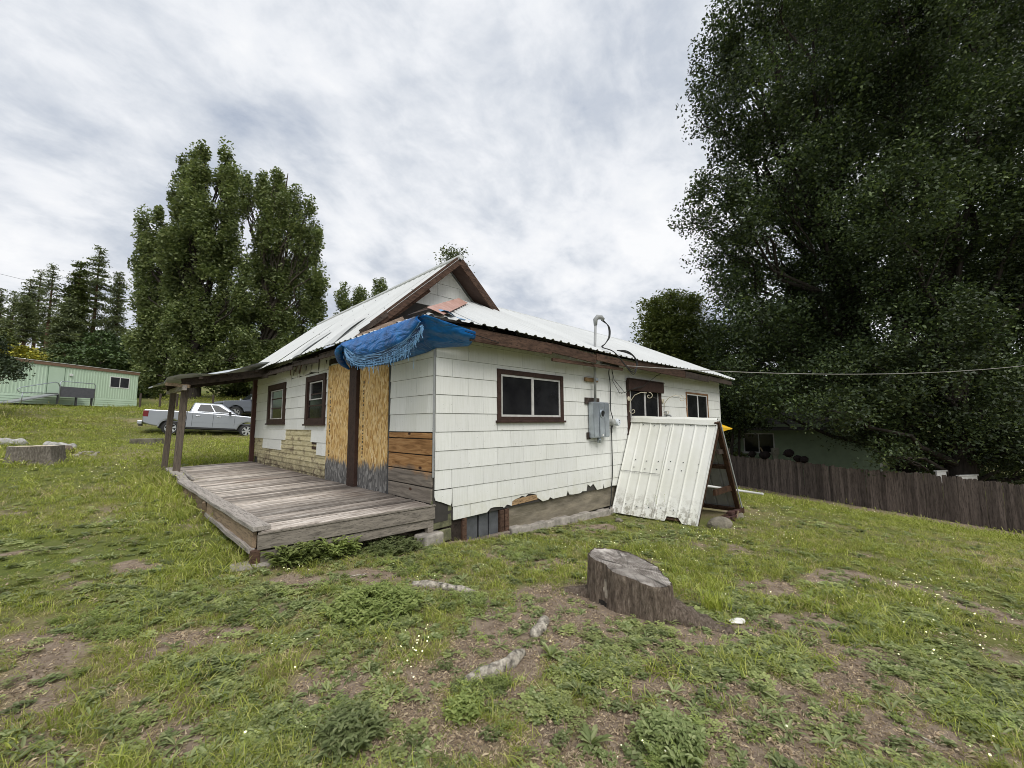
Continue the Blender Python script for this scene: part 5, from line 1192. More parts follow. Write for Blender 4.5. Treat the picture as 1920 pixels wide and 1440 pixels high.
m = MB(); m.bb((wx0 + f, syg * .028, wz0 + f), (wx1 - f, syg * .024, wz1 - f)); m.build('pane', M_GLASS, wq, local=True)
ub = at(1453, 846, 26.0); ut = thing('utility_box', 'cream utility meter box on short legs in front of the green house', 'meter box', tuple(ub))
M_CREAM = simple('cream_box_paint', (.46, .44, .36), .6)
fwd = Vector((FW[0], FW[1], 0)).normalized(); rr_ = Vector((RT[0], RT[1], 0)).normalized()
def cbox(m, c, w_, d2, h): m.box(c, (w_, d2, h), rz=math.atan2(rr_.y, rr_.x))
m = MB(); cbox(m, Vector(ub), .42, .2, .42); m.build('body', M_CREAM, ut, bevel=.02)
m = MB(); m.tube([Vector(ub) - fwd * .1, Vector(ub) - fwd * .2], .10, 14); m.build('dial', M_CREAM, ut)
m = MB(); cbox(m, Vector(ub) + rr_ * .14 - Vector((0, 0, .55)), .05, .05, .75); cbox(m, Vector(ub) - rr_ * .14 - Vector((0, 0, .55)), .05, .05, .75); cbox(m, Vector(ub) + fwd * .04 - Vector((0, 0, .55)), .16, .05, .75); m.build('leg', M_CREAM, ut)
# white boards stacked behind the fence
for (px, py, w_, h, lab) in ((1765, 893, .5, .5, 'white painted board panel showing over the fence under the trees, near the green house'), (1815, 900, 1.0, .45, 'long white board panel showing over the fence under the trees, furthest right of two')):
    c = at(px, py + 2, 17.5); m = MB(); m.box(tuple(c), (w_, .06, h), rz=math.atan2(rr_.y, rr_.x) + .2); m.box((c[0], c[1], c[2] + h / 2 + .02), (w_ + .1, .12, .04), rz=math.atan2(rr_.y, rr_.x) + .2); tag(m.build('board_panel', M_WHITEPAINT), lab, 'panel')
# fence, board by board
FA, FB = np.array([22.45, 3.45]), np.array([18.72, -6.98])
fdir = (FB - FA) / np.linalg.norm(FB - FA); FS_ = FA - fdir * 4.0; FL = 19.5
fence = thing('wooden_fence', 'tall weathered dark brown plank fence at the bottom of the yard', 'fence', (20.6, -1.8, -2.1))
M_FENCE = wood('dark_weathered_fence_board', (.125, .102, .088), gx=(9, 9, .9), var=.4, rnd=.42, dark=.35, scale=2.2)
frot = math.atan2(fdir[1], fdir[0]); s = 0; fb = []
base = None
nf = np.array([-fdir[1], fdir[0]])
while s < FL:
    w_ = random.choice((.135, .14, .145, .12)); c = FS_ + fdir * (s + w_ / 2); z0 = gz(c[0], c[1]) - .06; h = 1.73 + random.uniform(-.045, .035) + .03 * math.sin(s * 1.1)
    m = MB(); e_ = random.uniform(.0, .05); a, b = random.uniform(-.02, .02), random.uniform(-.012, .012)
    # dog-eared board
    pr = [(-w_ / 2, 0), (w_ / 2, 0), (w_ / 2 + b, h - .03 - e_), (w_ / 2 - .03 + b, h), (-w_ / 2 + .03 + b, h - e_ * .3), (-w_ / 2 + b, h - .03)]
    o = nf * (.012 * (len(fb) % 2) + a * .3); m.prism([(c[0] + fdir[0] * x + o[0], c[1] + fdir[1] * x + o[1], z0 + z) for x, z in pr], (nf[0] * .02, nf[1] * .02, 0))
    m.build('plank', M_FENCE, fence, fix=False); fb.append((c, z0 + h)); s += w_ + random.uniform(.001, .006)
for hz in (.35, 1.35):
    m = MB()
    for k in range(int(FL / 2.4)):
        a = FS_ + fdir * (k * 2.4); b = FS_ + fdir * ((k + 1) * 2.4); bo = nf * (.06 if nf @ (CAM[:2] - FA) < 0 else -.06) * 1.0
        m.bar((a[0] + bo[0], a[1] + bo[1], gz(*a) + hz), (b[0] + bo[0], b[1] + bo[1], gz(*b) + hz), .05, .09)
    m.build('rail', M_FENCE, fence)
# turkeys roosting on the fence
def m_feather():
    m = Mat('dark_feathers'); return m.out(m.ramp(m.noise(26, 5, .6, (1, 1, 2.2), local=True), [(.3, (.006, .005, .006)), (.55, (.018, .014, .014)), (.75, (.035, .028, .024))]), .95, m.noise(30, 4, local=True), .01, spec=.08)
M_FEATHER = m_feather(); M_TAN = simple('tan_tail_tip', (.13, .10, .06), .8); M_LEGP = simple('bird_leg', (.16, .10, .07), .7, bump=0)
def fence_top(px):
    best = None
    for c, zt in fb:
        d = np.array([c[0], c[1], zt]) - CAM; x = 960 + FPX * (d @ RT) / (d @ FW)
        if best is None or abs(x - px) < best[0]: best = (abs(x - px), c, zt)
    return best[1], best[2]
def turkey(px, r, lab, tail=False, up=.0, face=0.0, head=None):
    c, zt = fence_top(px); base = Vector((c[0] + nf[0] * .01, c[1] + nf[1] * .01, zt + up)); yaw = math.atan2(rr_.y, rr_.x) + face
    t = thing('wild_turkey', lab, 'turkey', tuple(base), yaw, 'dark turkeys roosting on the plank fence')
    bm = bmesh.new(); bmesh.ops.create_uvsphere(bm, u_segments=20, v_segments=14, radius=1)
    for v in bm.verts:
        x, y, z = v.co; k = 1 - .28 * max(0, x) ** 2; v.co = (x * r * 1.12, y * r * .85 * k, (z * r * .86) * k + r * .78 + .10 * r * x)
        v.co += v.normal * .012 * math.sin(23 * x + 17 * z)
    me = bpy.data.meshes.new('body'); bm.to_mesh(me); bm.free(); me.materials.append(M_FEATHER); me.polygons.foreach_set('use_smooth', [True] * len(me.polygons))
    o = bpy.data.objects.new('body', me); COL.objects.link(o); o.parent = t
    for s in (-1, 1):
        m = MB(); m.tube([(.02, s * r * .3, r * .2), (.03, s * r * .3, -.02), (.08, s * r * .3, -.03)], .016, 6); m.build('leg', M_LEGP, t, local=True)
        m = MB(); P = [(.75 * r, s * .62 * r, 1.05 * r), (.1 * r, s * .86 * r, 1.25 * r), (-.9 * r, s * .6 * r, .85 * r), (-.3 * r, s * .83 * r, .45 * r), (.45 * r, s * .72 * r, .55 * r)]
        m.add(P, [tuple(range(5))]); m.v = [(x, y + s * .012, z) for x, y, z in m.v]; m.build('wing', M_FEATHER, t, local=True, fix=False)
    m = MB()
    if tail:
        m.prism([(-.25 * r, -.25 * r, 1.0 * r), (-.25 * r, .25 * r, 1.0 * r), (-.85 * r, .12 * r, 2.35 * r), (-.95 * r, -.12 * r, 2.3 * r)], (.05, 0, .02))
    else:
        m.prism([(-.7 * r, -.3 * r, .9 * r), (-.7 * r, .3 * r, .9 * r), (-1.45 * r, .22 * r, .35 * r), (-1.45 * r, -.22 * r, .35 * r)], (.02, 0, .05))
    m.build('tail', M_FEATHER if not tail else M_TAN, t, local=True)
    hx = head or (.95, .9); m = MB(); m.tube([(.7 * r, 0, 1.0 * r), (1.0 * r * hx[0], 0, 1.2 * r * hx[1]), (1.05 * r * hx[0], 0, 1.35 * r * hx[1]), (1.2 * r * hx[0], 0, 1.36 * r * hx[1]), (1.36 * r * hx[0], 0, 1.30 * r * hx[1])], [.05 * r / .2, .032 * r / .2, .036 * r / .2, .034 * r / .2, .006], 8); m.build('head', M_FEATHER, t, local=True, smooth=True)
turkey(1412, .19, 'small dark turkey hunched on the fence, nearest the metal cover', face=.3)
turkey(1434, .25, 'large dark turkey on the fence with raised tail, left of the cream meter box', tail=True, face=-.2, head=(.7, .6))
turkey(1480, .23, 'dark turkey standing on the fence just right of the cream meter box', up=.16, face=.1, head=(.8, .7))
turkey(1497, .19, 'dark round turkey on the fence, left one of the close pair', face=2.9, head=(.7, .6))
turkey(1509, .19, 'dark round turkey on the fence, right one of the close pair', face=.4, head=(.7, .6))
# wire fence posts and a far shed by the poplars
M_OLDPOST = wood('old_fence_post', (.07, .055, .045), gx=(8, 8, 1), rnd=.2)
for i, (px, py, h) in enumerate(((262, 758, 24), (299, 763, 23), (331, 762, 23), (398, 768, 22), (244, 748, 18))):
    d = 33 + i * .3 if i < 4 else 40; c = at(px, py, d); m = MB(); z0 = gz(c[0], c[1]); m.tube([(c[0], c[1], z0 - .1), (c[0] + .02, c[1], z0 + 1.25)], .075, 7); tag(m.build('fence_post', M_OLDPOST), ('wire fence post just left of the porch posts, beyond the silver pickup bed', 'wire fence post seen beside the left porch post, beyond the pickup bed', 'wire fence post seen between the two porch posts, beyond the pickup', 'wire fence post beside the poplar trunk, beyond the pickup cab', 'wire fence post at the near corner of the mobile home')[i], 'fence post', 'wire fence posts beyond the pickup')
c = at(291, 735, 60); shd = thing('far_shed', 'small far shed with a rusty red wall between the mobile home and the porch post', 'shed', (c[0], c[1], gz(c[0], c[1])))
zc = gz(c[0], c[1]); yaw = math.atan2(rr_.y, rr_.x)
m = MB(); m.box((c[0], c[1], zc + 1.2), (3.0, 2.4, 2.6), rz=yaw); m.build('wall', simple('rusty_red_wall', (.20, .10, .075), .9), shd)
m = MB(); m.box((c[0] + rr_.x * 1.1 - fwd.x * 1.22, c[1] + rr_.y * 1.1 - fwd.y * 1.22, zc + 1.2), (.8, .06, 2.5), rz=yaw); m.build('door', M_WHITEPAINT, shd)
m = MB(); m.box((c[0], c[1], zc + 2.56), (3.4, 2.8, .12), rz=yaw); m.build('roof', M_DKGREY, shd)
for nm, pts, lab in (('power_line', [(0 - 60, 499, 60), (80, 533, 70), (150, 560, 78)], 'thin wire against the sky at the far left, above the pines'), ('power_line', [(-60, 602, 50), (60, 621, 55), (160, 633, 60), (260, 640, 66)], 'thin dark wire crossing in front of the pines at the far left')):
    m = MB(); pp = [Vector(at(*p)) for p in pts]; m.tube(pp, .022, 5); tag(m.build(nm, M_BLACK), lab, 'wire')
# ================================================================ TREES
def leaf_mat(name, dark, light, trans=.0, var=.5, pale=None):
    m = Mat(name); isl = m.island(); cl = m.noise(.45, 3, .5)
    col = m.ramp(isl, [(.0, dark), (.75, light), (1.0, pale or tuple(min(1, x * 1.5) for x in light))])
    col = m.vary(col, var, m.math('ADD', m.math('MULTIPLY', m.math('SUBTRACT', cl, .5), 1.8), .5))
    m.out(col, .55, spec=.35)
    if trans: thin(m, col, trans)
    return m.m
def thin(m, col, k):
    """light that passes through thin leaves"""
    tl = m.n('ShaderNodeBsdfTranslucent'); m.l(m.mix(1.0, col, (k, k, k * .7), 'MULTIPLY'), tl.inputs[0]); ad = m.n('ShaderNodeAddShader'); m.l(m.b.outputs[0], ad.inputs[0]); m.l(tl.outputs[0], ad.inputs[1]); m.l(ad.outputs[0], m.o.inputs[0])
def leaf_cards(pts, size, up=.5, aspect=.62, spread=None, rng=RNG):
    """one bent four-cornered leaf per point"""
    n = len(pts); nrm = rng.normal(size=(n, 3)); nrm[:, 2] = np.abs(nrm[:, 2]) + up; nrm /= np.linalg.norm(nrm, axis=1)[:, None]
    t = rng.normal(size=(n, 3)); t -= (t * nrm).sum(1)[:, None] * nrm; t /= np.linalg.norm(t, axis=1)[:, None]; b = np.cross(nrm, t)
    s = size * rng.uniform(.6, 1.3, n)[:, None]
    V = np.empty((n, 4, 3)); V[:, 0] = pts - t * s * .5; V[:, 1] = pts + b * s * aspect * .5 + nrm * s * .12 + t * s * rng.uniform(-.15, .15, (n, 1)); V[:, 2] = pts + t * s * .55 - nrm * s * .1; V[:, 3] = pts - b * s * aspect * .5 + nrm * s * .12 + t * s * rng.uniform(-.15, .15, (n, 1))
    F = np.arange(4 * n).reshape(n, 4); return V.reshape(-1, 3), F
def crown_points(lobes, dens, clump, flat=.8, shell=.55, rng=RNG):
    """leaves gathered in clumps that sit in ellipsoid lobes; each clump is a small bough"""
    out = []
    for c, r in lobes:
        r = np.asarray(r, float); vol = r[0] * r[1] * r[2]; nc = max(5, int(dens * (vol ** (2 / 3)) / clump ** 2))
        d = rng.normal(size=(nc, 3)); d /= np.linalg.norm(d, axis=1)[:, None]
        q = (shell + (1 - shell) * rng.random(nc) ** .6)[:, None] * (1 + .12 * rng.normal(size=(nc, 1))); cc = np.asarray(c) + d * q * r
        k = rng.integers(50, 130, nc); idx = np.repeat(np.arange(nc), k); g = rng.normal(size=(len(idx), 3)); ln_ = np.linalg.norm(g, axis=1)[:, None]
        g *= np.minimum(1.0, 1.75 / ln_) * np.array([1, 1, flat]) * clump * rng.uniform(.55, 1.2, nc)[idx][:, None]
        out.append(cc[idx] + g)
    return np.concatenate(out)
def limb(m, a, b, r0, r1, n=6, sway=.06, seed=0):
    rn = random.Random(seed); a = Vector(a); b = Vector(b); L = (b - a).length; p = [a.lerp(b, k / n) + Vector((rn.uniform(-1, 1), rn.uniform(-1, 1), rn.uniform(-.4, .4) + .7 * math.sin(math.pi * k / n))) * sway * L * (0 < k < n) for k in range(n + 1)]
    m.tube(p, [r0 + (r1 - r0) * (k / n) ** .8 for k in range(n + 1)], 7, cap=False)
def bark_mat(name, c):
    m = Mat(name); g = m.noise(3, 6, .65, (4, 4, .7)); return m.out(m.ramp(g, [(.3, tuple(x * .45 for x in c)), (.55, c), (.75, tuple(x * 1.5 for x in c))]), .95, g, .03, spec=.2)
M_TRUNK = bark_mat('grey_brown_bark', (.095, .08, .065)); M_TRUNK_D = bark_mat('dark_bark', (.045, .038, .032)); M_PINEBARK = bark_mat('pine_bark', (.12, .075, .05))
L_MAPLE = leaf_mat('maple_leaves', (.018, .030, .012), (.047, .070, .026), var=.6, pale=(.105, .14, .042), trans=.35)
L_POPLAR = leaf_mat('poplar_leaves', (.056, .080, .028), (.115, .142, .054), var=.5, pale=(.19, .215, .095), trans=.6)
L_PINE = leaf_mat('pine_needles', (.058, .076, .040), (.112, .132, .066), var=.4, trans=.5); L_PINE_G = leaf_mat('bright_pine_needles', (.055, .078, .020), (.105, .13, .036), var=.4)
L_CEDAR = leaf_mat('cedar_sprays', (.070, .094, .026), (.135, .165, .048), var=.4, pale=(.20, .22, .07), trans=.5)
L_BUSH = leaf_mat('bush_leaves', (.035, .062, .018), (.075, .115, .036), var=.4); L_YELLOW = leaf_mat('yellow_green_leaves', (.13, .15, .018), (.30, .27, .028), var=.4)
L_WEED = leaf_mat('weed_leaves', (.05, .085, .028), (.105, .155, .05), var=.3)
def tree(name, lab, lobes_px, depth, leaf, size, dens, clump, trunk_px, cat='tree', group=None, flat=.8, bark=None, tr=.35, up=.5, dj=2.0, limbs=True, shell=.55, zbase=None, cap=None, lean=(0, 0), deep=None):
    """lobes_px: (px, py, rx, ry[, depth offset]) of the photograph, set at their real distance; the crown is as deep as it is wide"""
    lob = []
    for i, L_ in enumerate(lobes_px):
        dd = depth + (L_[4] if len(L_) > 4 else math.sin(i * 2.4) * dj); c = at(L_[0], L_[1], dd); k = dd / FPX
        a, b = L_[2] * k, L_[3] * k; dp = deep * k if deep else a; lob.append((c, (max(a, dp * .8), max(a, dp * .8), b)))
    tb = at(trunk_px[0], trunk_px[1], depth); zb = gz(tb[0], tb[1]) if zbase is None else zbase
    t = thing(name, lab, cat, (tb[0], tb[1], zb), 0, group)
    pts = crown_points(lob, dens, clump, flat, shell)
    if cap and len(pts) > cap: pts = pts[RNG.permutation(len(pts))[:cap]]
    V, F = leaf_cards(pts, size, up)
    o = mesh_np('crown', V, F, leaf, t); tag(o, kind='stuff')
    m = MB(); top = max(l[0][2] + l[1][2] * .5 for l in lob); low = min(l[0][2] - l[1][2] * .5 for l in lob)
    base = Vector((tb[0], tb[1], zb - .2)); cx = Vector((sum(l[0][0] for l in lob) / len(lob), sum(l[0][1] for l in lob) / len(lob), 0)); mid = Vector(((base.x + cx.x) / 2 + lean[0], (base.y + cx.y) / 2 + lean[1], zb + (top - zb) * .45)); tip = Vector((cx.x, cx.y, top))
    m.tube([base, base.lerp(mid, .5) + Vector((.1, 0, 0)), mid, mid.lerp(tip, .5), tip], [tr * 1.25, tr, tr * .75, tr * .42, tr * .08], 9, cap=False)
    if limbs:
        for i, (c, r) in enumerate(lob):
            z = zb + max(.8, (c[2] - zb) * .48); f = min(1.0, (z - zb) / max(.1, mid.z - zb)); st_ = base.lerp(mid, f) if f < 1 else mid.lerp(tip, min(.8, (z - mid.z) / max(.1, tip.z - mid.z)))
            limb(m, st_, Vector(c), tr * .36, tr * .05, seed=i)
            rn = random.Random(i)
            for _ in range(4): limb(m, Vector(c).lerp(st_, rn.uniform(.0, .5)), Vector(c) + Vector((rn.uniform(-1, 1) * r[0], rn.uniform(-1, 1) * r[1], rn.uniform(-.7, 1) * r[2])) * .8, tr * .10, tr * .02, 4, seed=i * 9 + _)
    m.build('trunk', bark or M_TRUNK, t, smooth=True, fix=False)
    return t
def spires(lobes):
    """upright leaders: each lobe becomes a few narrow pointed boughs"""
    rn = random.Random(5); out = []
    for i, (px, py, rx, ry) in enumerate(lobes):
        for k in range(3):
            f = (0, -.55, .55)[k] + rn.uniform(-.15, .15); out.append((px + f * rx, py + (0 if k == 0 else rn.uniform(.05, .4) * ry), rx * rn.uniform(.34, .5), ry * rn.uniform(.62, .95) * (1.08 if k == 0 else .85), rn.uniform(-1.8, 1.8)))
            if k == 0: out.append((px + f * rx + rn.uniform(-2, 2), py - ry * .85, max(4, rx * .2), ry * .35, out[-1][4]))
    return out
tree('poplar_tree', 'tall dense dark green poplar with several upright crowns, behind the pickups',
     spires([(362, 335, 17, 42), (380, 322, 15, 42), (343, 355, 20, 50), (368, 385, 30, 62), (424, 330, 19, 50), (432, 385, 22, 66), (340, 440, 30, 66), (388, 470, 34, 72), (425, 470, 24, 70), (297, 450, 17, 50), (268, 462, 13, 58), (318, 500, 28, 62), (275, 545, 24, 58), (310, 590, 32, 66), (365, 580, 36, 74), (425, 585, 36, 70), (455, 540, 16, 46), (285, 640, 34, 52), (340, 680, 42, 52), (400, 675, 42, 52), (275, 700, 30, 36), (450, 650, 30, 56)]),
     43, L_POPLAR, .30, 2.9, .40, (362, 752), tr=.55, dj=1.6, cap=230000, bark=M_TRUNK_D, flat=1.5)
tree('poplar_tree', 'tall poplar with sky gaps and grey limbs, right of the dense one behind the pickups',
     spires([(460, 368, 11, 34), (490, 366, 11, 32), (515, 370, 20, 38), (505, 425, 22, 50), (535, 400, 20, 44), (556, 415, 16, 48), (580, 440, 14, 52), (592, 500, 15, 58), (488, 480, 22, 54), (528, 500, 24, 50), (560, 510, 20, 56), (578, 570, 22, 42), (596, 560, 10, 34), (480, 570, 26, 52), (535, 590, 26, 36), (475, 640, 34, 46), (520, 665, 34, 40), (560, 645, 24, 28), (590, 640, 12, 14), (470, 700, 46, 34)]),
     46, L_POPLAR, .30, 2.4, .40, (478, 752), tr=.5, dj=1.6, cap=160000, flat=1.5)
def pine(px_top, py_top, py_base, depth, width_px, lab, leaf=L_PINE, bare=.2, dens=1.0, name='pine_tree', card=.55, droop=.25, group='pine trees on the hillside', cat='pine tree', zbase=None, thin=1.0):
    k = depth / FPX; tp = at(px_top, py_top, depth); bs = at(px_top, py_base, depth); zb = min(gz(bs[0], bs[1]), bs[2]) if zbase is None else zbase; H = tp[2] - zb; Wd = width_px * k
    t = thing(name, lab, cat, (tp[0], tp[1], zb), 0, group); m = MB(); m.tube([(tp[0], tp[1], zb - .5), (tp[0] + .1, tp[1], zb + H * .5), (tp[0], tp[1], zb + H * .98)], [.16 + H * .010, .10 + H * .007, .03], 7, cap=False)
    pts = []; z = zb + H * bare; rn = random.Random(int(px_top * 7 + py_top)); i = 0
    while z < zb + H * .99:
        f = (z - zb - H * bare) / (H * (1 - bare)); r = Wd * (1 - f) ** .75 * rn.uniform(.55, 1.1) + .25; nb_ = 5 if f < .85 else 3
        for q in range(nb_):
            a = rn.uniform(0, 6.283); L_ = r * rn.uniform(.6, 1.1); e_ = Vector((math.cos(a) * L_, math.sin(a) * L_, -droop * L_ + rn.uniform(-.2, .3)))
            if thin >= 1 or rn.random() < thin:
                nn = int(22 * dens * (L_ + .6)); u = RNG.random(nn) ** .6; g = RNG.normal(size=(nn, 3)) * np.array([.42, .42, .14]) * (1 + .25 * card)
                pts.append(np.array([tp[0], tp[1], z]) + u[:, None] * np.array(e_)[None] + g)
            if i % 2 == 0 and q < 3: m.tube([(tp[0], tp[1], z), (tp[0] + e_.x, tp[1] + e_.y, z + e_.z)], [.05, .012], 4, cap=False)
        z += H * .036 * rn.uniform(.7, 1.3); i += 1
    pts = np.concatenate(pts); V, F = leaf_cards(pts, card, .9, .4); tag(mesh_np('crown', V, F, leaf, t), kind='stuff'); m.build('trunk', M_PINEBARK, t, smooth=True, fix=False)
    return t
for a in ((4, 538, 665, 96, 16, 'sparse pine at the far left edge of the hillside', L_PINE, .25, .5), (28, 546, 668, 92, 15, 'short sparse pine, second from the left edge of the hillside', L_PINE, .2, .5), (58, 520, 672, 98, 24, 'mid height pine in front of the thin ones on the left hillside', L_PINE, .3, .8), (52, 556, 674, 88, 18, 'low dark pine on the left hillside, in front of the mid height one', L_PINE, .3, 1.0),
          (78, 502, 672, 100, 22, 'open grey green pine with gaps on the left hillside', L_PINE, .25, .55), (101, 496, 676, 96, 24, 'open pine with a bare lower trunk, just left of the bright green one', L_PINE, .4, .6), (152, 486, 668, 84, 42, 'broad bright green pine in the middle of the hillside group', L_PINE_G, .10, 1.5),
          (188, 462, 662, 92, 46, 'tallest pine of the hillside group, with open layered branches', L_PINE, .15, 1.0), (226, 506, 668, 90, 26, 'pine on the right end of the hillside group, beside the poplar', L_PINE, .1, 1.1), (132, 560, 672, 80, 30, 'low wide pine at the foot of the bright green one', L_PINE, .15, 1.2)):
    pine(a[0], a[1], a[2], a[3], a[4], a[5], a[6], a[7], a[8])
pine(850, 470, 690, 30, 8, 'tip of a pine showing just above the roof peak', L_PINE, .3, 5.0, card=.24, group=None, droop=-.1)
tree('locust_tree', 'low spreading mid green tree behind the mobile home', [(190, 640, 30, 22), (160, 665, 40, 22), (215, 668, 42, 26), (140, 690, 30, 16), (235, 700, 40, 22), (185, 690, 40, 20)], 56, L_BUSH, .36, 2.2, .6, (190, 715), tr=.2, flat=.45)
tree('yellow_shrub', 'bright yellow green shrub above the mobile home roof on the left', [(46, 664, 20, 13), (34, 672, 16, 10), (60, 674, 14, 9)], 62, L_YELLOW, .36, 2.0, .5, (44, 690), 'shrub', tr=.08, limbs=False)
tree('green_shrub', 'pale green shrub at the left edge above the mobile home roof', [(8, 640, 18, 22), (18, 662, 24, 16), (88, 682, 34, 12), (110, 690, 30, 9)], 66, leaf_mat('olive_leaves', (.06, .085, .022), (.13, .15, .04)), .40, 2.0, .55, (14, 690), 'shrub', tr=.08, limbs=False)
tree('garden_tree', 'dark leafy tree at the left edge, its branch in front of the mobile home', [(-12, 690, 30, 16), (8, 686, 22, 13), (22, 700, 14, 8), (-50, 660, 50, 40), (-80, 690, 50, 40)], 21, leaf_mat('dark_tree_leaves', (.018, .030, .013), (.042, .060, .025)), .13, 2.4, .26, (-70, 800), tr=.16)
for i, (px, py, rx, h, lab) in enumerate(((643, 590, 13, 62, 'leftmost of three slim far poplars above the white roof'), (676, 590, 12, 64, 'middle one of three slim far poplars above the white roof'), (714, 580, 17, 60, 'rightmost and widest of three slim far poplars above the white roof'))):
    tree('slim_poplar', lab, [(px, py - h * .55, rx * .55, h * .33), (px - rx * .4, py, rx * .7, h * .6), (px + rx * .45, py + 6, rx * .7, h * .55), (px, py + 50, rx, 40)], 68 + i * 2, L_POPLAR, .36, 3.6, .55, (px, 740), tr=.25, dj=.6, limbs=False, flat=1.3, group='slim poplars behind the house')
tree('shrub', 'low green shrub beside the far end of the mobile home', [(262, 735, 18, 18), (280, 742, 20, 14)], 44, L_BUSH, .25, 1.6, .3, (266, 752), 'shrub', tr=.06, limbs=False)
tree('broad_tree', 'broad dark tree whose low crown fills behind the grey pickup', [(430, 705, 45, 30), (500, 700, 45, 32), (560, 690, 40, 34), (470, 735, 55, 14)], 52, L_POPLAR, .40, 3.0, .7, (430, 765), tr=.4, bark=M_TRUNK_D)
# right side
mp1 = [(1385, 62, 62, 66), (1350, 135, 48, 50), (1430, 170, 74, 78), (1330, 212, 40, 26), (1385, 262, 56, 46), (1335, 372, 44, 42), (1298, 418, 30, 16), (1380, 410, 56, 58), (1345, 470, 42, 36), (1372, 540, 58, 44), (1452, 330, 90, 80), (1462, 470, 90, 80), (1405, 605, 74, 50), (1375, 655, 50, 44), (1352, 690, 28, 50, 2), (1400, 705, 54, 46), (1375, 770, 38, 46, 3), (1470, 620, 90, 60), (1440, 735, 60, 46), (1545, 90, 110, 90), (1530, 230, 100, 90), (1560, 400, 110, 90), (1560, 560, 100, 80), (1450, -30, 90, 70), (1560, -60, 130, 90)]
tree('maple_tree', 'huge dark leafy maple rising behind the fence, its left branches against the sky', mp1, 22, L_MAPLE, .165, 3.1, .48, (1705, 860), tr=.5, bark=M_TRUNK_D, dj=2.0, cap=320000, up=.35, zbase=-2.3)
mp2 = [(1680, 60, 120, 100), (1690, 220, 110, 100), (1680, 380, 110, 90), (1650, 520, 100, 80), (1720, 620, 110, 80), (1650, 700, 100, 60), (1560, 700, 80, 60), (1560, 770, 62, 40), (1610, 800, 50, 36), (1690, 800, 80, 54), (1670, 850, 36, 22), (1740, 850, 60, 26), (1800, 720, 110, 80), (1820, 830, 80, 44), (1900, 872, 70, 30), (1975, 880, 60, 36), (1830, 560, 110, 90), (1800, 400, 110, 100), (1830, 230, 110, 100), (1820, 60, 120, 110), (1920, 830, 70, 50), (1930, 680, 110, 90), (1950, 500, 110, 110), (1960, 300, 110, 120), (1960, 100, 110, 120), (1700, -80, 130, 90), (1860, -80, 140, 90), (2040, 700, 110, 120), (2050, 400, 110, 160)]
tree('maple_tree', 'huge dark leafy maple on the right edge, with branches drooping over the fence', mp2, 18.5, L_MAPLE, .14, 3.0, .40, (1800, 880), tr=.45, bark=M_TRUNK_D, dj=1.6, cap=320000, up=.35, zbase=-2.5)
tree('maple_tree', 'dark maple standing further back that closes the gaps between the two big ones', [(1480, 560, 110, 120), (1600, 300, 150, 150), (1640, 640, 150, 120), (1760, 480, 150, 150), (1800, 180, 160, 150), (1900, 620, 130, 140), (1560, 100, 110, 110), (1950, 300, 130, 200), (1850, 760, 110, 70), (1700, 760, 90, 60), (1440, 690, 60, 70)], 29, L_MAPLE, .30, 2.6, .75, (1700, 860), tr=.5, bark=M_TRUNK_D, dj=1.5, cap=90000, up=.35, zbase=-2.4)
ced = pine(1226, 548, 790, 27, 44, 'yellow green cedar with drooping sprays behind the right end of the roof', L_CEDAR, .06, 6.5, 'cedar_tree', .25, .5, None, 'cedar tree', zbase=-1.6)
for q in ((1257, 548, 786, 28, 46, 'second cedar spire, between the cedar at the roof end and the big maple'), (1292, 545, 790, 29, 56, 'third and fullest cedar spire, half hidden by the big maple'), (1330, 600, 800, 28, 56, 'low cedar tucked under the left branches of the big maple')):
    pine(*q[:5], q[5], L_CEDAR, .05, 6.5, 'cedar_tree', .25, .5, None, 'cedar tree', zbase=-1.6)
tree('small_yard_tree', 'small forked dark tree by the fence next to the yellow shovel', [(1362, 790, 30, 26), (1390, 775, 30, 26), (1410, 785, 20, 18), (1350, 760, 22, 30)], 24, L_MAPLE, .14, 1.6, .32, (1366, 868), tr=.09, bark=M_TRUNK_D, dj=.5, zbase=-2.2)
tree('small_yard_tree', 'thin upright dark trunk by the fence, in front of the green house', [(1380, 750, 34, 30), (1400, 745, 30, 26)], 24.5, L_MAPLE, .14, 1.4, .32, (1380, 868), tr=.08, bark=M_TRUNK_D, dj=.4, zbase=-2.2)
# far woods that close the horizon on both sides, outside and behind the yard
def woods(lab, rows, leaf):
    P = []
    for x, y, r, h in rows:
        z = gz(x, y); n = int(420 * r * h / 30); d = RNG.normal(size=(n, 3)); d /= np.linalg.norm(d, axis=1)[:, None]; P.append(np.array([x, y, z + h * .5]) + d * np.array([r, r, h * .55]) * RNG.uniform(.7, 1.0, (n, 1)))
    V, F = leaf_cards(np.concatenate(P), 1.5, .5); o = mesh_np('far_woods', V, F, leaf); return tag(o, lab, 'woods', kind='stuff')
rows = [(30 + 9 * i + RNG.uniform(-2, 2), 70 - 1.5 * i + RNG.uniform(-4, 4), 5, RNG.uniform(7, 11)) for i in range(12)] + [(-60 + 11 * i + RNG.uniform(-3, 3), 170 + RNG.uniform(-6, 6), 6, RNG.uniform(8, 12)) for i in range(12)] + [(62, 38, 5, 12), (60, 26, 5, 11), (58, 14, 6, 12), (55, 4, 5, 13), (52, -6, 6, 12), (49, -15, 5, 12), (44, -23, 6, 13), (38, -30, 6, 13), (31, -35, 6, 13), (23, -38, 6, 12), (14, -40, 6, 12), (4, -41, 6, 11)]
woods('far dark tree line beyond the house and on the hill crest', rows, L_PINE)

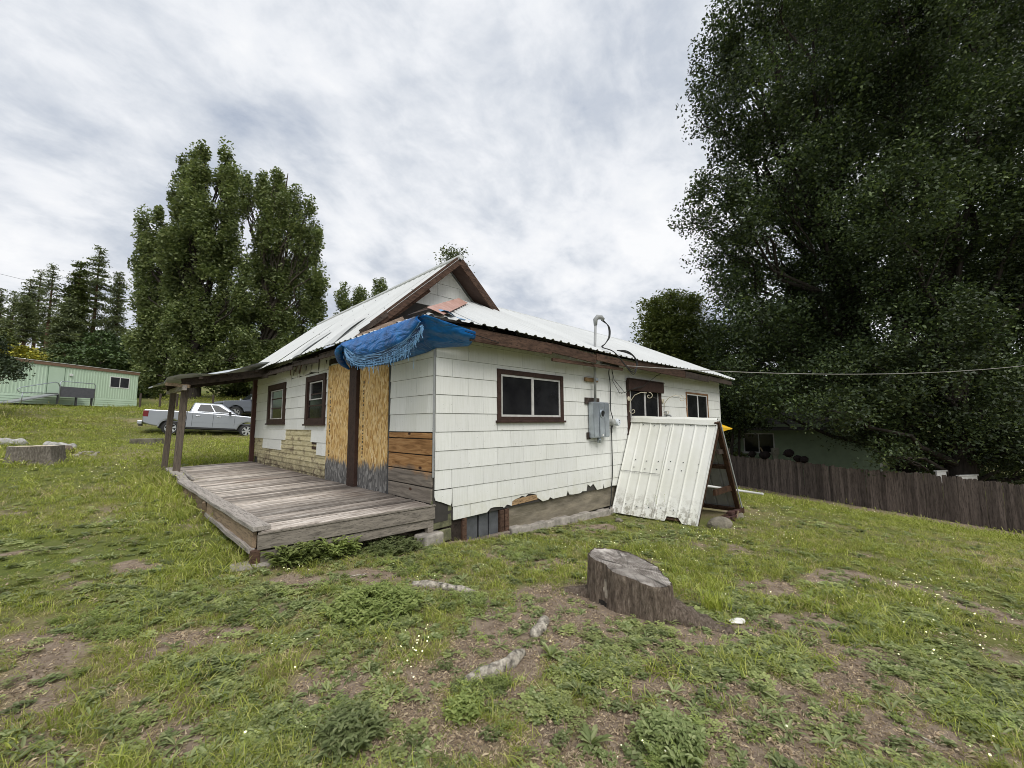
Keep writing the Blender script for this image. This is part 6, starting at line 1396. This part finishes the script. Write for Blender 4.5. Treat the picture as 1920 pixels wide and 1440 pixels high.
# ================================================================ GROUND
def warp(n, near, far):
    t = np.linspace(-1, 1, n); return np.sign(t) * (np.abs(t) * near + np.abs(t) ** 5 * (far - near))
gx_ = warp(330, 20, 900) + 2.0; gy_ = warp(330, 20, 900) + 2.0
GX, GY = np.meshgrid(gx_, gy_, indexing='ij')
def E(px, py, rx, ry, s=1.0):
    """a patch of ground: the ellipse on the ground around the point seen there"""
    c = ongr(px, py); ax = ongr(px + rx, py); ay = ongr(px, py - ry); u = (ax - c)[:2]; v = (ay - c)[:2]
    return c[:2], np.linalg.inv(np.stack([u, v], 1)), s
DIRT = [E(*a) for a in ((1090, 1175, 120, 50), (1020, 1120, 60, 26), (1330, 1190, 110, 28), (940, 1180, 80, 40), (880, 1230, 60, 40), (1340, 1340, 105, 90), (1270, 1400, 70, 50), (1480, 1400, 120, 50), (1590, 1285, 110, 32), (1690, 1400, 90, 36), (1500, 1170, 110, 24), (1650, 1240, 70, 22), (330, 1395, 70, 50), (90, 1215, 90, 34), (90, 1420, 90, 40), (340, 1200, 50, 22), (690, 1078, 70, 14), (560, 1090, 60, 12), (610, 1290, 80, 46), (770, 1340, 90, 46), (680, 1410, 120, 40), (880, 1395, 90, 40), (1040, 1380, 70, 40),
                            (1420, 1300, 90, 40), (1500, 1340, 80, 30), (1210, 1220, 80, 24), (1150, 1360, 70, 34), (1600, 1360, 90, 36), (1760, 1390, 60, 24), (1540, 1220, 90, 18), (1390, 1420, 110, 40), (1820, 1420, 70, 22), (980, 1250, 50, 30), (800, 1270, 50, 26), (250, 1060, 40, 10), (1100, 990, 60, 8), (1560, 1080, 60, 14), (420, 1190, 50, 20), (1180, 1290, 70, 30), (950, 1310, 60, 30), (1430, 1100, 70, 12)  )]
CLOV = [E(*a) for a in ((1180, 1195, 90, 36), (1110, 1270, 90, 34), (1430, 1240, 130, 40), (1560, 1320, 130, 44), (1720, 1440, 130, 44), (1380, 1130, 110, 26), (1500, 1110, 90, 20), (1680, 1160, 80, 24), (1760, 1240, 110, 36), (1860, 1300, 110, 50), (690, 1130, 110, 36), (470, 1120, 110, 26), (250, 1130, 120, 30), (400, 1270, 130, 40), (640, 1350, 70, 40), (470, 1370, 80, 40), (230, 1330, 110, 40), (1050, 1010, 120, 22), (1200, 1010, 110, 14), (760, 1035, 70, 16), (1000, 1330, 90, 30), (560, 1230, 90, 30), (200, 1000, 80, 20))]
def field(x, y, els):
    o = np.zeros(np.shape(x))
    for c, Mi, s in els:
        dx, dy = x - c[0], y - c[1]; q = (Mi[0, 0] * dx + Mi[0, 1] * dy) ** 2 + (Mi[1, 0] * dx + Mi[1, 1] * dy) ** 2
        o = np.maximum(o, s * np.clip(1.5 - q * 1.1, 0, 1))
    return o
def fence_dist(x, y): return np.abs((x - FA[0]) * nf[0] + (y - FA[1]) * nf[1])
def dirt_at(x, y):
    n = .5 * snoise(x, y, 3.1, 1) + .35 * snoise(x, y, 8.0, 4) + .25 * snoise(x, y, 1.1, 6)
    d = field(x, y, DIRT) * 1.05 + n * .62
    d = np.maximum(d, 1.75 - fence_dist(x, y) * .42 + n * .5)
    d = np.maximum(d, 1.2 - np.hypot((x - SB.x) * 1.0, (y - SB.y)) * 1.1 + n * .3)
    d = np.maximum(d, .20 + n * .95 - .25 * np.clip(np.hypot(x - CAM[0], y - CAM[1]) - 7, 0, 6) / 6)
    under = ((x > -2.0) & (x < .3) & (y > .2) & (y < 10)) | ((x > .1) & (y > -.12) & (x < 11.6) & (y < 5.4))
    return np.clip(np.where(under, 1.2, d), 0, 1)
def m_ground():
    m = Mat('yard_ground'); d = m.attr('dirt'); dr = m.attr('dry')
    n1 = m.noise(1.3, 6, .65); n2 = m.noise(9, 7, .7); n3 = m.noise(42, 6, .7); n4 = m.noise(.22, 5, .6)
    soil = m.ramp(n2, [(.28, (.150, .112, .080)), (.5, (.255, .198, .148)), (.72, (.35, .285, .22))])
    soil = m.mix(m.ramp(n3, [(.56, 0.0), (.68, .75)]), soil, (.38, .31, .24)); soil = m.mix(m.ramp(m.noise(26, 5, .7, loc=(3, 3, 3)), [(.30, .8), (.42, 0.0)]), soil, (.045, .032, .025))
    green = m.ramp(n2, [(.25, (.085, .10, .022)), (.5, (.155, .172, .044)), (.75, (.225, .23, .082))])
    green = m.mix(m.ramp(n3, [(.35, .6), (.6, 0.0)]), green, (.035, .05, .014)); green = m.mix(m.ramp(n1, [(.42, 0.0), (.7, .55)]), green, (.17, .155, .062))
    green = m.mix(m.ramp(n4, [(.45, 0.0), (.65, .35)]), green, (.085, .14, .022))
    thatch = m.ramp(n3, [(.3, (.15, .12, .07)), (.6, (.33, .27, .16))])
    col = m.mix(m.ramp(dr, [(.25, 0.0), (.8, .75)]), green, thatch)
    col = m.mix(m.ramp(m.math('ADD', d, m.math('MULTIPLY', m.math('SUBTRACT', n2, .5), .5)), [(.35, 0.0), (.62, 1.0)]), col, soil)
    return m.out(col, .95, m.math('ADD', n2, m.math('MULTIPLY', n3, .7)), .022, spec=.15, bstr=.9)
def dry_at(x, y): return np.clip(.42 + .55 * snoise(x, y, .55, 3) + .3 * snoise(x, y, 1.9, 8), 0, 1)
V = np.stack([GX.ravel(), GY.ravel(), gz(GX, GY).ravel()], 1)
far_ = np.hypot(V[:, 0], V[:, 1]); V[:, 2] = np.where(far_ > 160, V[:, 2] * np.clip(1 - (far_ - 160) / 500, 0, 1) + 0, V[:, 2])
ii, jj = np.meshgrid(np.arange(329), np.arange(329), indexing='ij'); a0 = (ii * 330 + jj).ravel(); Fq = np.stack([a0, a0 + 330, a0 + 331, a0 + 1], 1)
gnd = mesh_np('ground', V, Fq, m_ground(), smooth=True, cols={'dirt': dirt_at(V[:, 0], V[:, 1]), 'dry': dry_at(V[:, 0], V[:, 1])}); tag(gnd, kind='structure')

# ================================================================ LOW PLANTS (scattered from a few prototypes)
def proto(name, mat, faces):
    m = MB(); [m.add(v, f) for v, f in faces]; me = bpy.data.meshes.new(name); me.from_pydata(m.v, [], m.f); me.materials.append(mat); me.update(); return bpy.data.objects.new(name, me)
def blade(x, y, a, h, w_, bend, tw=0.0):
    d = Vector((math.cos(a), math.sin(a), 0)); s = Vector((-d.y, d.x, 0)) * w_ / 2; P = []
    for u, ww in ((0, 1.0), (.45, .9), (.8, .55)): c = Vector((x, y, 0)) + d * bend * u * u * h + Vector((0, 0, h * u * (1 - .25 * bend * u))); P += [c - s * ww, c + s * ww]
    P.append(Vector((x, y, 0)) + d * bend * h + Vector((0, 0, h * (1 - .25 * bend)))); return P, [(0, 1, 3, 2), (2, 3, 5, 4), (4, 5, 6)]
def grass_tuft(n, R, h, w_, seed, bend=(.3, 1.1)):
    rn = random.Random(seed); return [blade(rn.gauss(0, R), rn.gauss(0, R), rn.uniform(0, 6.28), h * rn.uniform(.45, 1.15), w_ * rn.uniform(.7, 1.2), rn.uniform(*bend)) for _ in range(n)]
def leaf_at(c, a, L_, w_, el, cup=.2, seg=2):
    d = Vector((math.cos(a) * math.cos(el), math.sin(a) * math.cos(el), math.sin(el))); s = Vector((-math.sin(a), math.cos(a), 0)); n = d.cross(s); n = -n if n.z < 0 else n; c = Vector(c)
    P = [c, c + d * L_ * .35 + s * w_ * .42 + n * cup * w_, c + d * L_ * .35 - n * .0, c + d * L_ * .35 - s * w_ * .42 + n * cup * w_, c + d * L_ * .75 + s * w_ * .42 + n * cup * w_ - Vector((0, 0, L_ * .06)), c + d * L_ * .75 - Vector((0, 0, L_ * .06)), c + d * L_ * .75 - s * w_ * .42 + n * cup * w_ - Vector((0, 0, L_ * .06)), c + d * L_ - Vector((0, 0, L_ * .18))]
    return P, [(0, 2, 1), (0, 3, 2), (1, 2, 5, 4), (2, 3, 6, 5), (4, 5, 7), (5, 6, 7)]
def clover_patch(n, R, seed, leaf=.017, h=.05):
    rn = random.Random(seed); out = []
    for _ in range(n):
        r = R * math.sqrt(rn.random()); a = rn.uniform(0, 6.28); x, y = r * math.cos(a), r * math.sin(a); z = h * rn.uniform(.35, 1.1) * (1 - .4 * r / R); tl = rn.uniform(-.25, .3); a0 = rn.uniform(0, 6.28); s = leaf * rn.uniform(.7, 1.3)
        for k in range(3):
            b = a0 + k * 2.094; c, sn = math.cos(b), math.sin(b)
            q = [(0, 0), (.55, -.5), (1.1, -.42), (1.22, 0), (1.1, .42), (.55, .5)]
            out.append(([(x + s * (c * u - sn * v), y + s * (sn * u + c * v), z + s * (tl * (c * u - sn * v) + .25 * abs(v))) for u, v in q], [(0, 1, 2, 3), (0, 3, 4, 5)]))
    return out
def rosette(n, L_, w_, seed, el=(.1, .7)):
    rn = random.Random(seed); return [leaf_at((0, 0, .004), k * 2.4 + rn.uniform(-.3, .3), L_ * rn.uniform(.55, 1.1), w_ * rn.uniform(.7, 1.15), rn.uniform(*el)) for k in range(n)]
def feathery(n, R, h, seed, s=.011):
    """finely cut leaves such as yarrow: many small leaflets on short arching stalks"""
    rn = random.Random(seed); out = []
    for _ in range(n):
        r = R * math.sqrt(rn.random()); a = rn.uniform(0, 6.28); x, y = r * math.cos(a), r * math.sin(a); H = h * rn.uniform(.4, 1.1) * (1 - .5 * (r / R) ** 2); b = rn.uniform(0, 6.28); d = Vector((math.cos(b), math.sin(b), .9)).normalized()
        for k in range(5):
            c = Vector((x, y, H * .35)) + d * H * .2 * k
            for sd_ in (-1, 1): out.append(leaf_at(c, b + sd_ * 1.0, s * rn.uniform(1.2, 2.4), s * .9, rn.uniform(-.1, .5)))
    return out
def flower(seed, h=.09):
    rn = random.Random(seed); bm = bmesh.new(); bmesh.ops.create_icosphere(bm, subdivisions=1, radius=.0105); V = [(v.co.x, v.co.y, v.co.z * .85 + h) for v in bm.verts]; F = [tuple(v.index for v in f.verts) for f in bm.faces]; bm.free(); return [(V, F)]
def litter(n, R, seed):
    rn = random.Random(seed); out = []
    for _ in range(n):
        x, y, a, L_, w_ = rn.gauss(0, R), rn.gauss(0, R), rn.uniform(0, 6.28), rn.uniform(.010, .042), rn.uniform(.0012, .0032); c, s = math.cos(a), math.sin(a); z0, z1 = rn.uniform(.003, .012), rn.uniform(.003, .02)
        out.append(([(x - s * w_, y + c * w_, z0), (x + s * w_, y - c * w_, z0), (x + c * L_ + s * w_ * .5, y + s * L_ - c * w_ * .5, z1), (x + c * L_ - s * w_ * .5, y + s * L_ + c * w_ * .5, z1), (x + c * L_ * .5, y + s * L_ * .5, max(z0, z1) + w_ * 2)], [(0, 1, 4), (1, 2, 4), (2, 3, 4), (3, 0, 4)]))
    return out
def clods(n, R, seed):
    rn = random.Random(seed); out = []
    for _ in range(n):
        x, y, r = rn.gauss(0, R), rn.gauss(0, R), rn.choice((.005, .007, .009, .014)) * rn.uniform(.6, 1.2); V = [(x + r * rn.uniform(.6, 1.2) * dx, y + r * rn.uniform(.6, 1.2) * dy, r * .5 + r * .8 * dz_) for dx, dy, dz_ in ((1, 0, 0), (0, 1, 0), (-1, 0, 0), (0, -1, 0), (0, 0, 1), (0, 0, -1))]
        out.append((V, [(0, 1, 4), (1, 2, 4), (2, 3, 4), (3, 0, 4), (1, 0, 5), (2, 1, 5), (3, 2, 5), (0, 3, 5)]))
    return out
def plant_mat(name, a, b, c=None, var=.28, rough=.6):
    m = Mat(name); col = m.ramp(m.island(), [(0, a), (.7, b), (1, c or b)]); col = m.vary(col, var); m.out(col, rough, spec=.25); thin(m, col, .75); return m.m
G_GREEN = plant_mat('grass_blades', (.115, .145, .018), (.215, .24, .044), (.32, .315, .11)); G_OLIVE = plant_mat('olive_grass_blades', (.13, .135, .036), (.215, .212, .072), (.33, .29, .145)); G_DRY = plant_mat('dry_grass_blades', (.24, .20, .105), (.40, .335, .195), (.52, .45, .29))
G_CLOVER = plant_mat('clover_leaves', (.130, .152, .052), (.205, .232, .088), (.27, .29, .125)); G_WEED = plant_mat('broad_weed_leaves', (.09, .115, .040), (.15, .18, .075), (.205, .225, .11)); G_FERN = plant_mat('yarrow_leaves', (.112, .145, .040), (.175, .212, .066), (.23, .262, .095))
G_FLOWER = plant_mat('white_clover_flower', (.62, .60, .48), (.82, .81, .74), rough=.8); G_LITTER = plant_mat('straw_litter', (.13, .095, .065), (.27, .215, .15), (.44, .38, .29)); G_CLOD = plant_mat('soil_crumbs', (.10, .074, .052), (.22, .168, .122), (.36, .29, .21))
def scatter(name, lab, cat, pts, protos, idx, scale, tilt=.25):
    n = len(pts); me = bpy.data.meshes.new(name); me.vertices.add(n); me.vertices.foreach_set('co', np.asarray(pts, np.float32).ravel())
    for k, dt, a in (('ix', 'INT', idx), ('sc', 'FLOAT', scale)):
        at_ = me.attributes.new(k, dt, 'POINT'); at_.data.foreach_set('value', np.asarray(a, np.int32 if dt == 'INT' else np.float32))
    rv = np.stack([RNG.normal(0, tilt, n), RNG.normal(0, tilt, n), RNG.uniform(0, 6.283, n)], 1).astype(np.float32); at_ = me.attributes.new('rt', 'FLOAT_VECTOR', 'POINT'); at_.data.foreach_set('vector', rv.ravel()); me.update()
    o = bpy.data.objects.new(name, me); COL.objects.link(o); tag(o, lab, cat, kind='stuff')
    pc = bpy.data.collections.new(name + '_shapes'); [pc.objects.link(p) for p in protos]
    g = bpy.data.node_groups.new(name, 'GeometryNodeTree'); g.interface.new_socket('Geometry', in_out='INPUT', socket_type='NodeSocketGeometry'); g.interface.new_socket('Geometry', in_out='OUTPUT', socket_type='NodeSocketGeometry')
    N = g.nodes.new; gi, go, ip, ci = N('NodeGroupInput'), N('NodeGroupOutput'), N('GeometryNodeInstanceOnPoints'), N('GeometryNodeCollectionInfo')
    ci.inputs['Collection'].default_value = pc; ci.inputs['Separate Children'].default_value = True; ci.inputs['Reset Children'].default_value = True
    def na(k, dt): q = N('GeometryNodeInputNamedAttribute'); q.data_type = dt; q.inputs['Name'].default_value = k; return q.outputs['Attribute']
    e2r = N('FunctionNodeEulerToRotation'); g.links.new(na('rt', 'FLOAT_VECTOR'), e2r.inputs[0])
    ip.inputs['Pick Instance'].default_value = True
    g.links.new(gi.outputs[0], ip.inputs['Points']); g.links.new(ci.outputs[0], ip.inputs['Instance']); g.links.new(na('ix', 'INT'), ip.inputs['Instance Index']); g.links.new(e2r.outputs[0], ip.inputs['Rotation']); g.links.new(na('sc', 'FLOAT'), ip.inputs['Scale']); g.links.new(ip.outputs[0], go.inputs[0])
    md = o.modifiers.new('scatter', 'NODES'); md.node_group = g; return o
def sample(n, rmin, rmax, half=66):
    """points on the yard, thinning with distance from where one stands"""
    r = rmin * (rmax / rmin) ** RNG.random(n); a = YAW + np.radians(RNG.uniform(-half, half, n)); return CAM[0] + r * np.cos(a), CAM[1] + r * np.sin(a), r
def blocked(x, y):
    deck = (x > -2.12) & (x < .1) & (y > .32) & (y < 10.3); hs = (x > -.05) & (y > -.03) & (x < 11.6) & (y < 10.2); st = np.hypot(x - SB.x, y - SB.y) < .33; s2 = np.hypot(x - L[0] + .02, y - L[1] - .2) < .5
    side = ((x - FA[0]) * nf[0] + (y - FA[1]) * nf[1]) * (1 if (CAM[:2] - FA) @ nf > 0 else -1)
    cov = (x > 4.7) & (x < 6.9) & (y > -1.95) & (y < 0)
    return deck | hs | st | s2 | (side < .05) | cov
def keep(x, y, prob): return (~blocked(x, y)) & (RNG.random(len(x)) < prob)
# grass
x, y, r = sample(150000, 1.4, 34); d = dirt_at(x, y); cl = field(x, y, CLOV); dr = dry_at(x, y); lush = np.clip(.55 + .55 * snoise(x, y, .9, 5) + .3 * snoise(x, y, 3.7, 9), 0.18, 1)
k = keep(x, y, np.clip(1.0 - 1.75 * d, .025, 1) * lush * np.clip(1 - .45 * cl, 0, 1)); x, y, r, d, dr = x[k], y[k], r[k], d[k], dr[k]; N_ = len(x)
ps = [proto('grass_tuft', G_GREEN, grass_tuft(16, .024, .062, .0042, 1, (.5, 1.4))), proto('grass_tuft', G_GREEN, grass_tuft(13, .030, .06, .0045, 2, (.5, 1.5))), proto('grass_tuft', G_OLIVE, grass_tuft(16, .028, .07, .0040, 3, (.5, 1.4))), proto('grass_tuft', G_DRY, grass_tuft(12, .03, .07, .0032, 4, (.6, 1.6))), proto('grass_tuft', G_GREEN, grass_tuft(26, .055, .10, .0060, 5, (.4, 1.3)))]
u = RNG.random(N_); gsel = RNG.random(N_); ix = np.where(u < .12 + .40 * dr, np.where(gsel < .6, 2, 3), np.where(gsel < .4, 0, np.where(gsel < .75, 1, 4)))
lng = np.clip(1 + .6 * snoise(x, y, .5, 12), .5, 1.7)
edge = np.exp(-((x + 2.2) / .45) ** 2) * ((y > .2) & (y < 11)) * 1.0
sc_ = RNG.uniform(.55, 1.15, N_) * (.50 + .055 * np.clip(r, 0, 14)) * lng * (1 + 1.1 * edge)
scatter('grass', 'patchy green and straw coloured grass covering the yard', 'grass', np.stack([x, y, gz(x, y) - .003], 1), ps, ix, sc_)
# far lawn grass in bigger tufts
x, y, r = sample(30000, 16, 75); k = keep(x, y, np.clip(.85 + .3 * snoise(x, y, .3, 2), .2, 1) * np.clip(1.1 - 1.3 * dirt_at(x, y), .04, 1)); x, y, r = x[k], y[k], r[k]; mhx = (x - Rm[0]) * nm_[0] + (y - Rm[1]) * nm_[1]; k = (mhx > .1) | (r > 60) | (x > 0); x, y, r = x[k], y[k], r[k]
sc2 = RNG.uniform(.7, 1.3, len(x)) * (.85 + .03 * r) * np.clip(1 + .6 * snoise(x, y, .22, 4), .6, 2)
ps2 = [proto('grass_clump', G_GREEN, grass_tuft(34, .13, .06, .012, 15, (.5, 1.4))), proto('grass_clump', G_OLIVE, grass_tuft(34, .14, .07, .011, 16, (.5, 1.4)))]
scatter('far_grass', 'mown green lawn rising to the mobile home', 'grass', np.stack([x, y, gz(x, y) - .02], 1), ps2, (RNG.random(len(x)) < np.clip(.22 + .5 * snoise(x, y, .15, 9), .05, .8)).astype(int), sc2)
# clover carpets
x, y, r = sample(60000, 1.4, 16); cl = field(x, y, CLOV); d = dirt_at(x, y); n = .5 + .6 * snoise(x, y, 2.6, 7) + .4 * snoise(x, y, 7, 3)
k = keep(x, y, np.clip(cl * 1.0 + .16, 0, 1) * np.clip(n * 1.25 - .12, .0, 1) * np.clip(1.15 - .85 * d, .07, 1)); x, y, r = x[k], y[k], r[k]
ps = [proto('clover_patch', G_CLOVER, clover_patch(22, .075, 21)), proto('clover_patch', G_CLOVER, clover_patch(16, .085, 22, .021, .04)), proto('clover_patch', G_WEED, clover_patch(14, .07, 23, .024, .055))]
scatter('clover', 'low carpets of small round leaved clover in the near yard', 'clover', np.stack([x, y, gz(x, y) - .004], 1), ps, RNG.integers(0, 3, len(x)), RNG.uniform(.55, 1.15, len(x)) * (.62 + .05 * np.clip(r, 0, 10)), .12)
# broad leaved rosettes
x, y, r = sample(5200, 1.5, 12); n = .35 + .8 * snoise(x, y, 1.4, 15); k = keep(x, y, np.clip(n, .02, .8)); x, y, r = x[k], y[k], r[k]
ps = [proto('weed_rosette', G_WEED, rosette(9, .075, .024, 31, (0, .5))), proto('weed_rosette', G_WEED, rosette(12, .055, .024, 32, (0, .45))), proto('weed_rosette', G_WEED, rosette(10, .09, .017, 33, (.1, .8)))]
scatter('broad_weeds', 'dandelion and plantain rosettes scattered over the near ground', 'weeds', np.stack([x, y, gz(x, y)], 1), ps, RNG.integers(0, 3, len(x)), RNG.uniform(.5, 1.2, len(x)), .12)
# feathery yarrow
YAR = [E(*a) for a in ((700, 1140, 90, 40), (640, 1110, 60, 30), (470, 1150, 80, 26), (330, 1120, 90, 20), (910, 1290, 46, 26), (640, 1370, 60, 50), (1260, 1400, 70, 40), (1840, 1330, 60, 40), (1380, 1150, 40, 16), (800, 1060, 60, 22), (700, 1040, 60, 18), (1000, 1040, 60, 16), (540, 1360, 60, 30), (190, 1170, 90, 26), (870, 1130, 60, 20))]
x, y, r = sample(14000, 1.5, 11); ya = field(x, y, YAR); k = keep(x, y, np.clip(ya * .9 + .02, 0, 1)); x, y, r = x[k], y[k], r[k]
ps = [proto('yarrow_tuft', G_FERN, feathery(18, .07, .10, 41)), proto('yarrow_tuft', G_FERN, feathery(14, .06, .08, 42)), proto('yarrow_tuft', G_WEED, feathery(12, .06, .09, 43, .016))]
scatter('yarrow', 'soft feathery bright green yarrow clumps in the near yard', 'weeds', np.stack([x, y, gz(x, y) - .004], 1), ps, RNG.integers(0, 3, len(x)), RNG.uniform(.5, 1.1, len(x)) * (.7 + .05 * r), .15)
# white flowers
FLW = [E(*a) for a in ((1700, 1110, 150, 34), (1800, 1180, 120, 44), (380, 905, 70, 20), (300, 960, 100, 30), (200, 900, 140, 22), (400, 835, 120, 8), (520, 1010, 50, 24), (430, 960, 40, 30), (1500, 955, 120, 12), (1420, 1010, 90, 12), (1100, 1030, 70, 16), (760, 1230, 60, 50), (1200, 1410, 60, 40), (130, 880, 120, 14), (560, 1050, 60, 24), (1880, 1420, 90, 40))]
x, y, r = sample(30000, 1.5, 22); fl = field(x, y, FLW); k = keep(x, y, np.clip(fl * .42 + .008, 0, 1) * np.clip(.5 + snoise(x, y, 3, 4), .05, 1)); x, y, r = x[k], y[k], r[k]
scatter('clover_flowers', 'small white clover flower heads dotted through the grass', 'flowers', np.stack([x, y, gz(x, y)], 1), [proto('flower_head', G_FLOWER, flower(1, .075)), proto('flower_head', G_FLOWER, flower(2, .05)), proto('flower_head', G_FLOWER, flower(3, .11))], RNG.integers(0, 3, len(x)), RNG.uniform(.45, .9, len(x)) * (.62 + .04 * r), .2)
# straw, chips and crumbs on bare soil
x, y, r = sample(34000, 1.4, 10); d = dirt_at(x, y); k = keep(x, y, np.clip(d * .85 + .12, 0, 1) * np.clip(.55 + .6 * snoise(x, y, 2.2, 21), .1, 1)); x, y, r = x[k], y[k], r[k]
ps = [proto('straw_bits', G_LITTER, litter(11, .055, 51)), proto('straw_bits', G_LITTER, litter(9, .065, 52)), proto('soil_crumbs', G_CLOD, clods(14, .05, 53)), proto('soil_crumbs', G_CLOD, clods(10, .06, 54))]
scatter('ground_litter', 'straw, chips and soil crumbs on the bare patches', 'litter', np.stack([x, y, gz(x, y)], 1), ps, RNG.choice(4, len(x), p=[.24, .2, .3, .26]), RNG.uniform(.45, 1.05, len(x)), .05)

# --- single plants one can point at
def weed(name, lab, px, py, faces, mat, cat='weed', scale=1.0, off=(0, 0, 0)):
    p = ongr(px, py); o = proto(name, mat, faces); COL.objects.link(o); o.location = (p[0] + off[0], p[1] + off[1], p[2] + off[2]); o.scale = (scale,) * 3; o.rotation_euler = (0, 0, random.uniform(0, 6)); return tag(o, lab, cat)
weed('leafy_weed', 'dense grey green weed clump against the deck front near its outer corner', 556, 1052, feathery(150, .26, .30, 61, .045), G_FERN)
weed('leafy_weed', 'leafy weed clump under the middle of the deck front', 628, 1040, feathery(130, .24, .27, 62, .042), G_FERN)
weed('leafy_weed', 'low spreading weed clump below the deck near the house corner', 735, 1030, feathery(150, .36, .17, 63, .030), G_WEED)
def tall_weed(n, h, R, seed, lw=.012):
    rn = random.Random(seed); out = []
    for _ in range(n):
        x, y = rn.gauss(0, R), rn.gauss(0, R); H = h * rn.uniform(.55, 1.1); a = rn.uniform(0, 6.28); out.append(blade(x, y, a, H, .006, rn.uniform(.05, .3)))
        for k in range(14): u = k / 14; out.append(leaf_at((x + math.cos(a) * .12 * u * u * H, y + math.sin(a) * .12 * u * u * H, H * (.15 + .8 * u)), rn.uniform(0, 6.28), lw * rn.uniform(1.2, 2.6), lw * .7, rn.uniform(.2, .9)))
    return out
weed('tall_weed', 'tall yellow green weeds between the deck and the cellar window', 838, 1003, tall_weed(46, .60, .12, 64, .022), plant_mat('yellow_green_weed', (.11, .13, .02), (.20, .21, .045), (.28, .24, .10)), off=(0, .03, 0))
weed('tall_weed', 'wispy pale weed stalks in front of the white metal cover, left group', 1240, 972, tall_weed(26, .52, .12, 65, .016), plant_mat('wispy_pale_weed', (.20, .24, .07), (.32, .35, .14)))
weed('tall_weed', 'wispy pale weed stalks in front of the white metal cover, right group', 1268, 975, tall_weed(18, .42, .08, 66, .015), bpy.data.materials['wispy_pale_weed'])
weed('grass_clump', 'single lush green grass clump on the soil right of the near stump', 1340, 1143, grass_tuft(150, .06, .20, .007, 67, (.2, .9)), G_GREEN, 'grass clump')
weed('grass_clump', 'long leaning green grass against the outer edge of the deck', 410, 985, grass_tuft(160, .22, .30, .007, 68, (.4, 1.3)), G_GREEN, 'grass clump')
weed('leafy_weed', 'wide feathery green weed clump in the grass, between the deck corner and the grey branch', 700, 1142, feathery(240, .36, .17, 81, .026), G_FERN)
weed('leafy_weed', 'bushy bright green weed at the bottom of the yard, left of the middle', 655, 1385, feathery(130, .15, .13, 82, .018), G_WEED)
weed('leafy_weed', 'bushy bright green weed at the bottom of the yard, right of the middle', 1262, 1398, feathery(130, .14, .13, 83, .018), G_WEED)
weed('leafy_weed', 'bright green feathery clump at the lower end of the long pale root', 872, 1338, feathery(90, .09, .08, 84, .016), G_FERN)
weed('broad_weed', 'large plantain with long leaves beside the pale exposed root', 1032, 1232, rosette(16, .12, .035, 69, (.2, 1.1)), G_WEED)
weed('broad_weed', 'spreading spiky leaved weed in the near soil below the exposed root', 1085, 1300, rosette(18, .11, .020, 70, (.1, .9)), G_WEED)
weed('broad_weed', 'broad leaved weed with small white flowers in the lower middle', 1108, 1398, rosette(20, .12, .028, 71, (.1, 1.0)), G_WEED)
print('scene built', len(SC.objects))
